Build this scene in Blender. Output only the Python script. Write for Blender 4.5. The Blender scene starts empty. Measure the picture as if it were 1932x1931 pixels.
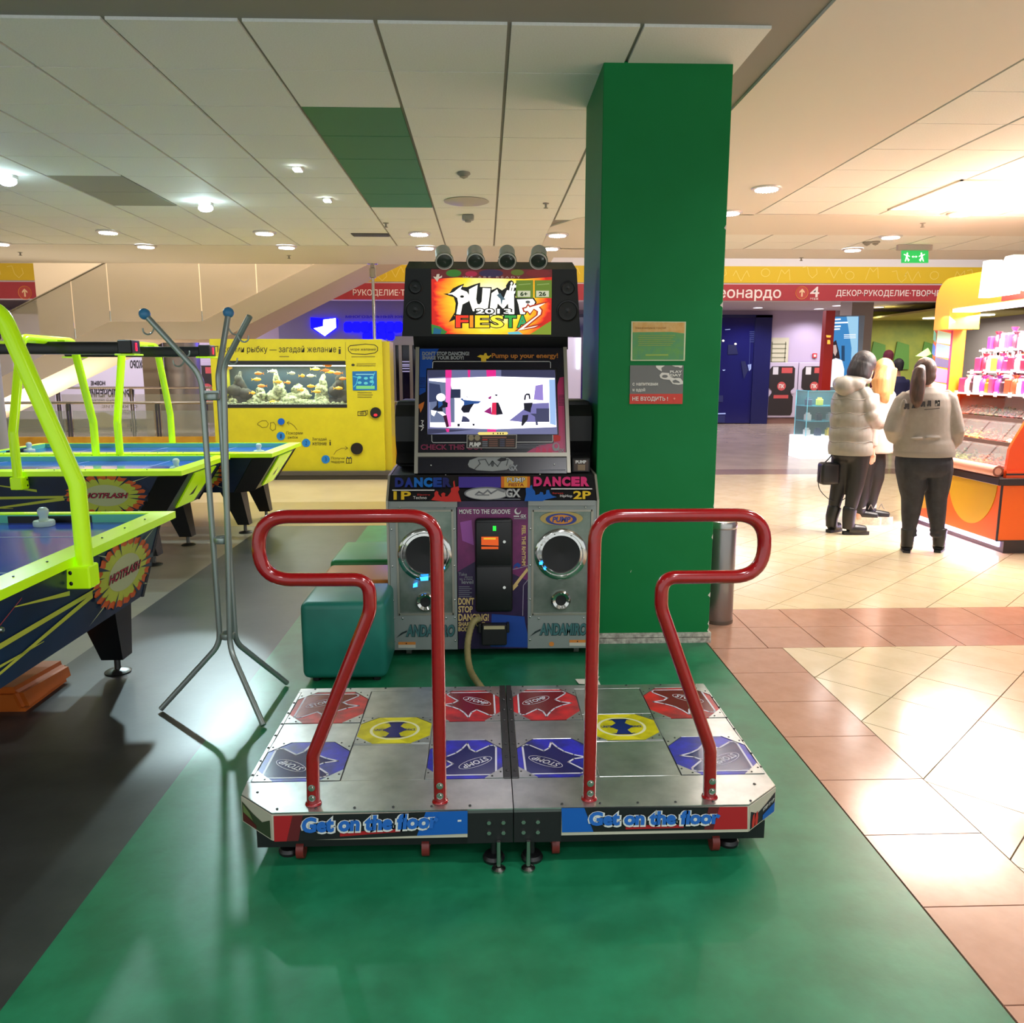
import bpy, bmesh, math, random
from mathutils import Vector as V, Matrix
random.seed(7)
S = bpy.context.scene
C = S.collection
# ---------------------------------------------------------------- camera, world, exposure
H = 1.55; F = 1520.0; PT = math.radians(9.89); YW = math.radians(1.89); CX, CY = 966.0, 965.5
cd = bpy.data.cameras.new('camera'); cd.sensor_width = 36.0; cd.lens = F / 1932 * 36.0; cd.clip_start = .05; cd.clip_end = 100
cam = bpy.data.objects.new('camera', cd); C.objects.link(cam)
cam.location = (0, 0, H); cam.rotation_euler = (math.pi / 2 - PT, 0, -YW)
S.camera = cam
S.view_settings.view_transform = 'Standard'; S.view_settings.look = 'None'
S.view_settings.exposure = 0.95; S.view_settings.gamma = 1.0; S.view_settings.use_curve_mapping = False
wd = bpy.data.worlds.new('mall_ambient'); S.world = wd; wd.use_nodes = True
wd.node_tree.nodes['Background'].inputs[0].default_value = (.84, .90, .90, 1)
wd.node_tree.nodes['Background'].inputs[1].default_value = .62
S.cycles.use_denoising = True
S.cycles.max_bounces = 8; S.cycles.transparent_max_bounces = 16
S.cycles.sample_clamp_indirect = 6.0
try: S.cycles.caustics_reflective = False; S.cycles.caustics_refractive = False
except Exception: pass

def light(kind, loc, energy, col=(1, 1, 1), size=.2, rot=(0, 0, 0), sizey=None, spot=None, name='lamp_light', blend=.6):
    l = bpy.data.lights.new(name, kind); l.energy = energy; l.color = col
    if kind == 'AREA':
        l.shape = 'RECTANGLE' if sizey else 'DISK'; l.size = size
        if sizey: l.size_y = sizey
    elif kind == 'SPOT':
        l.spot_size = math.radians(spot or 100); l.spot_blend = blend; l.shadow_soft_size = size
    else: l.shadow_soft_size = size
    o = bpy.data.objects.new(name, l); C.objects.link(o); o.location = loc; o.rotation_euler = rot
    return o
# large mall lighting: recessed downlights and added unseen fill lights give it (built below)
CEIL = 3.115

# ---------------------------------------------------------------- helpers
fwv = V((math.sin(YW) * math.cos(PT), math.cos(YW) * math.cos(PT), -math.sin(PT)))
rtv = V((math.cos(YW), -math.sin(YW), 0)); upv = rtv.cross(fwv); EYE = V((0, 0, H))
def ray(x, y): return fwv + rtv * ((x - CX) / F) + upv * ((CY - y) / F)
class Pl:                                   # a plane of the scene; P(x, y) finds the point of it seen at that place of the photograph
    def __init__(s, p, n): s.p = V(p); s.n = V(n).normalized()
    def P(s, x, y, off=0.0):
        d = ray(x, y); q = s.p + s.n * off
        return EYE + d * ((q - EYE).dot(s.n) / d.dot(s.n))
def AZ(x, y, z=0): return Pl((0, 0, z), (0, 0, 1)).P(x, y)
def AY(x, y, Y): return Pl((0, Y, 0), (0, -1, 0)).P(x, y)
def AX(x, y, X): return Pl((X, 0, 0), (1, 0, 0)).P(x, y)

def lin(h):
    if isinstance(h, (tuple, list)): return tuple(h)[:3]
    h = h.lstrip('#'); r = []
    for i in (0, 2, 4):
        c = int(h[i:i + 2], 16) / 255; r.append(c / 12.92 if c <= .04045 else ((c + .055) / 1.055) ** 2.4)
    return tuple(r)
_M = {}
def mat(name, c, r=.5, m=0., e=0., ec=None, noise=None, bump=0., bs=300., coat=0., alpha=1., spec=.5, stretch=None):
    if name in _M: return _M[name]
    k = bpy.data.materials.new(name); k.use_nodes = True; nt = k.node_tree; b = nt.nodes['Principled BSDF']
    b.inputs['Base Color'].default_value = (*lin(c), 1); b.inputs['Roughness'].default_value = r; b.inputs['Metallic'].default_value = m
    b.inputs['Coat Weight'].default_value = coat; b.inputs['Coat Roughness'].default_value = .06
    b.inputs['Alpha'].default_value = alpha; b.inputs['Specular IOR Level'].default_value = spec
    if e: b.inputs['Emission Color'].default_value = (*lin(ec or c), 1); b.inputs['Emission Strength'].default_value = e
    if noise or bump:
        tc = nt.nodes.new('ShaderNodeTexCoord'); src = tc.outputs['Object']
        if stretch:
            mp = nt.nodes.new('ShaderNodeMapping'); mp.inputs['Scale'].default_value = stretch; nt.links.new(src, mp.inputs[0]); src = mp.outputs[0]
    if noise:
        sc, c2, det = noise
        n = nt.nodes.new('ShaderNodeTexNoise'); n.inputs['Scale'].default_value = sc; n.inputs['Detail'].default_value = det; n.inputs['Roughness'].default_value = .6
        nt.links.new(src, n.inputs['Vector'])
        rp = nt.nodes.new('ShaderNodeValToRGB'); rp.color_ramp.elements[0].position = .35; rp.color_ramp.elements[1].position = .68
        rp.color_ramp.elements[0].color = (*lin(c), 1); rp.color_ramp.elements[1].color = (*lin(c2), 1)
        nt.links.new(n.outputs['Fac'], rp.inputs[0]); nt.links.new(rp.outputs[0], b.inputs['Base Color'])
        if e and not ec: nt.links.new(rp.outputs[0], b.inputs['Emission Color'])
    if bump:
        n2 = nt.nodes.new('ShaderNodeTexNoise'); n2.inputs['Scale'].default_value = bs; n2.inputs['Detail'].default_value = 3
        nt.links.new(src, n2.inputs['Vector']); bp = nt.nodes.new('ShaderNodeBump'); bp.inputs['Strength'].default_value = bump; bp.inputs['Distance'].default_value = .004
        nt.links.new(n2.outputs['Fac'], bp.inputs['Height']); nt.links.new(bp.outputs[0], b.inputs['Normal'])
    _M[name] = k; return k

def wmat(o):
    return (wmat(o.parent) @ o.matrix_basis) if o.parent else o.matrix_basis.copy()
def tag(o, label=None, cat=None, group=None, kind=None):
    if label: o['label'] = label
    if cat: o['category'] = cat
    if group: o['group'] = group
    if kind: o['kind'] = kind
    return o
def thing(name, label, cat, loc=(0, 0, 0), rot=0., group=None):
    o = bpy.data.objects.new(name, None); C.objects.link(o); o.location = loc; o.rotation_euler = (0, 0, rot); o.empty_display_size = .1
    return tag(o, label, cat, group)

def fillet(pts, rad, seg=6):
    pts = [V(p) for p in pts]; out = [pts[0]]
    for i in range(1, len(pts) - 1):
        a, b, c = pts[i - 1], pts[i], pts[i + 1]; u = (a - b); w = (c - b); lu, lw = u.length, w.length; u.normalize(); w.normalize()
        ang = u.angle(w); r = rad[i - 1] if isinstance(rad, (list, tuple)) else rad
        d = min(r / max(math.tan(ang / 2), 1e-4), lu * .49, lw * .49)
        p0, p1 = b + u * d, b + w * d
        for k in range(seg + 1):
            t = k / seg; out.append(p0 * (1 - t) ** 2 + b * 2 * t * (1 - t) + p1 * t * t)
    out.append(pts[-1]); return out

class MB:
    def __init__(s): s.bm = bmesh.new()
    def face(s, vs):
        try: return s.bm.faces.new(vs)
        except ValueError: return None
    def poly(s, pts): s.face([s.bm.verts.new(p) for p in pts]); return s
    def box(s, x0, x1, y0, y1, z0, z1, bev=0., seg=1, mtx=None):
        co = [V((x, y, z)) for z in (z0, z1) for y in (y0, y1) for x in (x0, x1)]
        if mtx: co = [mtx @ c for c in co]
        v = [s.bm.verts.new(c) for c in co]
        fs = [s.bm.faces.new([v[i] for i in q]) for q in ((0, 2, 3, 1), (4, 5, 7, 6), (0, 1, 5, 4), (2, 6, 7, 3), (0, 4, 6, 2), (1, 3, 7, 5))]
        if bev:
            es = list({e for f in fs for e in f.edges})
            bmesh.ops.bevel(s.bm, geom=es, offset=bev, segments=seg, affect='EDGES', profile=.5, clamp_overlap=True)
        return s
    def hexa(s, b, t):                       # eight corners: bottom ring of four, top ring of four
        v = [s.bm.verts.new(p) for p in list(b) + list(t)]
        for q in ((3, 2, 1, 0), (4, 5, 6, 7), (0, 1, 5, 4), (1, 2, 6, 5), (2, 3, 7, 6), (3, 0, 4, 7)): s.face([v[i] for i in q])
        return s
    def prism(s, pts, vec):
        vec = V(vec); a = [s.bm.verts.new(V(p)) for p in pts]; b = [s.bm.verts.new(V(p) + vec) for p in pts]; n = len(a)
        s.face(a[::-1]); s.face(b)
        for i in range(n): s.face([a[i], a[(i + 1) % n], b[(i + 1) % n], b[i]])
        return s
    def rings(s, rr, cap=True, closed=False):
        vs = [[s.bm.verts.new(p) for p in r] for r in rr]; n = len(vs[0])
        m = len(vs) if closed else len(vs) - 1
        for i in range(m):
            A, B = vs[i], vs[(i + 1) % len(vs)]
            for j in range(n): s.face([A[j], A[(j + 1) % n], B[(j + 1) % n], B[j]])
        if cap and not closed: s.face(vs[0][::-1]); s.face(vs[-1])
        return s
    def tube(s, pts, r, n=12, cap=True, closed=False, flat=1.):
        pts = [V(p) for p in pts]; m = len(pts); rr = []; pt = None
        for i, p in enumerate(pts):
            if closed: t = (pts[(i + 1) % m] - pts[i - 1]).normalized()
            else: t = (pts[min(i + 1, m - 1)] - pts[max(i - 1, 0)]).normalized()
            if pt is None:
                a = V((0, 0, 1)) if abs(t.z) < .9 else V((1, 0, 0)); u = t.cross(a).normalized()
            else:
                u = (u - t * u.dot(t)).normalized()
            w = t.cross(u); pt = t; q = r[i] if isinstance(r, (list, tuple)) else r
            rr.append([p + (u * math.cos(k * 2 * math.pi / n) + w * math.sin(k * 2 * math.pi / n) * flat) * q for k in range(n)])
        return s.rings(rr, cap, closed)
    def cyl(s, p0, p1, r0, r1=None, n=16): return s.tube([p0, p1], [r0, r0 if r1 is None else r1], n)
    def lathe(s, prof, c, ax=(0, 0, 1), n=24, cap=False):
        ax = V(ax).normalized(); a = V((0, 0, 1)) if abs(ax.z) < .9 else V((1, 0, 0)); u = ax.cross(a).normalized(); w = ax.cross(u); c = V(c)
        return s.rings([[c + ax * z + (u * math.cos(k * 2 * math.pi / n) + w * math.sin(k * 2 * math.pi / n)) * max(r, 1e-4) for k in range(n)] for r, z in prof], cap)
    def ell(s, c, rx, ry, rz, n=14, m=9, mtx=None):
        rr = []
        for i in range(m + 1):
            a = math.pi * i / m; a = min(max(a, .04), math.pi - .04)
            ring = [V((rx * math.sin(a) * math.cos(k * 2 * math.pi / n), ry * math.sin(a) * math.sin(k * 2 * math.pi / n), -rz * math.cos(a))) for k in range(n)]
            rr.append([V(c) + (mtx @ p if mtx else p) for p in ring])
        return s.rings(rr)
    def loft(s, rg, n=18, cap=True):         # rg: (centre, rx, ry[, turn])
        rr = []
        for q in rg:
            c, rx, ry = V(q[0]), q[1], q[2]; a = q[3] if len(q) > 3 else 0.
            ca, sa = math.cos(a), math.sin(a); ring = []
            for k in range(n):
                x, y = rx * math.cos(k * 2 * math.pi / n), ry * math.sin(k * 2 * math.pi / n); ring.append(c + V((x * ca - y * sa, x * sa + y * ca, 0)))
            rr.append(ring)
        return s.rings(rr, cap)
    def mesh(s, name, ang=35):
        bmesh.ops.recalc_face_normals(s.bm, faces=s.bm.faces[:])
        me = bpy.data.meshes.new(name); s.bm.to_mesh(me); s.bm.free()
        me.polygons.foreach_set('use_smooth', [True] * len(me.polygons)); me.set_sharp_from_angle(angle=math.radians(ang)); return me
    def build(s, name, mt, parent=None, local=False, ang=35, origin=None):
        me = s.mesh(name, ang); return place(me, name, mt, parent, local, origin)
def place(me, name, mt, parent=None, local=False, origin=None):
    o = bpy.data.objects.new(name, me)
    if mt: me.materials.append(mt)
    if parent:
        o.parent = parent
        if not local: me.transform(wmat(parent).inverted())
    else:
        if origin is None:
            xs = [v.co for v in me.vertices]
            origin = V(((min(p.x for p in xs) + max(p.x for p in xs)) / 2, (min(p.y for p in xs) + max(p.y for p in xs)) / 2, min(p.z for p in xs)))
        me.transform(Matrix.Translation(-V(origin))); o.location = origin
    C.objects.link(o)
    if name in FINE: o['kind'] = 'stuff'
    return o
FINE = {'screw', 'led', 'bolt', 'bolt_hole', 'rail_bolt', 'lock', 'paint_chip', 'burst_ray', 'burst_spark', 'price_tag', 'small_print', 'doodle', 'plan_line', 'field_marking', 'digit', 'led_glow', 'glass_clamp', 'streak_print', 'frame_print', 'credit_display', 'plate', 'half_dot', 'edge_strip', 'shop_print_glint', 'running_man', 'arrow_mark', 'neck_groove', 'rail_collar', 'quilt_seam', 'bay_rim'}
def copytree(o, parent=None):
    c = o.copy(); C.objects.link(c)
    if parent: c.parent = parent
    for ch in list(o.children):
        copytree(ch, c)
    return c
def fuse(mb, vox=.012, it=6, fac=.5):       # one continuous skin over the shapes collected in mb
    me = mb.mesh('body'); o = bpy.data.objects.new('body', me); C.objects.link(o)
    md = o.modifiers.new('r', 'REMESH'); md.mode = 'VOXEL'; md.voxel_size = vox
    if it: sm = o.modifiers.new('s', 'SMOOTH'); sm.iterations = it; sm.factor = fac
    bpy.context.view_layer.update(); dg = bpy.context.evaluated_depsgraph_get()
    out = bpy.data.meshes.new_from_object(o.evaluated_get(dg)); bpy.data.objects.remove(o); bpy.data.meshes.remove(me)
    out.polygons.foreach_set('use_smooth', [True] * len(out.polygons)); out.materials.clear(); return out

_T = {}
def rawtext(s, bold, shear, spacing):
    cu = bpy.data.curves.new('t', 'FONT'); cu.body = s; cu.offset = bold; cu.shear = shear; cu.resolution_u = 3; cu.space_character = spacing; cu.fill_mode = 'FRONT'
    o = bpy.data.objects.new('t', cu); me = bpy.data.meshes.new_from_object(o)
    vs = [v.co.copy() for v in me.vertices]; fs = [tuple(p.vertices) for p in me.polygons]
    bpy.data.objects.remove(o); bpy.data.curves.remove(cu); bpy.data.meshes.remove(me); return vs, fs
def tmesh(s, bold=0., shear=0., spacing=1.):
    k = (s, bold, shear, spacing)
    if k in _T: return _T[k]
    if '\u043d' in s:                        # the outline of this letter does not fill cleanly: set a same-width letter and rebuild it from three bars
        t = s.replace('\u043d', '\u043f'); vs, fs = rawtext(t, bold, 0., spacing); pv, _ = rawtext('\u043f', bold, 0., spacing); w = max(v.x for v in pv) - min(v.x for v in pv); h0, h1 = min(v.y for v in pv), max(v.y for v in pv); st = w * .185 + bold
        for i, ch in enumerate(s):
            if ch != '\u043d': continue
            q, _ = rawtext(t[:i + 1], bold, 0., spacing); xr = max(v.x for v in q); xl = xr - w; e = w * .03
            fs = [f for f in fs if not all(xl - e <= vs[j].x <= xr + e for j in f)]
            for (x0, x1, y0, y1) in ((xl, xl + st, h0, h1), (xr - st, xr, h0, h1), (xl + st, xr - st, h0 + (h1 - h0) * .43, h0 + (h1 - h0) * .43 + st)):
                n = len(vs); vs += [V((x0, y0, 0)), V((x1, y0, 0)), V((x1, y1, 0)), V((x0, y1, 0))]; fs.append((n, n + 1, n + 2, n + 3))
        us = sorted({j for f in fs for j in f}); mp_ = {j: i for i, j in enumerate(us)}; vs = [vs[j] for j in us]; fs = [tuple(mp_[j] for j in f) for f in fs]
        if shear:
            for v in vs: v.x += v.y * shear
    else: vs, fs = rawtext(s, bold, shear, spacing)
    if not vs: vs = [V((0, 0, 0)), V((1, 0, 0)), V((0, 1, 0))]; fs = [(0, 1, 2)]
    x0 = min(v.x for v in vs); x1 = max(v.x for v in vs); y0 = min(v.y for v in vs); y1 = max(v.y for v in vs)
    r = ([((v.x - x0) / (x1 - x0), (v.y - y0) / (y1 - y0)) for v in vs], fs, (x1 - x0) / (y1 - y0)); _T[k] = r; return r
def text3(name, s, bl, br, tl, mt, parent, bold=0., shear=0., th=0., spacing=1., grow=0., tr=None):
    """flat lettering filling the parallelogram bl, br, tl; th gives it thickness towards the reader"""
    uv, fs, asp = tmesh(s, bold, shear, spacing); bl, br, tl = V(bl), V(br), V(tl); ux, uy = br - bl, tl - bl
    k = (V(tr) - br - tl + bl) if tr else V((0, 0, 0))
    g = lambda a: (a - .5) * (1 + grow) + .5
    n = ux.cross(uy).normalized(); mb = MB(); pts = [bl + ux * g(a) + uy * g(b) + k * (g(a) * g(b)) for a, b in uv]
    vs = [mb.bm.verts.new(p) for p in pts]; fl = []
    for f in fs:
        q = mb.face([vs[i] for i in f])
        if q: fl.append(q)
    if th:
        ex = bmesh.ops.extrude_face_region(mb.bm, geom=fl); bmesh.ops.translate(mb.bm, vec=n * th, verts=[e for e in ex['geom'] if isinstance(e, bmesh.types.BMVert)])
        return mb.build(name, mt, parent, ang=20)
    me = bpy.data.meshes.new(name); mb.bm.to_mesh(me); mb.bm.free(); return place(me, name, mt, parent)
class Print:
    """flat print on a plane of a thing, laid out in the coordinates of one enlarged view (x0, y0, scale)"""
    def __init__(s, plane, parent, x0=0, y0=0, sc=1., off=.001): s.pl, s.pa, s.x0, s.y0, s.sc, s.off = plane, parent, x0, y0, sc, off
    def q(s, x, y, k=1.): return s.pl.P(s.x0 + x / s.sc, s.y0 + y / s.sc, s.off * k)
    def poly(s, name, pts, mt, k=1.):
        m = MB(); m.poly([s.q(x, y, k) for x, y in pts]); me = bpy.data.meshes.new(name); m.bm.to_mesh(me); m.bm.free()
        return place(me, name, mt, s.pa)
    def polys(s, name, lst, mt, k=1.):
        m = MB()
        if name not in FINE: return [s.poly(name, pts, mt, k) for pts in lst][-1]
        for pts in lst: m.poly([s.q(x, y, k) for x, y in pts])
        me = bpy.data.meshes.new(name); m.bm.to_mesh(me); m.bm.free(); return place(me, name, mt, s.pa)
    def rect(s, name, x0, y0, x1, y1, mt, k=1.): return s.poly(name, [(x0, y1), (x1, y1), (x1, y0), (x0, y0)], mt, k)
    def circ(s, name, x, y, rx, ry, mt, k=1., n=28): return s.poly(name, [(x + rx * math.cos(a * 2 * math.pi / n), y + ry * math.sin(a * 2 * math.pi / n)) for a in range(n)], mt, k)
    def line(s, name, pts, w, mt, k=1., closed=False):
        m = MB(); n = len(pts)
        for i in range(n if closed else n - 1):
            (x0, y0), (x1, y1) = pts[i], pts[(i + 1) % n]; dx, dy = x1 - x0, y1 - y0; L = math.hypot(dx, dy) or 1; nx, ny = -dy / L * w / 2, dx / L * w / 2; ex, ey = dx / L * w * .4, dy / L * w * .4
            m.poly([s.q(a, b, k) for a, b in ((x0 + nx - ex, y0 + ny - ey), (x1 + nx + ex, y1 + ny + ey), (x1 - nx + ex, y1 - ny + ey), (x0 - nx - ex, y0 - ny - ey))])
        me = bpy.data.meshes.new(name); m.bm.to_mesh(me); m.bm.free(); return place(me, name, mt, s.pa)
    def text(s, name, t, x0, y0, x1, y1, mt, k=1., bold=0., shear=0., grow=0., dy=0., spacing=1.):
        return text3(name, t, s.q(x0, y1, k), s.q(x1, y1 + dy, k), s.q(x0, y0, k), mt, s.pa, bold, shear, 0., spacing, grow)
def block(pr, name, pts, mt, depth, k=0.):   # solid piece standing out from the plane by depth
    m = MB(); m.prism([pr.q(x, y, k) for x, y in pts], pr.pl.n * depth); return m.build(name, mt, pr.pa)
# ================================================================ THE SETTING
def struct(name, mb, mt, parent=None, **k):
    o = mb.build(name, mt, parent, **k)
    if not parent: o['kind'] = 'structure'
    return o
def clip(poly, region):
    out = poly
    for i in range(len(region)):
        a, b = region[i], region[(i + 1) % len(region)]; inp, out = out, []
        sd = lambda p: (b[0] - a[0]) * (p[1] - a[1]) - (b[1] - a[1]) * (p[0] - a[0])
        for j in range(len(inp)):
            p, q = inp[j], inp[(j + 1) % len(inp)]; sp, sq = sd(p), sd(q)
            if sp >= 0: out.append(p)
            if sp * sq < 0: t = sp / (sp - sq); out.append((p[0] + (q[0] - p[0]) * t, p[1] + (q[1] - p[1]) * t))
        if len(out) < 3: return []
    return out
grout = mat('grout', '#7a5a44', .8)
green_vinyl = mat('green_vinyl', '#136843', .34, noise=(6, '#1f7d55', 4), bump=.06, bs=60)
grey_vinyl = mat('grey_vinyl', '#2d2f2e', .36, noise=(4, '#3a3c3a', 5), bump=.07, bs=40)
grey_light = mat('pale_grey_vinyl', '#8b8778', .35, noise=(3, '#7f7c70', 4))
beige_floor = mat('beige_stone', '#b9a982', .28, noise=(2, '#a99870', 4))
brown_t = mat('brown_tile', '#bd917a', .16, noise=(9, '#b3866e', 4), spec=.6)
cream_t = mat('cream_tile', '#e2d0ae', .14, noise=(5, '#d8c49f', 4), spec=.6)
far_t = mat('far_floor', '#b3a193', .2, noise=(2, '#a59384', 3))
fl = struct('floor', MB().box(-14, 14, -1.5, 25, -.12, -.012), grout)
struct('vinyl_sheet', MB().box(-1.2, 1.271, -1.4, 8.1, -.012, 0), green_vinyl, fl)
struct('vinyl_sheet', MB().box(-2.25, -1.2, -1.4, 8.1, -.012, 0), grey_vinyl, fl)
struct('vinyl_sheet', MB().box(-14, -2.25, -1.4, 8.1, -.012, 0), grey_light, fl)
struct('stone_floor', MB().box(-14, 1.271, 8.104, 9.62, -.012, 0), mat('tan_stone', '#9d8a5c', .3, noise=(2, '#927f52', 3)), fl)
struct('stone_floor', MB().box(-14, 1.271, 9.624, 15.9, -.012, 0), beige_floor, fl)
struct('stone_floor', MB().box(-14, 14, 12.7, 24.6, -.013, -.001), far_t, fl)
struct('stone_strip', MB().box(1.271, 14, 12.05, 12.7, -.012, .0), mat('brown_strip', '#8a6f62', .2), fl)
def tile_obj(name, poly, mt, z=0., me=None, at=None):
    if me is None:
        m = MB(); cx = sum(p[0] for p in poly) / len(poly); cy = sum(p[1] for p in poly) / len(poly)
        m.prism([V((p[0] - cx, p[1] - cy, z - .012)) for p in poly], (0, 0, .012)); me = m.mesh('tile'); me.materials.append(mt); at = (cx, cy, 0)
    o = bpy.data.objects.new(name, me); C.objects.link(o); o.parent = fl; o.matrix_basis = wmat(fl).inverted() @ Matrix.Translation(V(at)); return o, me
G = .0025
me = None
for k in range(-10, 6):                                        # brown border running towards the viewer
    y0 = 2.46 + .372 * k; y1 = y0 + .372
    if y1 > 4.33: continue
    a = (1.275 + G, y0 + G); b = (1.68 - G, y1 - G)
    if me is None: _, me = tile_obj('tile', [a, (b[0], a[1]), b, (a[0], b[1])], brown_t)
    else: tile_obj('tile', None, brown_t, me=me, at=((a[0] + b[0]) / 2, (a[1] + b[1]) / 2, 0))
me = None
for r in range(2):                                             # brown cross strip, two rows
    for k in range(-1, 12):
        x0 = 1.927 + .409 * k; x1 = x0 + .409
        if k == -1: x0 = 1.275
        y0 = 4.325 + .373 * r; y1 = y0 + .373
        if k == -1:
            tile_obj('tile', [(x0 + G, y0 + G), (1.60 - G, y0 + G), (1.60 - G, y1 - G), (x0 + G, y1 - G)], brown_t)
            tile_obj('tile', [(1.60 + G, y0 + G), (x1 - G, y0 + G), (x1 - G, y1 - G), (1.60 + G, y1 - G)], brown_t); continue
        if me is None: _, me = tile_obj('tile', [(x0 + G, y0 + G), (x1 - G, y0 + G), (x1 - G, y1 - G), (x0 + G, y1 - G)], brown_t)
        else: tile_obj('tile', None, brown_t, me=me, at=((x0 + x1) / 2, (y0 + y1) / 2, 0))
T = .375; full = None; rest = MB(); ntile = 0
regs = [[(1.682, -1.4), (7.5, -1.4), (7.5, 4.323), (1.682, 4.323)], [(1.273, 5.073), (7.2, 5.073), (7.2, 12.05), (1.273, 12.05)]]
e1 = V((math.cos(math.radians(44)), math.sin(math.radians(44)), 0)); e2 = V((-e1.y, e1.x, 0)); org = V((1.68, 3.35, 0))
cand = []
for ri, rg in enumerate(regs):
    for i in range(-20, 45):
        for j in range(-30, 40):
            o = org + e1 * (i * T) + e2 * (j * T)
            sq = [o + e1 * G + e2 * G, o + e1 * (T - G) + e2 * G, o + e1 * (T - G) + e2 * (T - G), o + e1 * G + e2 * (T - G)]
            c = o + (e1 + e2) * (T / 2)
            if c.y < -1.8 or c.y > 12.5 or c.x > 7.6 or c.x < .9: continue
            p = clip([(q.x, q.y) for q in sq], rg)
            if len(p) >= 3:
                ar = abs(sum(p[k][0] * p[(k + 1) % len(p)][1] - p[(k + 1) % len(p)][0] * p[k][1] for k in range(len(p)))) / 2
                if ar < .004: continue
                inview = .6 < c.y and abs(c.x - .033 * c.y) < .70 * c.y
                cand.append((not inview, c.y, p, len(p) == 4 and ar > (T - 2 * G) ** 2 * .999, c))
cand.sort(key=lambda t: (t[0], t[1]))
for iv, cy_, p, fullq, c in cand:
    if ntile < 225 and not iv and cy_ < 9.2:
        ntile += 1
        if fullq and full: tile_obj('cream_tile', None, cream_t, me=full, at=(c.x, c.y, 0))
        else:
            _, m_ = tile_obj('cream_tile', p, cream_t)
            if fullq: full = m_
    else: rest.prism([V((q[0], q[1], -.012)) for q in p], (0, 0, .012))
tag(rest.build('tile_field', cream_t, fl), kind='stuff')

# ---- ceiling: plaster slab with tiled fields
plaster = mat('ceiling_plaster', '#dfdad2', .7); t_white = mat('ceiling_tile', '#eceeec', .75, noise=(120, '#e4e6e2', 2)); grid_m = mat('ceiling_grid', '#8d8b84', .6)
ce = struct('ceiling', MB().box(-9, 9, -1.5, 10.9, CEIL + .006, CEIL + .2), grid_m)
struct('plaster_band', MB().box(-9, .96, 10.62, 12.4, CEIL - .012, CEIL + 1.0), plaster, ce)
struct('plaster_band', MB().box(.96, 9, 10.75, 11.6, CEIL - .012, CEIL + 1.0), plaster, ce)
struct('plaster_band', MB().box(2.05, 9, 8.42, 9.62, CEIL - .012, CEIL + .01), plaster, ce)
pb = [(.72, 10.7), (.72, 9.2), (.95, 8.7), (1.3, 8.3), (1.5, 7.6), (1.5, -1.4), (2.72, -1.4), (2.72, 8.45), (2.05, 8.45), (2.05, 10.8), (.96, 10.8)]
struct('plaster_band', MB().prism([V((x, y, CEIL - .012)) for x, y in pb], (0, 0, .02)), plaster, ce)
tg = mat('ceiling_tile_green', '#2c7d48', .6); tgr = mat('ceiling_tile_grey', '#8f9489', .6)
def ctile(x0, x1, y0, y1, mt, cache={}):
    k = (round(x1 - x0, 3), round(y1 - y0, 3), mt.name)
    if k not in cache:
        m = MB(); m.box(-(x1 - x0) / 2, (x1 - x0) / 2, -(y1 - y0) / 2, (y1 - y0) / 2, -.008, .008); cache[k] = m.mesh('ceiling_tile'); cache[k].materials.append(mt)
    o = bpy.data.objects.new('ceiling_tile', cache[k]); C.objects.link(o); o.parent = ce; o.matrix_basis = wmat(ce).inverted() @ Matrix.Translation(V(((x0 + x1) / 2, (y0 + y1) / 2, CEIL)))
for i in range(-13, 5):
    for j in range(-5, 7):
        x0 = -1.105 + .61 * i; y0 = 7.0 + .6 * j; x1, y1 = x0 + .61, y0 + .6
        if y0 < 3.0 or x0 > 1.2: continue
        if i >= 3 and y1 > 9.3: continue
        g = .011 if y1 < 9.5 else .009
        mt = tg if (i == 0 and -3 <= j <= 1) else tgr if (i == -4 and 0 <= j <= 1) else t_white
        ctile(x0 + .016, min(x1 - .004, 1.5), y0 + .004, y1 - .004, mt)
for i in range(0, 7):
    for j in range(0, 7):
        x0 = 2.73 + .62 * i; y0 = 4.2 + .6 * j; ctile(x0 + .014, x0 + .612, y0 + .004, y0 + .596, t_white)
for i in range(0, 8):
    for j in range(0, 2):
        x0 = 2.06 + .64 * i; y0 = 9.63 + .56 * j; ctile(x0 + .014, x0 + .632, y0 + .004, y0 + .556, t_white)
struct('ceiling', MB().box(-14, 14, 10.9, 16.2, 5.2, 5.3), plaster)
far_ce = struct('ceiling', MB().box(-14, 14, 16.25, 25, 3.30, 3.4), mat('far_ceiling', '#c9bfc6', .7))
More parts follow.
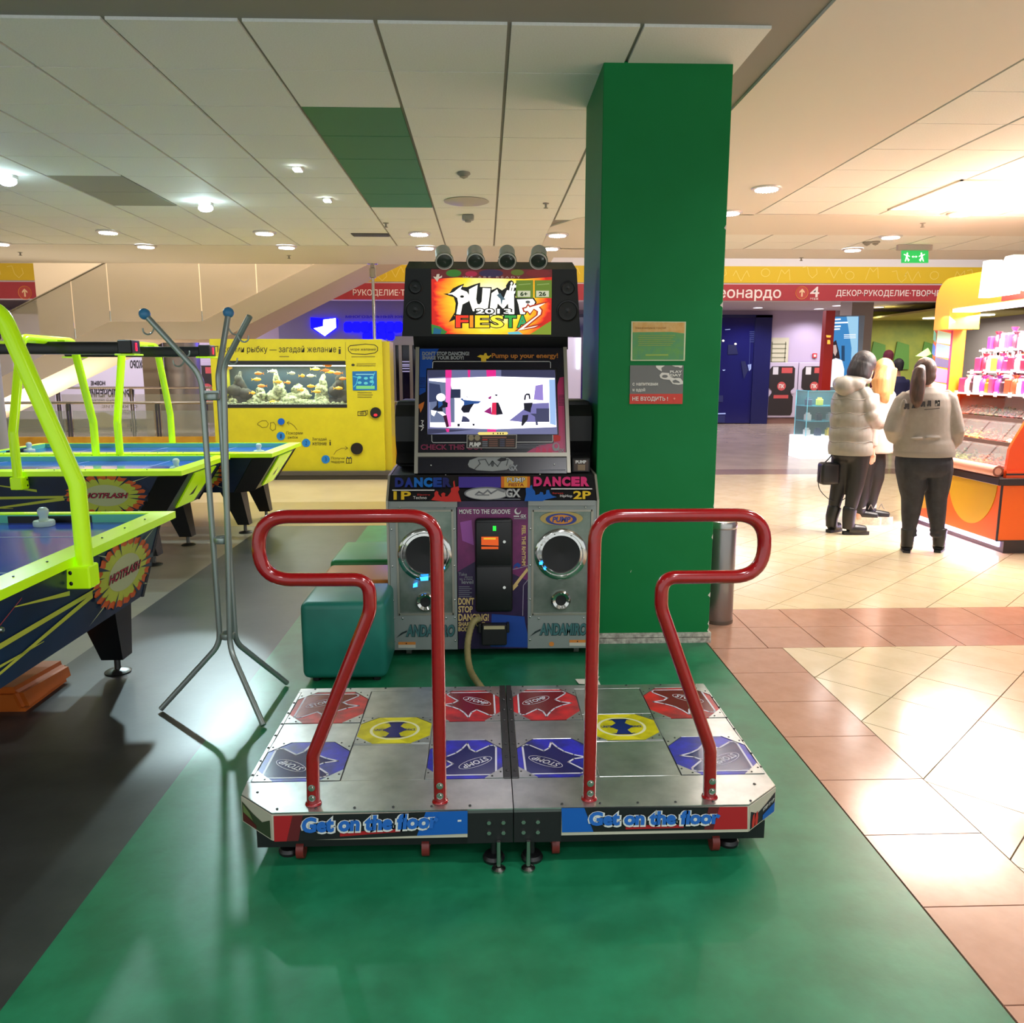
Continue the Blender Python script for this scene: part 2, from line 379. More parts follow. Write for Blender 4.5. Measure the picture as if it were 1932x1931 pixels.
# opposite gallery front: white, yellow and red bands over the far shops
fas = struct('wall_gallery', MB().box(-14, 14, 16.0, 16.25, 2.9, 5.2), mat('gallery_white', '#dcd6d8', .6))
yel = struct('yellow_band', MB().box(-14, 14, 15.985, 16.0, 3.235, 3.545), mat('gallery_yellow', '#d9b51c', .5), fas)
red = struct('red_band', MB().box(-14, 14, 15.975, 16.0, 2.9, 3.205), mat('gallery_red', '#a8323a', .45), fas)
yl = mat('yellow_line', '#e8cf63', .5)
m = MB()
for k in range(-30, 44):
    x = k * .42 + random.uniform(-.1, .1); z = 3.39 + random.uniform(-.05, .05); y = 15.984; ty = k % 4; pts = []
    if ty == 0: pts = [(x - .16 + .32 * t / 6, z + .10 * math.sin(t * 1.6)) for t in range(7)]
    elif ty == 1: pts = [(x + .085 * math.cos(a * .63), z + .075 * math.sin(a * .63)) for a in range(11)]
    elif ty == 2: pts = [(x - .12, z - .13), (x - .05, z + .1), (x + .02, z + .02), (x + .1, z + .11), (x + .13, z - .1)]
    else: pts = [(x - .15, z + .1), (x - .06, z + .12), (x - .02, z - .03), (x + .05, z - .1), (x + .14, z - .02), (x + .12, z + .08)]
    for (a, b), (c, d) in zip(pts, pts[1:]):
        n = V((-(d - b), 0, c - a)); n = n.normalized() * .006 if n.length else n; m.poly([(a + n.x, y, b + n.z), (c + n.x, y, d + n.z), (c - n.x, y, d - n.z), (a - n.x, y, b - n.z)])
tag(m.build('doodle_lines', yl, fas), kind='stuff')
sign_w = mat('sign_white', '#e9d9d6', .5)
def fband(t, px0, px1, y0, y1, name='shop_lettering', bold=.012):
    pl = Pl((0, 15.972, 0), (0, -1, 0)); a, b, c = pl.P(px0, y1), pl.P(px1, y1), pl.P(px0, y0); b.z = a.z; c.x = a.x
    text3(name, t, a, b, c, sign_w, fas, bold)
fband('Леонардо', 1332, 1473, 541, 568); fband('4', 1528, 1545, 541, 561); fband('этаж', 1528, 1544, 562, 566, bold=.0)
fband('ДЕКОР·РУКОДЕЛИЕ·ТВОРЧЕСТВО', 1577, 1812, 547, 561); fband('РУКОДЕЛИЕ·ТВОРЧЕСТВО', 666, 850, 546, 560)
for px in (1513, 47):
    p = Pl((0, 15.971, 0), (0, -1, 0)); ac = p.P(px, 552.5); m = MB(); m.lathe([(.115, 0), (.125, .003), (.125, -.003), (.115, 0)], ac, (0, -1, 0), 28); ring = m.build('arrow_disc', mat('arrow_orange', '#d9803a', .5), fas)
    m = MB(); m.lathe([(0, .001), (.112, .001)], ac, (0, -1, 0), 28); m.build('arrow_disc', mat('arrow_disc_red', '#b9453f', .5), fas)
    q = lambda x, z: ac + V((x, -.006, z))
    m = MB(); m.poly([q(-.015, -.075), q(.015, -.075), q(.015, .02), q(.05, -.01), q(.05, .025), q(0, .075), q(-.05, .025), q(-.05, -.01), q(-.015, .02)]); m.build('arrow_mark', mat('arrow_pale', '#ecc39a', .5), fas)
# far wall and its surroundings
lilac = mat('lilac_wall', '#b2a3c0', .6); wb = struct('wall_back', MB().box(-14, 14, 24.0, 24.3, 0, 3.3), lilac)
struct('wall_left', MB().box(-14.2, -14, -1.5, 25, 0, 5.2), mat('beige_wall', '#b7a78f', .7)); struct('wall_right', MB().box(14, 14.2, -1.5, 25, 0, 5.2), mat('lilac_grey_wall', '#978ea6', .7))
struct('baseboard_back', MB().box(-14, 14, 23.97, 24.0, 0, .16), mat('base_brown', '#8a6660', .5))
# ---- green pillar with skirting
colg = mat('pillar_green', '#0d753a', .6, noise=(3, '#10793f', 2), spec=.2); X0, X1, Y0, Y1 = .617, 1.287, 4.44, 5.16
pil = struct('wall_pillar', MB().box(X0, X1, Y0, Y1, 0, CEIL, .004), colg)
skm = mat('chipped_white', '#cfc9bb', .6, noise=(40, '#8a8278', 4))
bb = MB().box(X0 - .004, X1 + .012, Y0 - .014, Y0, .0, .03).box(X0 - .004, X1 + .012, Y0 - .010, Y0, .034, .06).box(X1, X1 + .012, Y0, Y1, 0, .06)
struct('baseboard_pillar', bb, skm)
m = MB()
for z in (.07, .11, .28, .62, .80, 1.9, 2.3): m.poly([V((X1 - .006 - .01 * random.random(), Y0 - .0015, z)), V((X1 - .0005, Y0 - .0015, z - .012)), V((X1 - .0005, Y0 - .0015, z + .02))])
m.poly([V((.82, Y0 - .0015, .42)), V((.824, Y0 - .0015, .42)), V((.828, Y0 - .0015, .435))]); m.build('paint_chip', mat('chip_white', '#d8d2c2', .7), pil)
# ================================================================ DANCE MACHINE
steel = mat('brushed_steel', '#8f9490', .34, .85, noise=(30, '#7f8480', 4)); steel_plate = mat('deck_steel', '#cdd0ce', .30, .92, noise=(7, '#a9aead', 6), bump=.05, bs=90)
cab_grey = mat('cabinet_grey_paint', '#949b98', .42, .25); blk = mat('black_gloss', '#0b0b0d', .28); blkm = mat('black_matte', '#111113', .55); chrome = mat('chrome', '#c8c8c4', .12, 1.)
darksteel = mat('dark_steel', '#4b4d4d', .35, .9); screwm = mat('screw_steel', '#b9bab4', .25, 1.); silver = mat('silver_trim', '#a39f92', .35, .5)
def ink(n, c, r=.5, e=0): return mat('ink_' + n, c, r, e=e)
white_i = ink('white', '#d8d8d4'); black_i = ink('black', '#101014'); yellow_i = ink('yellow', '#d9b423'); red_i = ink('red', '#c02a26'); blue_i = ink('blue', '#0f56a8'); pink_i = ink('pink', '#cf2b6d'); grey_i = ink('grey', '#8d9193')
cream_i = ink('cream', '#d6b877'); purple_i = ink('purple', '#43318c'); magenta_i = ink('magenta', '#8d2765')
dm = thing('dance_machine', 'tall dance arcade machine with lit marquee and bright screen beside green pillar', 'arcade machine', (.04, 4.55, 0))
# lower cabinet carcass
LX0, LX1, YF, YB = -.515, .592, 4.22, 4.98
prof = [(YF + .012, .05), (YF + .012, .875), (YF + .125, .992), (YB, 1.01), (YB, .05)]
m = MB(); m.prism([V((LX0, y, z)) for y, z in prof], (LX1 - LX0, 0, 0)); body = m.build('cabinet', blkm, dm)
for x in (LX0 - .012, LX1): m = MB(); m.prism([V((x, y, z)) for y, z in [(YF - .004, .05), (YF - .004, .875), (YF + .12, .996), (YB, 1.014), (YB, .05)]], (.012, 0, 0)); m.build('side_trim', silver, dm)
FP = Pl((0, YF, 0), (0, -1, 0)); fp = Print(FP, dm, 720, 740, 4.598); fq = Print(FP, dm, 720, 1040, 4.6)
# steel front panels with window cut out and a glazed speaker bay
def bay(x0, x1, wx0, wx1, wy0, wy1, yt, yb, wo, woR, wi, tw, twR):
    p0 = lambda x, y, o=0: FP.P(x, y, o)
    z0 = .05; zt = p0(x0, yt).z; a0, a1 = p0(wx0, wy0), p0(wx1, wy1); X0 = p0(x0, 1100).x; X1 = p0(x1, 1100).x
    m = MB(); m.box(X0, a0.x, YF, YF + .012, z0, zt).box(a1.x, X1, YF, YF + .012, z0, zt).box(a0.x, a1.x, YF, YF + .012, z0, a1.z).box(a0.x, a1.x, YF, YF + .012, a0.z, zt)
    pn = m.build('speaker_panel', cab_grey, dm)
    m = MB(); m.box(a0.x, a1.x, YF + .006, YF + .012, a1.z, a0.z); m.build('bay_back', mat('bay_mirror', '#77847a', .25, .55, noise=(9, '#939c92', 3)), pn)
    m = MB()
    for i, x in enumerate((a0.x, a1.x)): m.box(x - .006, x + .006, YF - .004, YF, a1.z - .01, a0.z + .01)
    m.box(a0.x, a1.x, YF - .004, YF, a0.z, a0.z + .01).box(a0.x, a1.x, YF - .004, YF, a1.z - .01, a1.z); m.build('bay_rim', silver, pn)
    sp = V(((a0.x + a1.x) / 2, YF + .006, 0)); c = p0(*wo); c.y = YF + .004; R = woR * .0028; r = wi * .0028
    m = MB(); m.lathe([(R + .004, 0), (R + .004, .012), (R - .006, .020), (R - .018, .022), (R - .022, .012), (R - .03, .01), (r + .02, .016), (r + .006, .020), (r, .012)], c, (0, -1, 0), 40); w = m.build('woofer', chrome, dm)
    m = MB(); m.lathe([(0, .004), (r * .35, .006), (r * .9, .013), (r + .004, .014)], c, (0, -1, 0), 32); m.build('woofer_cone', blkm, w)
    m = MB()
    for k in range(8): a = k * math.pi / 4 + .3; m.ell(c + V((math.cos(a) * (R * .87), -.021, math.sin(a) * (R * .87))), .005, .004, .005, 8, 5)
    m.build('screw', screwm, w)
    c = p0(*tw); c.y = YF + .004; R = twR * .0028
    m = MB(); m.lathe([(R, 0), (R, .012), (R * .85, .02), (R * .55, .012), (R * .5, .004)], c, (0, -1, 0), 28); t = m.build('tweeter', chrome, dm)
    m = MB(); m.lathe([(0, .006), (R * .52, .007)], c, (0, -1, 0), 20); m.build('tweeter_cone', blkm, t)
    m = MB()
    for k in range(4): a = k * math.pi / 2; m.ell(c + V((math.cos(a) * R * .78, -.019, math.sin(a) * R * .78)), .004, .004, .004, 8, 5)
    m.build('screw', screwm, t)
    m = MB()
    for x in (X0 + .012, X1 - .012):
        for z in (z0 + .05, z0 + .18, .33, .52, .72): m.ell(V((x, YF - .002, z)), .006, .004, .006, 8, 5)
    for x in (X0 + .06, X1 - .06):
        for z in (a1.z - .028, a0.z + .024): m.ell(V((x, YF - .002, z)), .006, .004, .006, 8, 5)
    m.build('screw', screwm, pn); return pn
bay(737, 862, 748, 856, 966, 1157, 946, 1225, (801.6, 1046.7), 50, 35, (802.6, 1136), 18)
bay(996, 1123, 1005, 1114, 966, 1157, 946, 1222, (1058, 1045.6), 49, 35, (1058, 1132.6), 19)
glow = mat('blue_led', '#2f8fff', .3, e=1.6)
fp.polys('led_glow', [[(330, 1605), (405, 1598), (405, 1635), (340, 1640)], [(1365, 1478), (1395, 1470), (1398, 1498), (1370, 1500)], [(1400, 1525), (1420, 1522), (1428, 1545), (1412, 1545)], [(275, 1665), (310, 1650), (312, 1690), (272, 1698)], [(530, 1520), (548, 1515), (550, 1535), (534, 1540)]], glow, 26)
fp.circ('sticker', 1560, 1098, 185, 62, mat('sticker_glow', '#b9a05a', .5), 1.5); fp.circ('sticker', 1558, 1105, 135, 52, ink('oval_blue', '#2b3f8f'), 2.2); fp.circ('sticker', 1558, 1105, 100, 40, ink('oval_orange', '#d98a2e'), 3); fp.text('lettering', 'PUMP', 1480, 1082, 1640, 1130, ink('oval_blue', '#2b3f8f'), 4, .04, .2)
# art panel between the bays
art = mat('front_art', '#7c2a66', .35, noise=(5, '#4a1a48', 4)); artd = mat('front_art_dark', '#24183c', .35, noise=(6, '#3a1f4c', 4))
a0, a1 = FP.P(862, 955), FP.P(996, 1223)
m = MB(); m.box(a0.x, a1.x, YF + .004, YF + .012, .05, .872); ap = m.build('art_panel', artd, dm)
fa = Print(Pl((0, YF + .004, 0), (0, -1, 0)), ap, 720, 740, 4.598); fb = Print(Pl((0, YF + .004, 0), (0, -1, 0)), ap, 720, 1040, 4.6)
fa.poly('print', [(658, 1000), (1272, 1000), (1272, 1640), (1100, 1560), (900, 1420), (658, 1560)], art, 1)
fa.poly('print', [(680, 1130), (780, 1110), (800, 1330), (700, 1290)], ink('haze', '#9a4fa0'), 2)
fb.poly('print', [(955, 545), (1240, 570), (1245, 620), (1272, 745), (1272, 838), (945, 832)], ink('jeans', '#123f93'), 2)
fb.poly('print', [(1140, 160), (1150, 120), (1180, 100), (1210, 120), (1195, 150), (1170, 130)], ink('jeans', '#1e2b4a'), 2)
fb.poly('print', [(1262, 145), (1272, 170), (1180, 290), (1185, 300), (1140, 345), (1140, 300)], cream_i, 2)
fb.line('print', [(1140, 160), (1225, 140), (1272, 125)], 6, ink('pale_line', '#9d95a8'), 2); fb.line('print', [(1270, 250), (1230, 300), (1225, 560)], 5, ink('pale_line', '#9d95a8'), 2)
fa.text('lettering', 'MOVE TO THE GROOVE', 672, 1018, 1115, 1058, white_i, 3, .02)
pl_ = fa.pl; text3('lettering', 'FEEL THE RHYTHM', fa.q(1216, 1158, 3), fa.q(1216, 1505, 3), fa.q(1250, 1158, 3), cream_i, ap, .03)
fa.text('lettering', 'Take', 668, 1568, 740, 1595, grey_i, 3); fa.text('lettering', 'dance', 720, 1596, 790, 1612, grey_i, 3); fa.text('lettering', 'to a new', 675, 1616, 790, 1632, grey_i, 3); fa.text('lettering', 'level', 695, 1632, 795, 1665, grey_i, 3, .01)
for k in range(6): fa.line('small_print', [(672, 1690 + 17 * k), (760 + 20 * (k % 2), 1690 + 17 * k)], 7, ink('small_print', '#6c6f78'), 3)
for t, x1, y0, y1 in (("DON'T", 803, 405, 468), ('STOP', 790, 478, 535), ('DANCING!', 930, 545, 608), ('SHAKE YOUR', 905, 615, 655), ('BODY!', 790, 660, 698)): fb.text('lettering', t, 666, y0, x1, y1, cream_i, 3, .03)
fa.circ('print', 1180, 1035, 28, 28, white_i, 3); fa.circ('print', 1186, 1028, 20, 22, art, 4); fa.text('lettering', 'GX', 1205, 1062, 1255, 1090, white_i, 3, .03); fa.line('small_print', [(1150, 1078), (1190, 1078)], 10, white_i, 3); fa.line('small_print', [(1150, 1098), (1250, 1098)], 8, grey_i, 3)
# coin door
c0, c1 = FP.P(896, 977), FP.P(967, 1153)
m = MB(); m.box(c0.x, c1.x, YF - .035, YF + .004, c1.z, c0.z, .018, 3); cdr = m.build('coin_door', mat('coin_door_black', '#0c0d10', .45), dm)
cp = Print(Pl((0, YF - .035, 0), (0, -1, 0)), cdr, 720, 740, 4.598)
zs = cp.q(900, 1512).z; m = MB(); m.box(c0.x + .008, c1.x - .008, YF - .040, YF - .034, zs + .004, c0.z - .02, .008, 2); m.build('coin_panel', mat('coin_door_black', '#0c0d10', .45), cdr)
m = MB(); m.box(c0.x + .008, c1.x - .008, YF - .040, YF - .034, c1.z + .016, zs - .004, .008, 2); m.build('cash_door', mat('coin_door_black', '#0c0d10', .45), cdr)
cq = Print(Pl((0, YF - .041, 0), (0, -1, 0)), cdr, 720, 740, 4.598)
block(cq, 'bill_slot', [(865, 1255), (1013, 1255), (1015, 1330), (865, 1325)], mat('slot_orange', '#e0591c', .35, e=.25), .008); block(cq, 'bill_slot', [(865, 1342), (1013, 1342), (1013, 1360), (865, 1360)], mat('slot_orange', '#e0591c', .35, e=.25), .008)
cq.rect('slot_label', 885, 1265, 990, 1280, mat('slot_yellow', '#f0b92e', .4, e=.25), 10)
cq.polys('credit_display', [[(965, 1162), (978, 1162), (978, 1205), (965, 1205)], [(981, 1162), (993, 1162), (993, 1205), (981, 1205)]], mat('green_led', '#23d93c', .4, e=.8), 1.5)
m = MB()
for x, y in ((1065, 1300), (1065, 1697)): m.cyl(cq.q(x, y, 0), cq.q(x, y, 9), .009, .008, 12)
m.build('lock', screwm, cdr)
# company plates, warning stickers, socket
teal_i = ink('plate_teal', '#3f6e70')
for x0, x1 in ((212, 632), (1372, 1778)):
    y = 640 if x0 < 500 else 628
    fq.text('lettering', 'ANDAMIRO', x0 - 3, y - 3, x1 + 6, y + 108, ink('plate_dark', '#1d2b2e'), 2, .085, .15); fq.text('lettering', 'ANDAMIRO', x0, y, x1, y + 104, teal_i, 3, .035, .15)
    fq.poly('lettering', [(x0 - 85, y + 115), (x0 - 40, y + 70), (x0 + 10, y + 48), (x0 + 5, y + 66), (x0 - 30, y + 82)], ink('plate_dark', '#1d2b2e'), 2)
or_i = ink('warn_orange', '#d8863a')
for x0, y in ((145, 790), (1630, 772)): fq.rect('warning_sticker', x0, y, x0 + 150, y + 24, or_i, 2); fq.rect('warning_sticker', x0, y + 24, x0 + 150, y + 52, ink('warn_white', '#c9c5b8'), 2); fq.poly('warning_sticker', [(x0 + 62, y + 18), (x0 + 78, y + 18), (x0 + 70, y + 5)], black_i, 3)
fq.circ('warning_sticker', 1475, 808, 22, 20, or_i, 2)
s0, s1 = fq.q(868, 622), fq.q(1085, 795)
m = MB(); m.box(s0.x, s1.x, YF - .05, YF + .004, s1.z, s0.z, .006); sk = m.build('socket_box', blkm, dm)
m = MB(); m.box(s0.x + .012, s1.x - .012, YF - .053, YF - .048, s0.z - .022, s0.z - .004); m.build('socket_label', mat('socket_cream', '#b5ab83', .5), sk)
m = MB()
for x in (s0.x - .01, s1.x + .006): m.box(x - .008, x + .008, YF - .046, YF, s0.z - .045, s0.z + .004, .003)
m.build('latch', blkm, sk)
hp = [V((-.035, YF - .03, .235)), V((-.075, YF - .06, .215)), V((-.10, YF - .16, .13)), V((-.085, YF - .30, .05)), V((-.03, YF - .50, .035)), V((.03, YF - .70, .04)), V((.075, YF - .85, .10)), V((.085, YF - .91, .16))]
def smooth_path(p, n=6):
    o = []
    for i in range(len(p) - 1):
        a, b, c, d = p[max(i - 1, 0)], p[i], p[i + 1], p[min(i + 2, len(p) - 1)]
        for k in range(n): t = k / n; o.append(.5 * ((2 * b) + (c - a) * t + (2 * a - 5 * b + 4 * c - d) * t * t + (3 * b - a - 3 * c + d) * t ** 3))
    return o + [p[-1]]
pts = smooth_path(hp, 12); m = MB(); m.tube(pts, [.0165 + .0015 * (i % 2) for i in range(len(pts))], 12); m.build('hose', mat('hose_khaki', '#8f8455', .6, noise=(20, '#7c7448', 3)), dm)
m = MB()
for x, y in ((-.43, 4.30), (-.43, 4.88), (.50, 4.30), (.50, 4.88)):
    m = MB(); m.cyl((x - .014, y, .028), (x + .014, y, .028), .028, n=16); m.box(x - .02, x + .02, y - .016, y + .016, .04, .055); m.build('caster', mat('caster_grey', '#6d6b66', .4), dm)
# sloping player panel
SP = Pl((0, YF, .875), (0, -.117, .113)); sp = Print(SP, dm, 740, 860, 4.83)
m = MB(); n = SP.n; u = V((0, .113, .117)); L0 = sp.q(0, 430); x0, x1 = LX0 + .004, LX1 - .004
m.prism([V((x0, YF - .003, .872)), V((x1, YF - .003, .872)), V((x1, YF + .122, .992)), V((x0, YF + .122, .992))], n * .006); ctl = m.build('player_panel', mat('player_panel_black', '#0d0c14', .3), dm)
sp.pa = ctl; sp.off = .001; K = 8
for x0, y0, x1, y1 in ((-20, 418, 592, 440), (1240, 408, 1850, 425)): sp.rect('edge_plate', x0, y0, x1, y1 + 30, cab_grey, K)
cols = ['#1a2a7a', '#16308a', '#0d63b5', '#0a6cc0', '#153a8c', '#181f60']
for i, ch in enumerate('DANCER'): sp.text('lettering', ch, 25 + i * 87, 200, 105 + i * 87, 288, ink('dancer_blue_%d' % i, cols[i]), K + 1, .07); sp.text('lettering', ch, 1288 + i * 86, 192, 1366 + i * 86, 280, pink_i, K + 1, .07)
sp.rect('label_strip', 605, 193, 990, 292, ink('label_purple', '#3f2f8e'), K + 1); sp.rect('game_card', 992, 190, 1256, 292, ink('card_orange', '#c9661e'), K + 1); sp.rect('game_card', 1020, 190, 1230, 292, ink('card_yellow', '#d9a02c'), K + 1.5)
sp.text('lettering', 'PUMP', 1045, 198, 1215, 245, black_i, K + 2, .07); sp.text('lettering', 'PUMP', 1048, 201, 1211, 242, white_i, K + 3, .01); sp.text('lettering', 'FIESTA', 1060, 252, 1200, 280, ink('card_red', '#8a2b1c'), K + 2, .03)
sp.rect('rule', 0, 310, 385, 320, white_i, K + 1); sp.rect('rule', 1447, 298, 1822, 308, white_i, K + 1)
sp.text('lettering', '1P', 12, 326, 172, 402, yellow_i, K + 1, .03); sp.text('lettering', '2P', 1650, 322, 1812, 396, yellow_i, K + 1, .03); sp.text('lettering', 'Techno', 190, 370, 314, 396, white_i, K + 1); sp.text('lettering', 'HipHop', 1530, 355, 1640, 386, white_i, K + 1)
sp.text('lettering', 'Electro', 230, 348, 345, 364, red_i, K + 1); sp.text('lettering', 'Street', 1460, 334, 1560, 350, red_i, K + 1)
sp.poly('silhouettes', [(355, 405), (385, 370), (385, 340), (400, 320), (420, 330), (420, 350), (440, 375), (452, 380), (445, 350), (465, 335), (485, 345), (480, 372), (505, 370), (535, 330), (535, 300), (560, 285), (555, 240), (566, 225), (575, 285), (605, 280), (612, 310), (600, 330), (630, 420), (480, 420)], red_i, K + 1)
sp.poly('silhouettes', [(1205, 415), (1220, 350), (1215, 300), (1240, 280), (1275, 268), (1278, 300), (1300, 325), (1305, 360), (1340, 350), (1350, 330), (1372, 335), (1380, 360), (1400, 350), (1405, 315), (1430, 312), (1438, 345), (1460, 365), (1500, 378), (1400, 400), (1370, 415)], blue_i, K + 1)
sp.circ('badge', 860, 345, 205, 60, ink('badge_rim', '#6f7276'), K + 1.5); sp.circ('badge', 860, 348, 190, 50, ink('badge_grey', '#b5b7b4'), K + 2); sp.line('badge', [(760, 355), (790, 330), (830, 350), (870, 315), (900, 345), (960, 310), (1020, 330)], 14, ink('badge_rim', '#6f7276'), K + 3); sp.rect('badge', 770, 354, 885, 364, ink('badge_rim', '#6f7276'), K + 3)
sp.text('lettering', 'GX', 1030, 300, 1172, 384, ink('badge_rim', '#6f7276'), K + 3, .06); sp.text('lettering', 'GX', 1038, 306, 1166, 378, ink('badge_grey', '#b5b7b4'), K + 4, .02); sp.line('small_print', [(935, 398), (1165, 398)], 9, ink('small_print', '#6c6f78'), K + 1)
# monitor tower
m = MB(); m.box(-.505, .60, 4.62, 4.98, 1.005, 1.385, .02, 2); m.box(-.36, .44, 4.68, 4.98, 1.38, 1.74); m.build('monitor_housing', blkm, dm)
m = MB(); m.prism([V((-.505, y, z)) for y, z in [(4.62, 1.36), (4.55, 1.30), (4.55, 1.16), (4.60, 1.09), (4.54, 1.04), (4.62, 1.02)]], (1.105, 0, 0)); m.build('monitor_housing', blkm, dm)
MP = Pl((0, 4.36, 1.010), (0, -.673, .25)); mp = Print(MP, dm, 780, 640, 6.0375)
q = mp.q
m = MB(); m.prism([q(30, 100, 0), q(1742, 100, 0), q(1788, 1530, 0), q(12, 1530, 0)], -MP.n * .10); mon = m.build('monitor', mat('monitor_panel_black', '#100f1c', .25), dm)
mp.pa = mon
for a, b in (((28, 100), (10, 1537)), ((1705, 100), (1750, 1527))): block(mp, 'trim_post', [a, (a[0] + 40, a[1]), (b[0] + 40, b[1]), b], silver, .012)
block(mp, 'trim_post', [(50, 1303), (1752, 1300), (1754, 1345), (48, 1347)], silver, .014)
navy = ink('panel_navy', '#15132b', .25); blu2 = ink('panel_blue', '#1046a0', .3); mag2 = ink('panel_magenta', '#ab1f58', .3)
mp.poly('print', [(72, 110), (290, 110), (215, 250), (215, 330), (150, 340), (140, 600), (68, 640)], blu2, 1); mp.poly('print', [(1640, 520), (1665, 440), (1712, 430), (1735, 1298), (1280, 1298), (1340, 1260), (1450, 1200), (1590, 1190), (1640, 1100)], mag2, 1)
mp.poly('print', [(1590, 1095), (1640, 1090), (1680, 1110), (1670, 1160), (1600, 1170)], red_i, 2)
for k in range(8): mp.line('print', [(75, 440 + 16 * k), (135, 440 + 16 * k)], 5, navy, 2); mp.line('print', [(1655, 640 + 16 * k), (1715, 640 + 16 * k)], 5, navy, 2)
mp.text('lettering', "DON'T STOP DANCING!", 100, 142, 636, 188, grey_i, 2, .045); mp.text('lettering', 'SHAKE YOUR BODY!', 100, 192, 574, 234, grey_i, 2, .045)
mp.poly('print', [(725, 200), (760, 180), (800, 185), (812, 160), (832, 160), (838, 185), (862, 195), (880, 180), (888, 190), (850, 225), (830, 222), (828, 262), (775, 262), (770, 215)], yellow_i, 2)
mp.text('lettering', 'Pump up your energy!', 892, 160, 1648, 232, ink('energy_orange', '#b06a1c'), 2, .03)
mp.line('outline', [(218, 330), (222, 265), (232, 256), (1550, 256), (1562, 266), (1562, 328)], 6, white_i, 2); mp.line('outline', [(208, 1095), (210, 1165), (225, 1180), (1580, 1172), (1588, 1160), (1588, 1095)], 6, white_i, 2)
mp.text('lettering', 'CHECK THIS OUT', 82, 1200, 800, 1262, ink('check_red', '#7d1440'), 2, .03); mp.poly('print', [(35, 760), (125, 712), (112, 775), (80, 840), (70, 790), (38, 790)], ink('star_orange', '#c96a1a'), 2); mp.line('print', [(90, 930), (115, 930), (95, 960), (115, 985), (65, 990), (115, 1005), (90, 1040)], 9, white_i, 2)
# the picture tube and its picture
block(mp, 'bezel', [(152, 338), (1630, 338), (1655, 1092), (150, 1092)], blk, .004); ms = Print(mp.pl, mon, 780, 640, 6.0375); ms.off = .001
def lit(n, c, e): return mat('lit_' + n, (0, 0, 0), .4, e=e / 1.9, ec=c)
K = 5
ms.poly('screen', [(160, 352), (1612, 352), (1640, 1085), (160, 1085)], lit('wall', '#8f93c8', .55), K)
ms.polys('screen_picture', [[(365, 352), (435, 352), (435, 440), (365, 440)], [(618, 352), (648, 352), (645, 440), (622, 440)], [(830, 352), (940, 352), (940, 432), (835, 432)], [(365, 1020), (410, 1020), (405, 1060), (380, 1060)], [(840, 1020), (945, 1020), (940, 1058), (840, 1058)]], lit('pink', '#ff2f9d', .8), K + 1)
ms.polys('screen_picture', [[(160, 352), (365, 352), (365, 430), (165, 445)], [(1000, 352), (1612, 352), (1612, 440), (1000, 428)], [(165, 1022), (500, 1030), (700, 1030), (160, 1085)]], lit('dim', '#5d5f8e', .35), K + .5)
ms.poly('screen_picture', [(178, 452), (930, 426), (1610, 445), (1628, 1002), (930, 1028), (190, 1002)], lit('white', '#f4efff', 2.6), K + 1)
ms.poly('screen_picture', [(178, 475), (420, 500), (470, 690), (470, 950), (190, 950)], lit('greyblue', '#7683a8', .8), K + 2); ms.poly('screen_picture', [(178, 500), (300, 520), (330, 700), (178, 720)], lit('deepblue', '#43507c', .6), K + 3)
ms.poly('screen_picture', [(366, 445), (430, 442), (420, 720), (430, 1000), (372, 1002)], lit('pink2', '#ff7ad0', 1.1), K + 4)
ms.rect('screen_picture', 422, 570, 538, 672, lit('frame', '#39466e', .5), K + 3); ms.poly('screen_picture', [(1390, 530), (1475, 515), (1480, 700), (1370, 690)], lit('lilac', '#a48fe0', .9), K + 2); ms.poly('screen_picture', [(1545, 460), (1612, 460), (1625, 985), (1555, 965)], lit('pale', '#9fc0f0', 1.0), K + 2)
ms.poly('screen_picture', [(1340, 735), (1545, 725), (1550, 945), (1240, 945), (1090, 930), (1230, 820)], lit('lilac2', '#8581c4', .8), K + 2); ms.rect('screen_picture', 1400, 790, 1548, 945, lit('frame2', '#565a88', .5), K + 3)
dk = lit('dark', '#20254d', .22); dkb = lit('blue', '#2f5fae', .7); wh = lit('skin', '#ffffff', 2.2)
ms.circ('screen_picture', 312, 665, 52, 46, wh, K + 6); ms.poly('screen_picture', [(268, 700), (320, 692), (392, 728), (388, 775), (330, 785), (335, 830), (212, 805), (265, 755)], dk, K + 5); ms.poly('screen_picture', [(280, 705), (325, 698), (335, 750), (285, 790)], dkb, K + 6)
ms.poly('screen_picture', [(270, 830), (330, 825), (375, 870), (350, 885)], wh, K + 5); ms.poly('screen_picture', [(338, 872), (378, 865), (405, 1000), (375, 1008)], lit('stocking', '#5a1340', .4), K + 6); ms.poly('screen_picture', [(200, 810), (265, 820), (235, 880), (205, 860)], wh, K + 5)
ms.poly('screen_picture', [(530, 680), (560, 675), (570, 692), (690, 705), (775, 708), (740, 735), (690, 740), (650, 800), (635, 838), (570, 840), (540, 800), (575, 745), (575, 715)], dkb, K + 5); ms.poly('screen_picture', [(560, 760), (690, 735), (650, 800), (635, 838), (570, 840), (540, 800)], dk, K + 6)
ms.poly('screen_picture', [(560, 875), (600, 885), (640, 920), (640, 945), (545, 945)], lit('frame2', '#565a88', .5), K + 5); ms.polys('screen_picture', [[(500, 965), (530, 965), (528, 995), (502, 998)], [(670, 965), (700, 965), (695, 988), (675, 985)], [(595, 640), (625, 668), (610, 665)], [(925, 630), (960, 630), (955, 650), (935, 648)]], dk, K + 5)
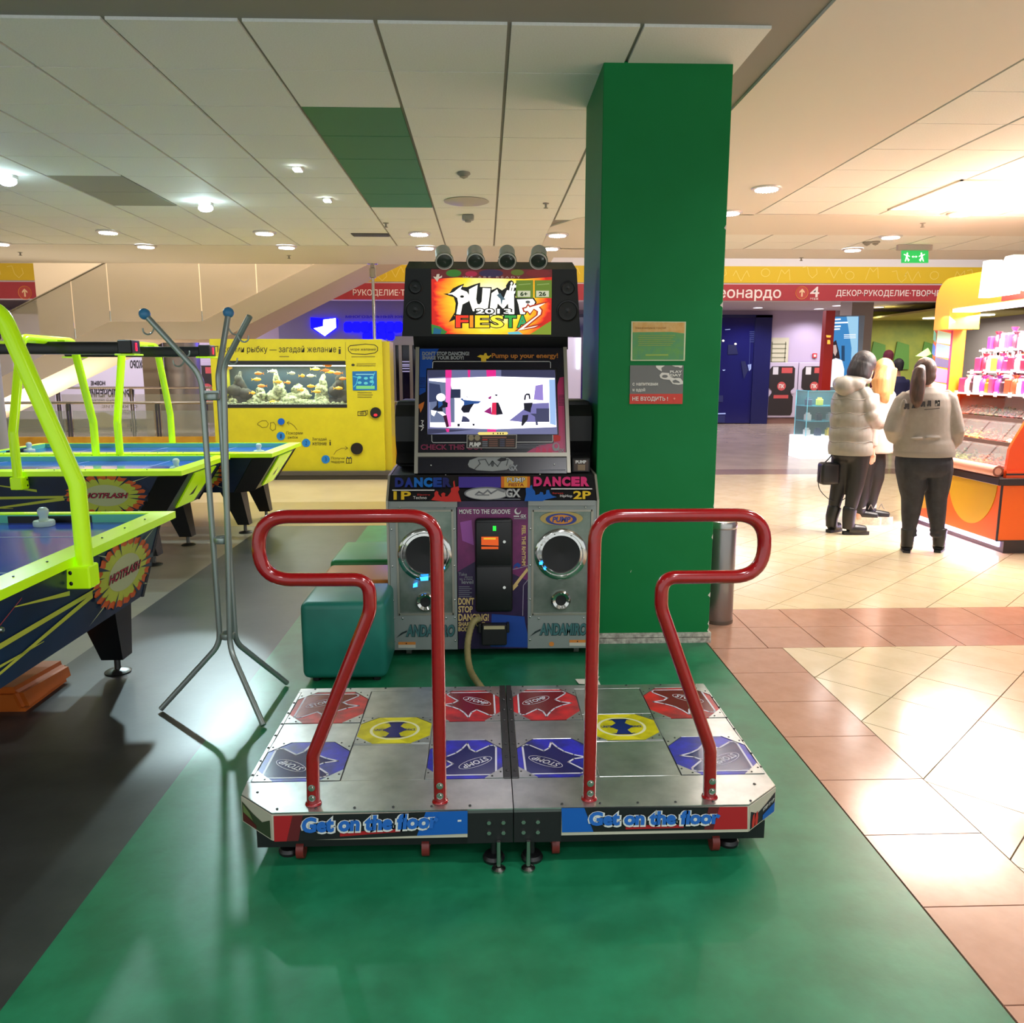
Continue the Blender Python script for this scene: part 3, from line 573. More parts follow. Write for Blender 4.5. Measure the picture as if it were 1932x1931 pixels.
ms.poly('screen_picture', [(895, 725), (945, 722), (945, 865), (890, 862)], lit('red', '#f0285a', .9), K + 6); ms.poly('screen_picture', [(944, 722), (970, 725), (1022, 856), (944, 866)], dk, K + 6); ms.poly('screen_picture', [(800, 828), (885, 770), (892, 862)], lit('magenta', '#b31f88', .7), K + 6); ms.poly('screen_picture', [(848, 668), (888, 645), (885, 680), (862, 686)], lit('magenta', '#b31f88', .7), K + 6)
ms.poly('screen_picture', [(1258, 695), (1265, 640), (1290, 618), (1325, 622), (1335, 680), (1318, 690), (1310, 640), (1285, 640), (1278, 695)], dk, K + 6); ms.poly('screen_picture', [(1255, 728), (1360, 724), (1340, 790), (1335, 838), (1262, 810)], dk, K + 6); ms.poly('screen_picture', [(1245, 868), (1310, 862), (1300, 920), (1245, 990), (1228, 985)], dk, K + 6); ms.poly('screen_picture', [(1330, 850), (1405, 850), (1420, 980), (1395, 982), (1385, 885)], lit('frame2', '#565a88', .5), K + 6)
ms.poly('screen_picture', [(745, 1060), (1065, 1058), (1080, 1074), (1065, 1090), (748, 1092), (730, 1076)], lit('pill', '#f3dd7a', 1.0), K + 7); ms.text('lettering', '◄ ■ 3/43 ►', 750, 1066, 1062, 1086, lit('black', '#302808', .1), K + 8) if False else ms.rect('screen_picture', 905, 1066, 915, 1086, dk, K + 8)
for x in (955, 985, 1015): ms.rect('screen_picture', x, 1067, x + 12, 1085, lit('brown', '#6a5a20', .3), K + 8)
ms.poly('card', [(608, 1092), (1180, 1088), (1172, 1246), (606, 1242)], ink('card_edge', '#b9b6ae'), K + 5); ms.poly('card', [(615, 1096), (1173, 1093), (1165, 1239), (613, 1235)], ink('card_brown', '#2a201d'), K + 6)
for x in (658, 728): ms.circ('card', x, 1126, 32, 32, ink('card_face', '#8f8468'), K + 7)
ms.text('lettering', 'PUMP', 635, 1176, 768, 1228, white_i, K + 7, .05, .2); ms.rect('small_print', 782, 1112, 1060, 1130, ink('card_line', '#8a5a4a'), K + 7)
for k in range(4): ms.rect('small_print', 785, 1140 + 23 * k, 845, 1154 + 23 * k, red_i if k < 1 else ink('small_print', '#6c6f78'), K + 7); ms.rect('small_print', 860, 1143 + 23 * k, 960, 1153 + 23 * k, ink('card_line', '#8a5a4a'), K + 7); ms.rect('small_print', 985, 1140 + 23 * k, 1040, 1154 + 23 * k, ink('small_print2', '#4a4d66'), K + 7); ms.rect('small_print', 1052, 1143 + 23 * k, 1150, 1152 + 23 * k, ink('card_line', '#8a5a4a'), K + 7)
for k in range(3): ms.line('small_print', [(1168, 1205 + 18 * k), (1510 - 60 * k, 1203 + 18 * k)], 8, ink('small_print', '#6c6f78'), 3)
for t in range(3): ms.poly('print', [(1390 + 70 * t, 1297), (1400 + 70 * t, 1250), (1420 + 70 * t, 1235), (1440 + 70 * t, 1255), (1450 + 70 * t, 1297)], ink('crowd_pink', '#c93a63'), 2)
ms.circ('badge', 1622, 1228, 40, 48, grey_i, 3); ms.circ('badge', 1626, 1218, 24, 28, mag2, 4); ms.text('lettering', 'GX', 1650, 1248, 1718, 1290, grey_i, 3, .04)
ms.poly('badge', [(620, 1430), (640, 1380), (760, 1338), (930, 1332), (1080, 1355), (1140, 1400), (1135, 1445), (1060, 1490), (900, 1506), (720, 1495), (635, 1460)], ink('badge_silver', '#8b8f8d'), 3); ms.line('badge', [(700, 1480), (760, 1420), (740, 1380), (820, 1370), (860, 1440), (900, 1390), (960, 1450), (1000, 1390), (1080, 1370), (1060, 1440)], 10, ink('badge_ink', '#3b3f40'), 4); ms.circ('badge', 900, 1420, 18, 35, ink('badge_ink', '#3b3f40'), 4); ms.poly('badge', [(950, 1380), (1000, 1350), (1060, 1355), (1050, 1385), (985, 1395)], black_i, 4)
ms.text('lettering', 'GX', 1085, 1432, 1188, 1502, grey_i, 3, .05); ms.line('small_print', [(1440, 1490), (1725, 1490)], 10, ink('small_print', '#6c6f78'), 3)
m = MB()
for x, y in ((200, 1438), (1605, 1428), (365, 1552), (1440, 1546)): m.ell(ms.q(x, y, 4), .005, .004, .005, 8, 5)
m.build('screw', screwm, mon)
b0, b1 = AY(1079, 865, 4.40), AY(1113, 890, 4.40); m = MB(); m.box(b0.x, b1.x, 4.40, 4.56, b1.z - .005, b0.z, .004); bx = m.build('card_box', blkm, dm)
bp_ = Print(Pl((0, 4.40, 0), (0, -1, 0)), bx); bp_.rect('card', 1083, 868, 1110, 889, ink('card_brown2', '#4a3a33'), 1); bp_.text('lettering', 'PUMP', 1086, 869, 1106, 875, white_i, 2, .05); bp_.rect('card', 1090, 877, 1104, 888, ink('card_face2', '#8a7458'), 2)
# marquee with four spot lamps
QP = Pl((0, 4.475, 2.084), (0, -.35, -.10)); mq = Print(QP, dm, 740, 440, 4.8275); q = mq.q
m = MB(); m.prism([q(120, 322, 0), q(1680, 330, 0), q(1715, 945, 0), q(90, 940, 0)], -QP.n * .24); mar = m.build('marquee', blkm, dm, ang=30); mq.pa = mar
m = MB(); m.prism([q(190, 930, -20), q(1600, 930, -20), q(1600, 1060, -60), q(200, 1060, -60)], -QP.n * .18); nk = m.build('neck', blkm, dm)
m = MB()
for x in (460, 550, 860, 945, 1255, 1340):
    a = AY(740 + x / 4.8275, 640, 4.51); m.box(a.x - .002, a.x + .002, 4.49, 4.52, 1.66, 1.74)
for x, y, r in ((210, 490, 62), (210, 700, 88), (1602, 500, 62), (1597, 710, 96)):
    c = q(x, y, 0); R = r * .00062; m = MB(); m.lathe([(R, -.002), (R, .006), (R * .9, .008), (R * .82, .002), (R * .35, -.001), (0, .004)], c, QP.n, 28); m.build('marquee_speaker', mat('speaker_black', '#0c0c0e', .4), mar)
k = bpy.data.materials.new('marquee_light_art'); k.use_nodes = True; nt = k.node_tree; b = nt.nodes['Principled BSDF']; b.inputs['Base Color'].default_value = (.02, .02, .02, 1)
tc = nt.nodes.new('ShaderNodeTexCoord'); mpn = nt.nodes.new('ShaderNodeMapping'); mpn.inputs['Location'].default_value = (-.5, -.5, -.52); gs = nt.nodes.new('ShaderNodeVectorMath'); gs.operation = 'MULTIPLY'; gs.inputs[1].default_value = (1.86, 0, 1.1)
nz = nt.nodes.new('ShaderNodeTexNoise'); nz.inputs['Scale'].default_value = 9; ad = nt.nodes.new('ShaderNodeMath'); ad.operation = 'MULTIPLY_ADD'; ad.inputs[1].default_value = .22; ln_ = nt.nodes.new('ShaderNodeVectorMath'); ln_.operation = 'LENGTH'
rp = nt.nodes.new('ShaderNodeValToRGB'); cr = rp.color_ramp; cr.elements[0].position = .30; cr.elements[0].color = (1, .95, .62, 1); cr.elements[1].position = 1.0; cr.elements[1].color = (.55, .01, .005, 1)
for p_, c_ in ((.62, (1, .72, .02, 1)), (.84, (1, .33, .01, 1)), (.97, (.85, .03, .01, 1))): e_ = cr.elements.new(p_); e_.color = c_
L = nt.links.new; L(tc.outputs['Generated'], mpn.inputs[0]); L(mpn.outputs[0], gs.inputs[0]); L(gs.outputs[0], ln_.inputs[0]); L(tc.outputs['Generated'], nz.inputs['Vector']); L(nz.outputs['Fac'], ad.inputs[0]); L(ln_.outputs['Value'], ad.inputs[2]); L(ad.outputs[0], rp.inputs[0]); L(rp.outputs[0], b.inputs['Emission Color']); b.inputs['Emission Strength'].default_value = .62
mq.poly('marquee_sign', [(355, 330), (1455, 330), (1447, 925), (360, 918)], k, 2)
def lm(n, c, e=1.): return mat('marq_' + n, (0.02, .02, .02), .4, e=e / 1.75, ec=c)
mq.poly('sign_art', [(355, 330), (1455, 330), (1453, 400), (1200, 418), (900, 412), (600, 405), (480, 412), (355, 420)], lm('maroon', '#7d1f24', .5), 3)
for x, y, rx, ry, c in ((560, 350, 70, 34, '#3f8a2a'), (900, 362, 110, 36, '#3a2350'), (1140, 350, 60, 28, '#6a7a20'), (720, 372, 55, 26, '#c02048'), (1330, 365, 110, 34, '#8c1c22')): mq.circ('sign_art', x, max(y, 331 + ry), rx, ry, lm('blob' + c[1:], c, .55), 3.5)
mq.poly('sign_art', [(356, 830), (430, 850), (500, 900), (480, 919), (360, 918)], lm('green', '#3f8f3a', .7), 3); mq.poly('sign_art', [(380, 860), (450, 880), (440, 919), (372, 918)], lm('teal', '#1f6a8f', .7), 3.5); mq.poly('sign_art', [(1448, 800), (1380, 840), (1290, 900), (1250, 923), (1447, 925)], lm('olive', '#8aa32a', .8), 3); mq.poly('sign_art', [(1050, 905), (1150, 895), (1190, 922), (1060, 922)], lm('aqua', '#6ac8d8', .9), 3.5)
mq.poly('sign_art', [(372, 395), (400, 400), (405, 375), (430, 372), (428, 400), (455, 385), (452, 405), (425, 415), (410, 445), (392, 420)], lm('pale', '#d9c8b0', .7), 4)
mq.text('lettering', 'WE ARE READY', 640, 393, 1165, 412, lm('faint', '#c9a9a0', .6), 4, 0, 0, 0, 0, 1.5)
bk = lm('black', '#1a0f14', .06); wt = lm('white', '#fffbe8', 1.7)
mq.poly('lettering', [(463, 553), (520, 548), (550, 505), (600, 480), (656, 460), (642, 490), (682, 492), (740, 470), (802, 452), (800, 490), (906, 492), (905, 520), (958, 496), (1000, 522), (1045, 490), (1112, 512), (1125, 590), (1290, 588), (1316, 630), (1300, 670), (1245, 690), (1215, 745), (560, 750), (600, 775), (514, 812), (570, 720), (578, 640), (560, 585)], bk, 5)
mq.poly('lettering', [(505, 556), (560, 538), (600, 505), (640, 478), (622, 512), (680, 535), (706, 575), (695, 622), (640, 650), (622, 742), (584, 738), (602, 640), (592, 590), (548, 560)], wt, 7); mq.circ('lettering', 636, 578, 18, 12, bk, 8)
mq.poly('lettering', [(700, 512), (778, 472), (764, 600), (775, 645), (795, 650), (815, 625), (824, 500), (896, 504), (868, 705), (735, 712), (700, 610)], wt, 7)
mq.poly('lettering', [(905, 548), (955, 512), (985, 590), (1012, 605), (1045, 520), (1108, 530), (1112, 738), (1062, 738), (1055, 640), (1012, 692), (960, 640), (946, 742), (884, 738)], wt, 7); mq.poly('lettering', [(950, 565), (985, 545), (1000, 575), (1035, 605), (1005, 610), (995, 665), (985, 600)], lm('dancer', '#5a7a8a', .6), 8)
mq.poly('lettering', [(1136, 605), (1280, 600), (1302, 630), (1285, 660), (1218, 682), (1208, 738), (1166, 738), (1150, 650)], wt, 7); mq.circ('lettering', 1235, 628, 22, 14, lm('greyhole', '#8a8a88', .4), 8)
mq.poly('lettering', [(1035, 480), (1060, 440), (1085, 428), (1105, 442), (1110, 470), (1140, 440), (1160, 470), (1150, 575), (1060, 570), (1045, 520)], bk, 6); mq.text('lettering', 'it', 1060, 445, 1130, 555, wt, 8, .03, .3)
mq.text('lettering', '2013', 752, 682, 1092, 742, bk, 8, .10, 0, .03); mq.text('lettering', '2013', 762, 690, 1082, 734, wt, 9, .02)
fc = ['#e8341c', '#f08a1a', '#f6d21a', '#f6e23a', '#2f9a3a', '#2f9a5a']; xs = [575, 700, 750, 890, 1020, 1135, 1240]
for i, ch in enumerate('FIESTA'):
    x0, x1 = xs[i] + 4, xs[i + 1] - 6
    if ch == 'I': x0, x1 = 706, 738
    mq.text('lettering', ch, x0 - 9, 742, x1 + 9, 868, bk, 8 + .05 * i, .09); mq.text('lettering', ch, x0, 750, x1, 860, lm('fi%d' % i, fc[i], 1.15), 10, .03); None
two = [(1180, 680), (1215, 672), (1235, 640), (1255, 660), (1330, 640), (1432, 620), (1345, 668), (1372, 700), (1365, 745), (1235, 850), (1290, 835), (1385, 822), (1300, 868), (1110, 897), (1310, 745), (1315, 715), (1290, 700), (1255, 752), (1230, 720), (1195, 722)]
mq.poly('lettering', two, lm('twored', '#b8321a', .8), 12)
mq.poly('lettering', [(1200, 690), (1225, 682), (1238, 660), (1250, 678), (1330, 655), (1395, 638), (1335, 675), (1358, 705), (1350, 740), (1190, 872), (1290, 850), (1330, 842), (1290, 858), (1140, 888), (1325, 748), (1330, 712), (1290, 688), (1255, 732), (1232, 708), (1208, 712)], lm('twoin', '#ffe9c8', 1.6), 13)
gs_ = lm('sticker_green', '#7ea02f', .55); ws_ = lm('sticker_white', '#d9d9b8', .8)
for x0, t in ((1128, '6+'), (1297, '26')):
    mq.poly('age_sticker', [(x0, 430), (x0 + 156, 428), (x0 + 156, 592), (x0, 590)], gs_, 14); mq.rect('age_sticker', x0 + 14, 525, x0 + 130, 582, ws_, 15); mq.text('lettering', t, x0 + 38, 534, x0 + 104, 574, lm('sticker_ink', '#2f5a1f', .3), 16, .04); mq.line('small_print', [(x0 + 25, 470), (x0 + 130, 462)], 8, lm('sticker_line', '#a9c46a', .6), 15)
for i, px in enumerate((838, 897, 957, 1016)):
    c = AY(px, 490, 4.44); ax = V((.06 * (i - 1.5) * -1 + .02, -.82, -.57)).normalized()
    m = MB(); m.lathe([(.030, -.095), (.042, -.085), (.043, .0), (.047, .004), (.047, .022), (.041, .024), (.040, .008), (.0, .006)], c, ax, 28); lp = m.build('spot_lamp', mat('lamp_grey', '#bdbcb2', .4, .1), dm)
    m = MB(); m.lathe([(0, .012), (.020, .014), (.0405, .010)], c, ax, 24); m.build('lens', mat('lamp_lens', '#3c443c', .12, .3), lp)
    m = MB(); m.lathe([(.0475, .006), (.050, .010), (.050, .018), (.0475, .022)], c, ax, 28); m.build('lamp_ring', chrome, lp)
    m = MB(); t = mq.q(0, 325); zt = QP.P(px, 508).z; m.cyl((c.x, 4.55, zt - .02), (c.x, 4.49, c.z - .02), .007, n=8).box(c.x - .03, c.x + .03, 4.52, 4.58, zt - .03, zt + .004); m.build('bracket', blkm, lp)
# ================================================================ DANCE PLATFORMS (two halves bolted side by side)
red_paint = mat('red_enamel', '#94080e', .18, 0, coat=.5, spec=.5, noise=(60, '#8c080d', 2))
edge_cream = mat('edge_cream', '#bfb9a6', .5); pad_blue = mat('pad_blue', '#2a2ac0', .28, noise=(14, '#1d1f66', 4)); pad_red = mat('pad_red', '#c9262a', .28, noise=(14, '#7a1f26', 4)); pad_yel = mat('pad_yellow', '#c9c21e', .14, noise=(20, '#a9a41a', 3)); pad_dark = mat('pad_dark', '#23242a', .2, noise=(40, '#3b3b3e', 4))
arrow_dark = {'b': mat('arrow_navy', '#20245c', .16), 'r': mat('arrow_maroon', '#6a1a22', .16)}; arrow_line = mat('arrow_line', '#c9c9d6', .3)
ZT = .205
DP = Pl((0, 0, ZT), (0, 0, 1))
def platform(side):
    L = side < 0
    p = thing('dance_platform', 'left half of the steel dance platform with blue, red and yellow step pads' if L else 'right half of the steel dance platform, nearer the brown tiled walkway', 'dance platform', (-.36 if L else .50, 2.8, 0))
    xs = [-.785, -.49, -.21, .055] if L else [.105, .376, .655, .94]; ys = [2.505, 2.795, 2.955, 3.265]
    xi, xo = (.0795, -.80) if L else (.0825, .948); xf = -.667 if L else .824; yo, yi, yb, yf = 2.43, 2.316, 3.31, 2.316
    out = [(xi, yf), (xf, yi), (xo + (.008 if L else 0), yo), (xo, yb), (xi, yb)]
    m = MB(); m.prism([V((x, y, .112)) for x, y in out], (0, 0, ZT - .112 - .004)); base = m.build('base', mat('base_steel', '#6d6f6e', .45, .6), p)
    # deck plates around the pads
    def plate(x0, x1, y0, y1, nm='deck_plate'):
        m = MB(); m.box(x0 + .001, x1 - .001, y0 + .001, y1 - .001, ZT - .004, ZT, .0012); return m.build(nm, steel_plate, p)
    m = MB(); q = [(xi, yf), (xf, yi), (xo + (.008 if L else 0), yo), (xo + (.003 if L else -.002), ys[0]), (xi, ys[0])]; m.prism([V((x, y, ZT - .004)) for x, y in q], (0, 0, .004)); m.build('front_plate', steel_plate, p)
    plate(min(xo, xi), max(xo, xi), ys[3], yb, 'back_rail')
    plate(*((xo, xs[0]) if L else (xs[3], xo)), ys[0], ys[3], 'side_rail')
    inner = (xs[3], xi) if L else (xi, xs[0]); mm = MB(); mm.box(inner[0], inner[1], ys[0], yb, ZT - .004, ZT + .003, .001); mm.build('centre_rail', darksteel, p)
    plate(xs[0], xs[1], ys[1], ys[2]); plate(xs[2], xs[3], ys[1], ys[2]); plate(xs[1], xs[2], ys[0], ys[1] - .03); plate(xs[1], xs[2], ys[2] + .05, ys[3])
    plate(xs[1], xs[2], ys[1] - .03, ys[2] + .05, 'pad_frame')
    scr = MB()
    def pad(cx, cy, w, d, colm, dirx, diry, ck):
        c = .26; oc = [(-.5 + c * .9, -.5), (.5 - c * .9, -.5), (.5, -.5 + c), (.5, .5 - c), (.5 - c * .9, .5), (-.5 + c * .9, .5), (-.5, .5 - c), (-.5, -.5 + c)]
        P = lambda u, v, z=0: V((cx + u * w, cy + v * d, ZT + z))
        m = MB(); m.box(cx - w / 2, cx + w / 2, cy - d / 2, cy + d / 2, ZT - .004, ZT - .0015); fr = m.build('pad', pad_dark, p)
        m = MB(); m.prism([P(u * .99, v * .99, -.0015) for u, v in oc], (0, 0, .0022)); m.build('pad_cover', colm, fr)
        # angle brackets at the four cut corners
        for sx in (-1, 1):
            for sy in (-1, 1): m = MB(); m.prism([P(sx * .5, sy * .5, -.0015), P(sx * (.5 - c * .9), sy * .5, -.0015), P(sx * .5, sy * (.5 - c), -.0015)], (0, 0, .004)); m.build('corner_bracket', steel_plate, fr)
        for sx in (-1, 1):
            for sy in (-1, 1):
                for a, b in ((.47, .36), (.36, .46)): scr.ell(P(sx * a, sy * b, .002), .0042, .0042, .003, 8, 4)
        if ck == 'y':
            pr = [(-.14, -.46), (.14, -.46), (.06, -.25), (.18, -.12), (.18, .12), (.06, .25), (.14, .46), (-.14, .46), (-.06, .25), (-.18, .12), (-.18, -.12), (-.06, -.25)]
            m = MB(); m.lathe([(0, .0010), (.30, .0010)], P(0, 0), (0, 0, 1), 32)
            for v in m.bm.verts: v.co.x = cx + (v.co.x - cx) * w * 1.15; v.co.y = cy + (v.co.y - cy) * d * 1.22
            m.build('pad_ring', mat('pad_pale', '#d7d7a9', .2), fr)
            m = MB(); m.lathe([(0, .0014), (.265, .0014)], P(0, 0), (0, 0, 1), 32)
            for v in m.bm.verts: v.co.x = cx + (v.co.x - cx) * w * 1.15; v.co.y = cy + (v.co.y - cy) * d * 1.22
            m.build('pad_ring', pad_yel, fr)
            m = MB(); a = [(-.10, -.25), (.10, -.25), (.06, -.12), (.15, 0), (.06, .12), (.10, .25), (-.10, .25), (-.06, .12), (-.15, 0), (-.06, -.12)]; m.poly([P(u * 1.1, v * 1.1, .0018) for u, v in a])
            for sy in (-1, 1): m.poly([P(-.10, sy * .30, .0018), P(.10, sy * .30, .0018), P(.17, sy * .24, .0018), P(0, sy * .27, .0018), P(-.17, sy * .24, .0018)])
            m.build('footprint_print', mat('foot_navy', '#1d2168', .2), fr)
            for sy in (-1, 1): m = MB(); m.poly([P(-.22, sy * .49, .0012), P(.22, sy * .49, .0012), P(.10, sy * .36, .0012), P(-.10, sy * .36, .0012)]); m.build('pad_ring', mat('pad_yellow_bright', '#d7cf26', .2), fr)
            for sx, t in ((-1, 'UNITE'), (1, 'DANCE')):
                text3('lettering', t, P(sx * .21 - .07, -.045, .0022), P(sx * .21 + .07, -.045, .0022), P(sx * .21 - .07, .04, .0022), mat('foot_navy', '#1d2168', .2), fr, .02)
            return
        ar = [(-.41, -.42), (.29, -.42), (.34, -.39), (.33, -.33), (.16, -.14), (.24, -.06), (.40, -.02), (.25, .05), (.13, .14), (.05, .25), (-.02, .40), (-.06, .24), (-.14, .16), (-.33, .33), (-.39, .34), (-.42, .29)]
        Q = lambda u, v, z: P(u * -dirx, v * -diry, z)
        m = MB(); m.poly([Q(u, v, .0010) for u, v in ar]); m.build('arrow_print', arrow_dark[ck], fr)
        m = MB(); n = len(ar); wd_ = .013
        for i in range(n):
            if i in (5, 6, 7, 8) and False: continue
            (a, b), (e, f) = ar[i], ar[(i + 1) % n]; dx, dy = e - a, f - b; l = math.hypot(dx, dy); nx, ny = -dy / l * wd_, dx / l * wd_; ex, ey = dx / l * wd_ * .7, dy / l * wd_ * .7
            m.poly([Q(a + nx - ex, b + ny - ey, .0016), Q(e + nx + ex, f + ny + ey, .0016), Q(e - nx + ex, f - ny + ey, .0016), Q(a - nx - ex, b - ny - ey, .0016)])
        m.build('arrow_outline', arrow_line, fr)
        # oval with the word, set across the arrow; letters read from the middle of the half
        cxo, cyo = Q(-.14, -.12, 0).x, Q(-.14, -.12, 0).y; ang = math.radians(-35 if dirx * diry > 0 else 35)
        if diry < 0: ang += math.pi
        ca, sa = math.cos(ang), math.sin(ang); O = lambda u, v, z: V((cxo + u * ca - v * sa, cyo + u * sa + v * ca, ZT + z))
        m = MB(); N = 24
        for k_ in range(N):
            t0, t1 = k_ * 2 * math.pi / N, (k_ + 1) * 2 * math.pi / N
            m.poly([O(.068 * math.cos(t0), .028 * math.sin(t0), .0018), O(.068 * math.cos(t1), .028 * math.sin(t1), .0018), O(.0655 * math.cos(t1), .0255 * math.sin(t1), .0018), O(.0655 * math.cos(t0), .0255 * math.sin(t0), .0018)])
        m.build('arrow_outline', arrow_line, fr)
        text3('lettering', 'STOMP', O(-.052, -.014, .002), O(.052, -.014, .002), O(-.052, .014, .002), arrow_line, fr, .02, .1)
    for (i, j, cm, ck, dx, dy) in ((0, 0, pad_blue, 'b', -1, -1), (2, 0, pad_blue, 'b', 1, -1), (0, 2, pad_red, 'r', -1, 1), (2, 2, pad_red, 'r', 1, 1)):
        pad((xs[i] + xs[i + 1]) / 2, (ys[j] + ys[j + 1]) / 2, xs[i + 1] - xs[i] - .004, ys[j + 1] - ys[j] - .004, cm, dx, dy, ck)
    pad((xs[1] + xs[2]) / 2, (ys[1] + ys[2]) / 2 + .012, xs[2] - xs[1] - .006, .225, pad_yel, 0, 0, 'y')
    for k in range(7):
        y = ys[0] + .1 * k + .05; scr.ell((xo + (.008 if L else -.006), y, ZT + .001), .005, .005, .003, 8, 4); scr.ell(((xi - .012) if L else (xi + .012), y, ZT + .004), .0055, .0055, .003, 8, 4)
    for k in range(6): scr.ell((xs[0] + .05 + k * .15, yb - .012, ZT + .001), .0045, .0045, .003, 8, 4); scr.ell((xs[0] + .13 + k * .12, yi + .02, ZT + .001), .0045, .0045, .003, 8, 4)
    scr.ell((xo * .93, yo + .01, ZT + .001), .005, .005, .003, 8, 4); scr.build('screw', darksteel, p)
    # front skirt with prints
    FPl = Pl((0, yf - .003, 0), (0, -1, 0)); pf = Print(FPl, p, *((440, 1260, 3.578) if L else (940, 1260, 3.45))); pf.off = .001
    def skirt(y_front):
        m = MB(); xa, xb = sorted((xf, .03 if not L else .03)); return m
    xin = pf.q(1580, 1040).x if L else pf.q(412, 1000).x
    m = MB(); m.box(min(xin, xf), max(xin, xf), yf - .003, yf, .112, ZT - .006); sk_ = m.build('front_skirt', edge_cream, p); pf.pa = sk_
    m = MB(); m.box(min(xin, xi), max(xin, xi), yf - .001, yf + .002, .09, ZT - .014); m.build('joining_plate', blkm, p)
    if L:
        pts = [(272, 1003), (1582, 968), (1582, 1122), (277, 1176)]; tq = [(462, 1010, 1386, 1120)]
        pf.poly('skirt_print', pts, black_i, 1); pf.poly('skirt_print', [(272, 1003), (400, 1000), (360, 1174), (277, 1176)], ink('skirt_red', '#a3161e'), 2); pf.poly('skirt_print', [(400, 1000), (470, 998), (440, 1171), (360, 1174)], ink('skirt_maroon', '#5a1218'), 2)
        pf.poly('skirt_print', [(1300, 976), (1582, 968), (1582, 1122), (1240, 1136)], ink('skirt_blue', '#0d58ad'), 2); pf.poly('skirt_print', [(1515, 1030), (1540, 1028), (1540, 1040), (1515, 1042)], white_i, 3)
        b = (462, 1128, 1386, 1094, 462, 1012)
    else:
        pts = [(412, 915), (1622, 907), (1622, 1052), (415, 1074)]
        pf.poly('skirt_print', pts, black_i, 1); pf.poly('skirt_print', [(412, 915), (560, 914), (620, 1070), (415, 1074)], ink('skirt_blue', '#0d58ad'), 2); pf.poly('skirt_print', [(1440, 908), (1622, 907), (1622, 1052), (1400, 1056)], ink('skirt_red', '#a3161e'), 2); pf.poly('skirt_print', [(1370, 909), (1440, 908), (1400, 1056), (1340, 1057)], ink('skirt_maroon', '#5a1218'), 2)
        b = (590, 1040, 1446, 1028, 590, 938)
    pf.poly('skirt_print', [(b[0] + (b[2] - b[0]) * .28, b[1] - 12), (b[0] + (b[2] - b[0]) * .72, b[3] - 4 + 0), (b[0] + (b[2] - b[0]) * .72, b[3] + 16), (b[0] + (b[2] - b[0]) * .28, b[1] + 14)], ink('skirt_red', '#a3161e'), 2)
    w_, h_ = b[2] - b[0], b[1] - b[5]
    text3('lettering', 'Get on the floor', pf.q(b[0] - 8, b[1] + 4, 4), pf.q(b[2] + 8, b[3] + 4, 4), pf.q(b[0] - 8, b[5] - 5, 4), white_i, sk_, .13, .05)
    text3('lettering', 'Get on the floor', pf.q(b[0], b[1] - 8, 5), pf.q(b[2], b[3] - 8, 5), pf.q(b[0], b[5] + 2, 5), ink('floor_blue', '#2263b8'), sk_, .05, .05)
    # cut corner with picture print
    a_, b_ = V((xf, yi, 0)), V((xo + (.008 if L else 0), yo, 0)); nrm = V((a_.y - b_.y, b_.x - a_.x, 0)).normalized()
    if nrm.y > 0: nrm = -nrm
    m = MB(); m.prism([a_ + V((0, 0, .112)), b_ + V((0, 0, .112)), b_ + V((0, 0, ZT - .006)), a_ + V((0, 0, ZT - .006))], nrm * .003); cs = m.build('corner_skirt', edge_cream, p)
    R_ = lambda t, z: a_ + (b_ - a_) * t + V((0, 0, z)) + nrm * .004
    m = MB(); m.poly([R_(.04, .116), R_(.97, .116), R_(.97, .185), R_(.6, .165), R_(.3, .155), R_(.04, .178)]); m.build('skirt_print', ink('skirt_night', '#1c1a26') if not L else ink('skirt_olive', '#37402a'), cs)
    nrm2 = nrm * .0012; R2 = lambda t, z: R_(t, z) + nrm2
    if not L:
        for t in (.1, .22): m = MB(); m.poly([R2(t, .118), R2(t + .08, .118), R2(t + .10, .14), R2(t + .07, .165), R2(t + .02, .16), R2(t - .01, .14)]); m.build('skirt_print', red_i, cs)
        m = MB(); m.poly([R2(.5, .117), R2(.96, .117), R2(.96, .15), R2(.5, .135)]); m.build('skirt_print', ink('skirt_blue', '#0d58ad'), cs)
        text3('lettering', 'STEP IT UP', R2(.5, .148), R2(.93, .158), R2(.5, .158), white_i, cs, .02)
    else:
        m = MB(); m.poly([R2(.5, .118), R2(.93, .118), R2(.93, .15), R2(.5, .13)]); m.build('skirt_print', ink('skirt_maroon', '#5a1218'), cs); m = MB(); m.poly([R2(.6, .14), R2(.93, .15), R2(.93, .178), R2(.7, .16)]); m.build('skirt_print', ink('leaf', '#6f7f4a'), cs)
    # under-frame, wheels and feet
    m = MB(); m.box(min(xi, xs[1 if not L else 0]) + .05, max(xi, xs[3 if not L else 2]) - .04, yf + .06, yb - .05, .05, .112); m.build('under_frame', blkm, p)
    for fx, fy in ((xf * .97, yo), ((xi - .06) if L else (xi + .06), yf + .05), (xf, yb - .08)):
        m = MB(); m.lathe([(.034, 0), (.036, .01), (.03, .02), (.010, .024), (.010, .115)], (fx, fy, 0), n=18); m.build('foot', mat('foot_black', '#1a1a1c', .35), p)
    for wx in ((xf * .9, -.2) if L else (xf * .9, .22)):
        m = MB(); m.cyl((wx - .012, yf + .08, .035), (wx + .012, yf + .08, .035), .033, n=18); m.box(wx - .016, wx + .016, yf + .07, yf + .09, .04, .112); m.build('caster', mat('caster_red', '#7d2a26', .4), p)
    m = MB()
    for bx in (((xi - .075), (xi - .03)) if L else ((xi + .03), (xi + .075))):
        for z in (.125, .16): m.cyl((bx, yf - .006, z), (bx, yf, z), .007, n=6)
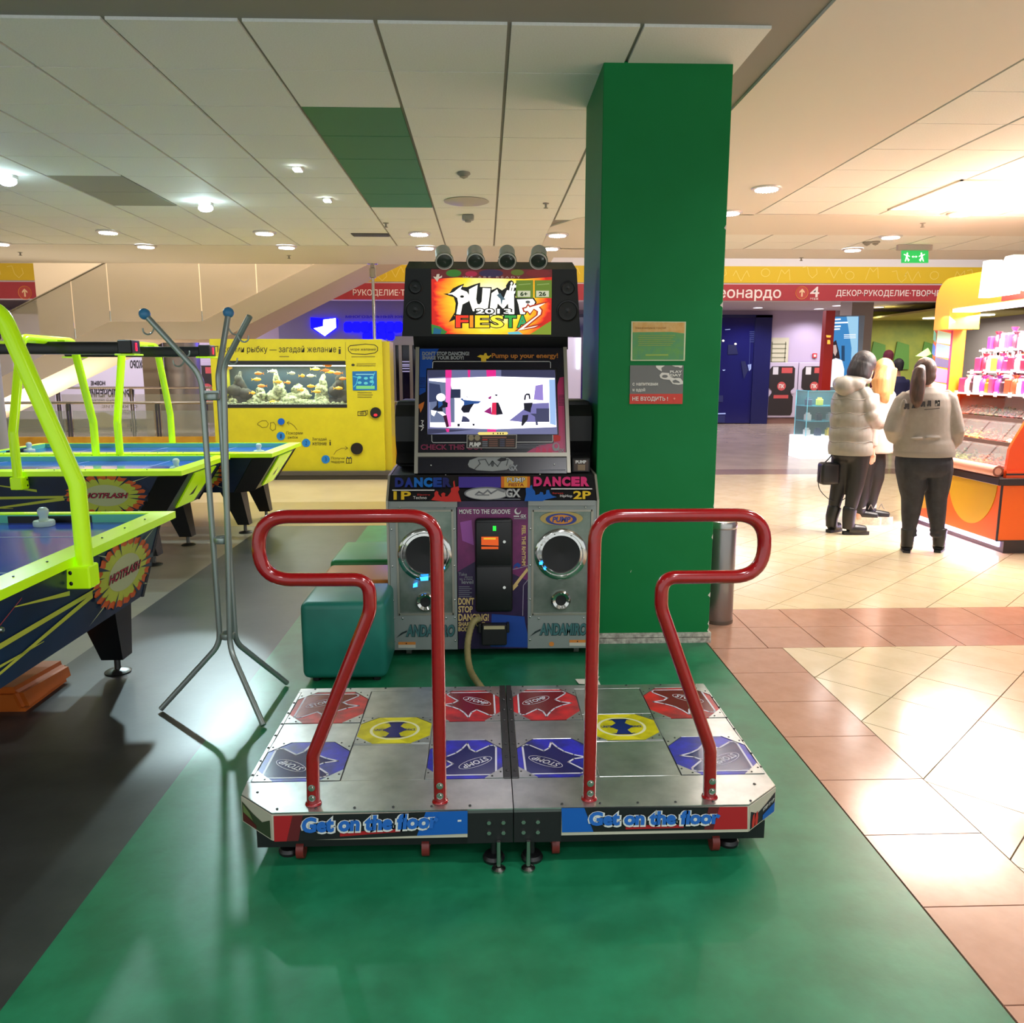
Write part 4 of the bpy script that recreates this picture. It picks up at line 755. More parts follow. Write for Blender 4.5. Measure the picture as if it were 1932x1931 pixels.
    m.cyl(((xi - .045) if L else (xi + .045), yf - .01, .0), ((xi - .045) if L else (xi + .045), yf - .01, .1), .007, n=8); m.lathe([(.02, 0), (.022, .008), (.01, .014)], ((xi - .045) if L else (xi + .045), yf - .01, 0), n=14)
    m.build('bolt', screwm, p)
    # handrail bar
    yr = 2.366
    if L: pts = [(-.549, ZT), (-.545, .365), (-.352, .835), (-.352, .932), (-.472, .934), (-.676, .934), (-.676, 1.126), (-.147, 1.126), (-.150, ZT)]; rad = [.09, .12, .10, .0, .095, .095, .085]
    else: pts = [(.712, ZT), (.707, .37), (.535, .835), (.535, .931), (.65, .931), (.845, .931), (.845, 1.123), (.327, 1.123), (.324, ZT)]; rad = [.09, .12, .10, .0, .095, .095, .085]
    pp = [V((x, yr, z)) for x, z in pts]; pp.pop(4); rad.pop(3)
    rl = fillet(pp, rad, 9); m = MB(); m.tube(rl, .0208, 20); hr = m.build('handrail', red_paint, p)
    for x in (pts[0][0], pts[-1][0]):
        m = MB(); m.lathe([(.0208, .0), (.026, .001), (.024, .006), (.0212, .008)], (x, yr, ZT), n=20); m.build('rail_collar', red_paint, hr)
        for z in (ZT + .03, ZT + .064): m = MB(); m.lathe([(.011, 0), (.011, .003), (.0075, .0035), (.006, .008), (0, .0085)], (x + .001, yr - .0195, z), (0, -1, 0), 14); m.build('rail_bolt', screwm, hr)
platform(-1); platform(1)
# ================================================================ AIR HOCKEY TABLES
lime = mat('lime_glow_paint', '#c6f41a', .22, 0, spec=.5, e=.13, ec='#b4f000'); navy_t = mat('table_navy', '#101f3f', .3, noise=(3, '#142a52', 3)); field = mat('table_field', '#2f55d0', .10, noise=(1.2, '#4a58c8', 2), spec=.45); fieldline = mat('field_line', '#b9d6ff', .2)  # lime paint carries a faint glow of its own to look brighter
rail_in = mat('rail_mint', '#6ad0b0', .25); tb_black = mat('table_black', '#0e0f12', .35); orange_r = mat('burst_orange', '#e8642a', .4); burst_y = mat('burst_yellow', '#ccd64a', .4); burst_w = mat('burst_pale', '#c9cfa0', .4); gold = mat('streak_yellow', '#c9cf4a', .4); redl = mat('streak_red', '#a83a4a', .4); digit = mat('digit_red', '#ff1a3a', .4, e=1.5); mallet_m = mat('mallet_white', '#cfe8dd', .3)
TL, TW, TH = 2.44, 1.24, .80
def hockey(loc, rot, label, sides=(1,), tw=TW, TL=2.44, ax=0.):
    """table: local x runs along its length, local -y is the side with the burst print"""
    t = thing('air_hockey_table', label, 'game table', loc, rot, None); hl, hw = TL / 2, tw / 2; c = .17
    oct_ = lambda a, b, cc: [(-a + cc, -b), (a - cc, -b), (a, -b + cc), (a, b - cc), (a - cc, b), (-a + cc, b), (-a, b - cc), (-a, -b + cc)]
    b1 = oct_(hl - .02, hw - .02, c); b0 = oct_(hl - .24, hw - .05, c - .02)
    m = MB(); m.rings([[V((x, y, .42)) for x, y in b0], [V((x, y, TH - .05)) for x, y in b1]]); m.build('cabinet', navy_t, t, local=True)
    # rails: four lengths mitred at sharp corners
    rc_ = lambda d: [(-hl + d, -hw + d), (hl - d, -hw + d), (hl - d, hw - d), (-hl + d, hw - d)]
    o1, o2, o3 = rc_(0), rc_(.10), rc_(.112)
    for k in range(4):
        k2 = (k + 1) % 4; a, b, d, e = o1[k], o1[k2], o2[k2], o2[k]
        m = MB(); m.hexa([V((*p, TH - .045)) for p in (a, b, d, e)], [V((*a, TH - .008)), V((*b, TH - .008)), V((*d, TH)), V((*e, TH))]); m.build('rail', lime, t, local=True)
        m = MB(); m.hexa([V((*p, TH - .055)) for p in (o2[k], o2[k2], o3[k2], o3[k])], [V((*p, TH - .006)) for p in (o2[k], o2[k2], o3[k2], o3[k])]); m.build('rail_lining', rail_in, t, local=True)
    m = MB(); m.prism([V((x, y, TH - .06)) for x, y in o3], (0, 0, .012)); fd = m.build('playfield', field, t, local=True)
    zf = TH - .047; m = MB(); m.box(-.006, .006, -hw + .11, hw - .11, zf, zf + .0006)
    for rr in (.18,):
        for k in range(40):
            a0, a1 = k * math.pi / 20, (k + 1) * math.pi / 20; m.poly([V((r * math.cos(a), r * math.sin(a), zf + .0006)) for r, a in ((rr, a0), (rr, a1), (rr - .01, a1), (rr - .01, a0))])
    for s in (-1, 1): m.box(s * .72 - .005, s * .72 + .005, -hw + .11, hw - .11, zf, zf + .0006)
    m.build('field_marking', fieldline, fd, local=True)
    m = MB()
    for k in range(9): m.ell((-hl + .28 + k * .235, -hw + .05, TH - .001), .005, .005, .003, 8, 4); m.ell((-hl + .28 + k * .235, hw - .05, TH - .001), .005, .005, .003, 8, 4)
    m.build('screw', darksteel, t, local=True)
    # goals and end panels
    for s in (-1, 1):
        m = MB(); x0 = s * (hl - .108); m.box(min(x0, x0 - s * .006), max(x0, x0 - s * .006), -.22, .22, TH - .05, TH - .012); m.build('goal', tb_black, t, local=True)
        q0 = lambda y, z: V((s * (hl - .235 + (z - .42) / (TH - .05 - .42) * .218), y, z))
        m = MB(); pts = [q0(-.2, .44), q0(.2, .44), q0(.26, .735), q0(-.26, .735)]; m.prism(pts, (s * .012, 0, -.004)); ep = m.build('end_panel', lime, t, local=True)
        m = MB(); m.prism([q0(-.05, .52) + V((s * .013, 0, 0)), q0(.05, .52) + V((s * .013, 0, 0)), q0(.02, .60) + V((s * .013, 0, 0))], (s * .002, 0, 0)); m.build('return_slot', tb_black, ep, local=True)
    # corner posts
    for sx in (-1, 1):
        for sy in (-1, 1):
            i0 = [q for q in range(8) if b1[q][0] * sx > 0 and b1[q][1] * sy > 0]; A, B = b1[i0[0]], b1[i0[1]]; A0, B0 = b0[i0[0]], b0[i0[1]]
            n_ = V((sx, sy, 0)).normalized() * .012; m = MB(); ex = lambda P, Q, f: (P[0] + (P[0] - Q[0]) * f, P[1] + (P[1] - Q[1]) * f)
            m.prism([V((*A0, .415)), V((*B0, .415)), V((*B, TH - .052)), V((*A, TH - .052))], n_); m.build('corner_post', tb_black, t, local=True)
            lx, ly = sx * (hl - .45), sy * (hw - .22); d = V((sx * .10, 0, 0))
            m = MB(); tb = [V((lx - .10 + 0, ly - .10, .44)), V((lx + .10, ly - .10, .44)), V((lx + .10, ly + .10, .44)), V((lx - .10, ly + .10, .44))]
            bt = [V((lx + sx * .10 - .055, ly - .055, .085)), V((lx + sx * .10 + .055, ly - .055, .085)), V((lx + sx * .10 + .055, ly + .055, .085)), V((lx + sx * .10 - .055, ly + .055, .085))]
            m.hexa(bt, tb); lg = m.build('leg', tb_black, t, local=True)
            m = MB(); cxl = lx + sx * .10; m.lathe([(.062, 0), (.066, .006), (.05, .016), (.016, .022), (.016, .09)], (cxl, ly, 0), n=20); m.build('foot', mat('foot_steel', '#6b6c6c', .3, .9), lg, local=True)
    # printed side
    for sy in sides:
        yv = lambda z: -sy * (hw - .05 + (z - .42) / (TH - .05 - .42) * .03) - sy * .0035
        q = lambda x, z, k=0: V((x * sy, yv(z) - sy * k * .0012, z))
        def burst(cx, cz, rx, rz, mt, k, n=26, jag=.0):
            m = MB(); pts = []
            for i in range(n * 2):
                a = i * math.pi / n; f = 1 - jag * (i % 2); pts.append(q(cx + rx * f * math.cos(a), cz + rz * f * math.sin(a), k))
            m.poly(pts); return m.build('burst_print', mt, t, local=True)
        cx, cz = (.62, .60); burst(cx, cz, .315, .165, orange_r, 0, 26, .06); burst(cx, cz, .262, .136, burst_y, 1, 26, .08); burst(cx, cz, .17, .085, burst_w, 2, 26)
        m = MB()
        for i in range(22):
            a = i * 2 * math.pi / 22 + .07; ca, sa = math.cos(a), math.sin(a); wv = .007 if i % 3 else .012; l0 = .58 + .12 * ((i * 7) % 3)
            m.poly([q(cx + .30 * ca * l0, cz + .15 * sa * l0, 3), q(cx + .325 * ca - wv * sa, cz + .17 * sa + wv * ca, 3), q(cx + .325 * ca + wv * sa, cz + .17 * sa - wv * ca, 3)])
        m.build('burst_ray', navy_t, t, local=True)
        m = MB()
        for a, l in ((.75, .5), (2.3, .42), (3.9, .5), (5.5, .42)): m.poly([q(cx + .3 * math.cos(a), cz + .16 * math.sin(a) - .004, 3), q(cx + .3 * math.cos(a), cz + .16 * math.sin(a) + .004, 3), q(cx + l * math.cos(a), cz + l * .46 * math.sin(a), 3)])
        m.build('burst_spark', burst_w, t, local=True)
        A, B, Cc = q(cx - .175, cz - .022, 4), q(cx + .175, cz - .022, 4), q(cx - .175, cz + .022, 4)
        text3('lettering', 'HOTFLASH', A - V((.004, 0, .004)), B + V((.004, 0, -.004)), Cc + V((-.004, 0, .004)), black_i, t, .05, .35) if False else None
        for nm, off_, mt_, bo in ((0, 0, black_i, .06), (1, .0014, mat('hot_red', '#b8324a', .4), .015)):
            o_ = text3('lettering', 'HOTFLASH', wmat(t) @ (A + V((0, -sy * off_, 0))), wmat(t) @ (B + V((0, -sy * off_, 0))), wmat(t) @ (Cc + V((0, -sy * off_, 0))), mt_, t, bo, .35)
        m = MB(); st = lambda x0, z0, x1, z1, w0, w1: m.poly([q(x0, z0 - w0, 1), q(x1, z1 - w1, 1), q(x1, z1 + w1, 1), q(x0, z0 + w0, 1)])
        st(.32, .59, -.9, .575, .010, .012); st(-.3, .70, .1, .64, .002, .010); m.build('streak_print', gold, t, local=True)
        m = MB(); st(-.85, .46, -.25, .72, .004, .002); m.build('streak_print', redl, t, local=True)
        m = MB(); st(-.95, .52, -.1, .50, .012, .0015); st(-.62, .45, .3, .575, .004, .012); m.build('streak_print', gold, t, local=True)
        m = MB(); m.lathe([(.0, .001), (.075, .001)], q(-.72, .56, 1), (0, -sy, 0), 24); m.build('speaker_patch', mat('patch_brown', '#2c2526', .6), t, local=True)
        m = MB(); m.lathe([(.012, 0), (.009, .006), (0, .007)], q(-.38, .64, 1), (0, -sy, 0), 12); m.build('lock', screwm, t, local=True)
    # arch over the middle with the score bar under it
    zt = 1.80; ya = hw + .032
    pp = [V((0, -ya, .66)), V((0, -ya, 1.09)), V((0, -ya + .24, zt)), V((0, ya - .24, zt)), V((0, ya, 1.09)), V((0, ya, .66))]
    pp = [p + V((ax, 0, 0)) for p in pp]
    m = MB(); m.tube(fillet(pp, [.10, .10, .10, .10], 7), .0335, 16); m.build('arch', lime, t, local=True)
    for s in (-1, 1):
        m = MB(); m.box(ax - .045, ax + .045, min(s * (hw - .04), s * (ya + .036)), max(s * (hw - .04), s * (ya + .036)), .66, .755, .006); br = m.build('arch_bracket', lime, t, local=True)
        m = MB()
        for x in (ax - .046, ax + .046):
            for z in (.685, .73): m.ell((x, s * (hw - .008), z), .003, .008, .009, 8, 5)
        m.build('bolt_hole', tb_black, br, local=True)
    m = MB(); m.box(-.60, .60, -.075, .075, 1.685, 1.785, .012, 2); sb = m.build('score_bar', mat('score_black', '#0b0c0e', .3), t, local=True)
    for s in (-1, 1):
        m = MB(); m.box(min(s * .585, s * .70), max(s * .585, s * .70), -.085, .085, 1.69, 1.80, .008); h_ = m.build('score_head', mat('score_black', '#0b0c0e', .3), t, local=True)
        m = MB(); xx = s * .702
        for dy in (0.,):
            for (yy, zz, hy, hz) in ((0, .03, .012, .003), (0, 0, .012, .003), (0, -.03, .012, .003), (-.012, .015, .003, .012), (.012, .015, .003, .012), (-.012, -.015, .003, .012), (.012, -.015, .003, .012)): m.box(min(xx, xx + s * .002), max(xx, xx + s * .002), dy + yy - hy, dy + yy + hy, 1.745 + zz - hz, 1.745 + zz + hz)
        m.build('digit', digit, h_, local=True)
        pass
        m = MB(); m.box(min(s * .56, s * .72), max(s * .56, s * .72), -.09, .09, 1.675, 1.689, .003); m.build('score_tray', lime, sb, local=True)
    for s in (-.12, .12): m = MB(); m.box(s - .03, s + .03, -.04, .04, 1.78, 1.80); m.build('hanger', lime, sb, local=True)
    return t
t1 = hockey((-2.325, 3.20, 0), math.pi / 2, 'nearest air hockey table, cut off by the left edge of the view', (1,), ax=.13)
t2 = hockey((-3.56, 6.84, 0), 0, 'middle air hockey table, its burst printed side facing the viewer', (1,), 1.2)
t3 = hockey((-3.37, 8.16, 0), 0, 'farthest air hockey table, directly in front of the yellow aquarium kiosk', (1,), 1.2, 2.76)
def mallet(loc, label):
    m = MB(); m.lathe([(.050, 0), (.052, .006), (.052, .022), (.048, .028), (.026, .030), (.020, .040), (.022, .055), (.028, .068), (.026, .085), (.016, .096), (0, .099)], loc, n=28)
    tag(m.build('air_hockey_mallet', mallet_m, origin=loc), label, 'mallet', 'air hockey mallets')
zf = TH - .047
mallet((-2.31, 4.22, zf), 'pale mallet on the nearest air hockey table, at its far end')
mallet((-2.52, 6.62, zf), 'pale mallet at the right end of the middle air hockey table')
mallet((-4.56, 8.2, zf), 'pale mallet at the left end of the farthest air hockey table'); mallet((-2.23, 8.0, zf), 'pale mallet at the right end of the farthest air hockey table')
m = MB(); m.hexa([V((-2.42, 3.55, .0)), V((-2.10, 3.55, .0)), V((-2.10, 3.98, .0)), V((-2.42, 3.98, .0))], [V((-2.42, 3.53, .13)), V((-2.13, 3.53, .13)), V((-2.13, 4.0, .10)), V((-2.42, 4.0, .10))])
bmesh.ops.bevel(m.bm, geom=m.bm.edges[:], offset=.03, segments=3, affect='EDGES')
tag(m.build('orange_box', mat('box_orange', '#c9641c', .45)), 'orange rounded plastic block on the floor under the nearest hockey table', 'box')

# ================================================================ COAT STAND
tube_m = mat('stand_tube', '#9aa5a1', .3, .6); cap_b = mat('cap_blue', '#3f84b4', .35)
cs = thing('coat_stand', 'bare tubular metal coat stand with blue ball caps left of dance platform', 'coat stand', (-1.2, 3.6, 0))
def pole(name, pts, rad, cap=True):
    pp = fillet([V(p) for p in pts], rad, 8); m = MB(); m.tube(pp, .0128, 14); o = m.build(name, tube_m, cs)
    if cap: m = MB(); m.ell(pp[0], .024, .024, .024, 16, 10); m.build('ball_cap', cap_b, o)
    return o
p1 = pole('stand_pole', [(-1.45, 3.58, 1.79), (-1.235, 3.60, 1.53), (-1.228, 3.60, .31), (-1.505, 3.56, .012)], [.16, .14])
p2 = pole('stand_pole', [AY(431, 590, 3.72), (-1.175, 3.64, 1.53), (-1.165, 3.62, .31), (-1.00, 3.86, .012)], [.12, .12])
p3 = pole('stand_pole', [AY(471, 597, 3.47), AY(422, 690, 3.56), AY(434, 1225, 3.57), (-.985, 3.37, .012)], [.12, .14], False)
for z in (.35, .80, 1.44):
    m = MB(); N = 20; m.tube([V((-1.192 + .028 * math.cos(a * 2 * math.pi / N), 3.60 + .025 * math.sin(a * 2 * math.pi / N), z)) for a in range(N)], .008, 8, closed=True, flat=2.0); m.build('ring_collar', tube_m, cs)
m = MB(); m.box(-1.236, -1.16, 3.593, 3.607, 1.45, 1.466); m.build('brace', tube_m, cs)
hooks = [((-1.415, 3.585, 1.735), (-1, 0)), ((-1.325, 3.592, 1.64), (1, .0)), ((-1.14, 3.71, 1.74), (1, .2)), ((-1.035, 3.485, 1.70), (1, -.2)), ((-1.30, 3.595, 1.60), (-1, 0)), ((-1.11, 3.55, 1.61), (1, 0))]
for p, d in hooks:
    p = V(p); dv = V((d[0], d[1], 0)).normalized(); pts = [p, p + dv * .012 + V((0, 0, -.022)), p + dv * .030 + V((0, 0, -.030)), p + dv * .046 + V((0, 0, -.022)), p + dv * .050 + V((0, 0, -.004))]
    m = MB(); m.tube(smooth_path(pts, 4), .0035, 8); m.build('hook', tube_m, cs)

# ================================================================ BENCH CUBES, BIN, PAPER, PILLAR SIGNS
teal_l = mat('teal_vinyl', '#1f7a6a', .42, noise=(5, '#1a6e60', 2), bump=.05, bs=120); or_l = mat('orange_vinyl', '#c07028', .42); gr_l = mat('green_vinyl_seat', '#2a8a4a', .42); blu_l = mat('bluegreen_vinyl', '#1f5f66', .42)
def pouffe(x0, x1, y0, y1, mt, label, two=None):
    if not two:
        m = MB(); m.box(x0, x1, y0, y1, .022, .42, .035, 4); 
        for v in m.bm.verts:
            cx, cy = (x0 + x1) / 2, (y0 + y1) / 2
            if v.co.z > .40: r = max(abs(v.co.x - cx) / (x1 - x0), abs(v.co.y - cy) / (y1 - y0)) * 2; v.co.z += .012 * max(0, 1 - r)
        t = thing('seat_cube', label, 'bench', ((x0 + x1) / 2, (y0 + y1) / 2, 0)); m.build('upholstery', mt, t)
    else:
        t = thing('seat_cube', label, 'bench', ((x0 + x1) / 2, (y0 + y1) / 2, 0))
        m = MB(); m.box(x0, x1, y0, y1, .34, .43, .03, 4); m.build('upholstery', mt, t); m = MB(); m.box(x0 + .006, x1 - .006, y0 + .006, y1 - .006, .022, .338, .02, 3); m.build('upholstery', two, t)
    m = MB()
    for sx in (x0 + .06, x1 - .06):
        for sy in (y0 + .06, y1 - .06): m.cyl((sx, sy, 0), (sx, sy, .025), .02, n=10)
    m.build('glide', blkm, t)
pouffe(-.925, -.50, 3.87, 4.27, teal_l, 'teal vinyl seat cube, first of the row left of the dance machine')
pouffe(-.93, -.50, 4.29, 4.69, or_l, 'orange vinyl seat cube between the teal and green ones')
pouffe(-.94, -.50, 4.75, 5.30, gr_l, 'green topped seat cube with blue sides, last of its row', blu_l)
bn = thing('litter_bin', 'brushed steel cylindrical litter bin behind the green pillar on brown tiles', 'bin', (1.455, 4.83, 0))
m = MB(); m.lathe([(.086, .012), (.088, .02), (.088, .60), (.084, .61)], (1.455, 4.83, 0), n=36); m.build('drum', mat('bin_steel', '#8f8a88', .3, .8), bn)
m = MB(); m.lathe([(.088, .60), (.092, .605), (.092, .63), (.086, .645), (.07, .648), (.066, .60)], (1.455, 4.83, 0), n=36); m.build('lid_ring', mat('bin_ring', '#b5b0ac', .25, .9), bn)
m = MB(); m.lathe([(.090, 0), (.091, .01), (.089, .022)], (1.455, 4.83, 0), n=36); m.build('foot_ring', mat('bin_foot', '#5a4a3e', .5), bn)
pc = [AZ(1085, 1283), AZ(1128, 1284), AZ(1133, 1294), AZ(1092, 1293)]; m = MB(); m.prism([p + V((0, 0, .002 + .004 * (i % 2))) for i, p in enumerate(pc)], (0, 0, .0015)); m.poly([pc[1] + V((0, 0, .005)), pc[1] + V((.01, .0, .022)), pc[1] + V((-.03, -.01, .012))])
tag(m.build('paper_scrap', mat('paper', '#d8d8cc', .7)), 'torn white paper scrap on green floor behind the platform', 'paper')
SG = Pl((0, 4.438, 0), (0, -1, 0))
s1 = thing('wall_notice', 'faded orange and green rules notice on green pillar, upper one', 'sign', SG.P(1241, 682)); pr = Print(SG, s1, 1170, 590, 10.16)
q = pr.q; block(pr, 'board', [(215, 168), (1262, 175), (1238, 925), (200, 925)], mat('notice_edge', '#c9d0a8', .5), .003); pr.off = .0035
pr.poly('print', [(240, 182), (1242, 190), (1235, 395), (1100, 385), (985, 370), (240, 378)], mat('notice_orange', '#cf9a4a', .5, noise=(30, '#d8b070', 4)), 1); pr.poly('print', [(240, 378), (985, 370), (1230, 400), (1215, 905), (235, 905)], mat('notice_green', '#5f9a4a', .5, noise=(25, '#4f9262', 4)), 1)
pr.text('lettering', 'Уважаемые гости!', 290, 270, 880, 315, ink('notice_brown', '#9a6a22'), 1.4)
for k in range(6): pr.line('small_print', [(360 - 10 * (k % 2), 440 + 38 * k), (1050 - 40 * (k % 3), 436 + 38 * k)], 16, ink('notice_text', '#85a04a'), 1.4)
pr.line('small_print', [(500, 815), (910, 812)], 32, ink('notice_text2', '#8fae4a'), 1.4)
s2 = thing('wall_notice', 'grey and red no food or drinks notice on green pillar, lower one', 'sign', SG.P(1238, 762)); pr = Print(SG, s2, 1170, 590, 10.16)
block(pr, 'board', [(190, 1012), (1215, 1012), (1195, 1752), (180, 1752)], mat('notice_grey', '#6f6f6c', .5), .003); pr.off = .0035
pr.poly('print', [(183, 1560), (1200, 1557), (1195, 1752), (180, 1752)], mat('notice_red', '#cf3a2a', .5), 1)
pw = ink('notice_white', '#dedad0'); pr.text('lettering', 'с напитками', 238, 1345, 725, 1402, pw, 1.5, .025); pr.text('lettering', 'и едой', 238, 1445, 480, 1525, pw, 1.5, .025); pr.text('lettering', 'НЕ ВХОДИТЬ !', 235, 1612, 915, 1705, pw, 2, .02); pr.circ('print', 1040, 1650, 18, 18, ink('notice_pink', '#e8907a'), 2)
pr.poly('print', [(685, 1016), (860, 1016), (790, 1060), (800, 1130), (730, 1090), (690, 1050)], pw, 1.5); pr.poly('print', [(990, 1014), (1195, 1014), (1185, 1055), (1150, 1060), (1110, 1040), (1060, 1040)], pw, 1.5); pr.poly('print', [(755, 1200), (800, 1150), (940, 1160), (960, 1230), (1040, 1260), (1120, 1250), (1160, 1260), (1205, 1320), (1205, 1370), (1120, 1385), (1010, 1370), (950, 1290), (830, 1280), (770, 1250)], pw, 1.5)
pr.circ('print', 860, 1222, 55, 28, mat('notice_grey', '#6f6f6c', .5), 2); pr.poly('print', [(1000, 1310), (1060, 1285), (1130, 1320), (1150, 1350), (1080, 1345), (1030, 1350)], mat('notice_grey', '#6f6f6c', .5), 2); pr.text('lettering', 'PLAY', 955, 1110, 1190, 1160, pw, 2, .04); pr.text('lettering', 'DAY', 960, 1175, 1180, 1225, pw, 2, .05)
# ================================================================ YELLOW AQUARIUM KIOSK
yk = mat('kiosk_yellow', '#c2b814', .42, noise=(6, '#bab012', 3)); YK = 11.7
aq = thing('aquarium_kiosk', 'yellow fish feeding kiosk with a lit aquarium behind the hockey tables', 'kiosk', (-2.65, 12.0, 0))
K0, K1, KZ0, KZ1 = -3.87, -1.455, .126, 1.995
AP = Pl((0, YK, 0), (0, -1, 0)); pr = Print(AP, aq, 400, 620, 5.0816); pr.off = .003
w0, w1 = AP.P(415, 681), AP.P(655, 769.5)
w0.x = -3.77
m = MB(); m.box(K0, w0.x, YK, YK + .55, KZ0, KZ1).box(w1.x, K1, YK, YK + .55, KZ0, KZ1).box(w0.x, w1.x, YK, YK + .55, KZ0, w1.z).box(w0.x, w1.x, YK, YK + .55, w0.z, KZ1); bodyk = m.build('body', yk, aq)
m = MB(); m.box(K1, K1 + .10, YK + .04, YK + .5, KZ0, KZ1 - .03); m.build('side_panel', mat('kiosk_side', '#b3a416', .35), aq)
m = MB(); m.box(K0 - .05, K1 + .16, YK - .05, YK + .6, .0, .07).box(K0 - .05, K1 + .16, YK - .09, YK + .6, .07, KZ0); m.build('plinth', mat('plinth_dark', '#4a4640', .4), aq)
m = MB(); m.box(w0.x, w1.x, YK - .004, YK + .01, w0.z - .055, w0.z).box(w0.x, w1.x, YK - .004, YK + .01, w1.z, w1.z + .045); m.build('tank_frame', blkm, aq)
# inside of the tank
m = MB(); m.box(w0.x, w1.x, YK + .50, YK + .52, w1.z, w0.z); m.build('tank_back', mat('tank_back', '#123442', .5, noise=(2.5, '#071a24', 3)), aq)
m = MB(); m.box(w0.x, w1.x, YK + .02, YK + .5, w1.z + .0, w1.z + .06)
for k in range(120):
    x, y = random.uniform(w0.x + .03, w1.x - .03), random.uniform(YK + .03, YK + .45); m.ell((x, y, w1.z + .062), .03, .03, .015 + .015 * random.random(), 7, 4)
tag(m.build('gravel', mat('gravel', '#a9b48a', .8, noise=(40, '#4a5a3a', 4)), aq), kind='stuff')
m = MB(); m.box(w0.x + .01, w1.x - .01, YK + .1, YK + .4, w0.z - .075, w0.z - .06); m.build('tank_lamp', mat('tank_lamp', '#eafff0', .3, e=2), aq)
light('AREA', ((w0.x + w1.x) / 2, YK + .18, w0.z - .085), 11, (.90, 1, .86), w1.x - w0.x - .1, (0, 0, 0), .2, name='aquarium_light')
m = MB(); m.box(w0.x, w1.x, YK + .006, YK + .010, w1.z + .04, w0.z - .05); m.build('tank_glass', mat('clear_glass', '#ffffff', .04, alpha=.02, spec=.2), aq)
rockm = [mat('rock_pale', '#b9c493', .85, noise=(26, '#1f2a16', 6), bump=.8, bs=40), mat('rock_dark', '#37372a', .85, noise=(14, '#1e2117', 5), bump=.6, bs=30)]
def rock(cx, w, h, pale, label):
    m = MB(); random.seed(int(cx * 1000) % 97)
    for k in range(9):
        t = k / 8; m.ell((cx + random.uniform(-.4, .4) * w * (1 - t), YK + .24 + random.uniform(-.06, .06), w1.z + .05 + h * t * .85), w * (.52 - .38 * t) * random.uniform(.8, 1.2), .09 * (1.1 - .6 * t), h * .16 + .02, 9, 6)
    for v in m.bm.verts: v.co += V((random.uniform(-1, 1), random.uniform(-1, 1), random.uniform(-1, 1))) * .012
    tag(m.build('aquarium_rock', rockm[0 if pale else 1], ang=60), label, 'rock', 'rocks in the aquarium')
for a in ((-3.55, .34, .44, 0, 'dark stump-like rock near the left end of the aquarium'), (-3.02, .26, .46, 1, 'tall pale rock stack left of the aquarium middle'), (-2.72, .46, .26, 1, 'broad low pale rock pile in the middle of the aquarium'), (-2.36, .24, .40, 1, 'slim pale rock stack right of the aquarium middle'), (-2.12, .30, .43, 0, 'leaning dark rock at the right end of the aquarium'), (-3.66, .16, .2, 1, 'small pale rock in the left corner of the aquarium'), (-3.28, .3, .22, 1, 'low pale rock just right of the dark stump in the aquarium')): rock(*a)
random.seed(11)
fishm = [mat('fish_yellow', '#e6b51e', .4), mat('fish_orange', '#d98a1e', .4), mat('fish_silver', '#c9d0b5', .4)]
flist = [(148, 378, 1, 0), (425, 432, -1, 1), (405, 490, 1, 0), (465, 552, -1, 1), (375, 620, .3, 0), (705, 520, .4, 1), (630, 512, 1, 0), (845, 590, .4, 0), (985, 608, 1, 0), (940, 555, -1, 0), (1100, 352, 1, 1), (975, 390, 1, 0), (1085, 402, 1, 1), (1190, 428, -1, 1), (1120, 418, 1, 0), (1250, 482, -1, 1), (1205, 575, 1, 0), (560, 708, -1, 0), (760, 430, .7, 2), (930, 455, -1, 2), (560, 412, 1, 2), (862, 455, .3, 0)]
fl_ = ['near the top left corner of the tank', 'above the dark stump rock', 'just below the one above the stump rock', 'over the low pale rock right of the stump', 'diving at the foot of the stump rock', 'tilted above the broad middle rock pile', 'right of the tall pale rock stack', 'standing upright right of the middle pile', 'low beside the leaning dark rock', 'in front of the slim right hand rock', 'highest of the right hand group', 'leftmost of the upper right group', 'third from the right in the upper group', 'farthest right of the upper group', 'fourth from the right near the leaning rock', 'at the right edge above the leaning rock', 'at the right edge below the leaning rock top', 'near the gravel in the middle', 'above the gap right of the middle pile', 'pale one above the slim right hand rock', 'pale one above the tall left stack', 'small one over the gap beside the slim rock']
for i, (x, y, d, c) in enumerate(flist):
    p = pr.pl.P(400 + x / 5.0816, 620 + y / 5.0816); p.y += .05 + .05 * (i % 3); s_ = 1.25
    m = MB(); m.ell(p, .045 * s_ * (abs(d) * .6 + .4), .014 * s_, .019 * s_, 10, 7); q = p + V((-.04 * s_ * (1 if d > 0 else -1) * (abs(d) * .6 + .4), 0, 0)); e = V((-.028 * s_ * (1 if d > 0 else -1), 0, 0))
    m.prism([q + V((0, -.002, 0)), q + e + V((0, -.002, .02)), q + e * .7 + V((0, -.002, 0)), q + e + V((0, -.002, -.02))], (0, .004, 0)); m.prism([p + V((-.02, -.002, .017)), p + V((.02, -.002, .017)), p + V((-.01, -.002, .034))], (0, .004, 0))
    o = m.build('fish', fishm[c], origin=p)
    tag(o, ['yellow', 'orange', 'silvery'][c] + ' aquarium fish ' + fl_[i], 'fish', 'fish in the aquarium')
ki = ink('kiosk_ink', '#2c2a12'); kb = ink('kiosk_blue', '#1173b8'); kl = ink('kiosk_line', '#7d7418')
pr.text('lettering', 'Покорми рыбку — загадай желание', 20, 165, 1190, 245, ki, 1, .004); pr.text('lettering', 'i', 1212, 178, 1236, 245, ki, 1); pr.line('small_print', [(650, 270), (735, 270)], 10, kl)
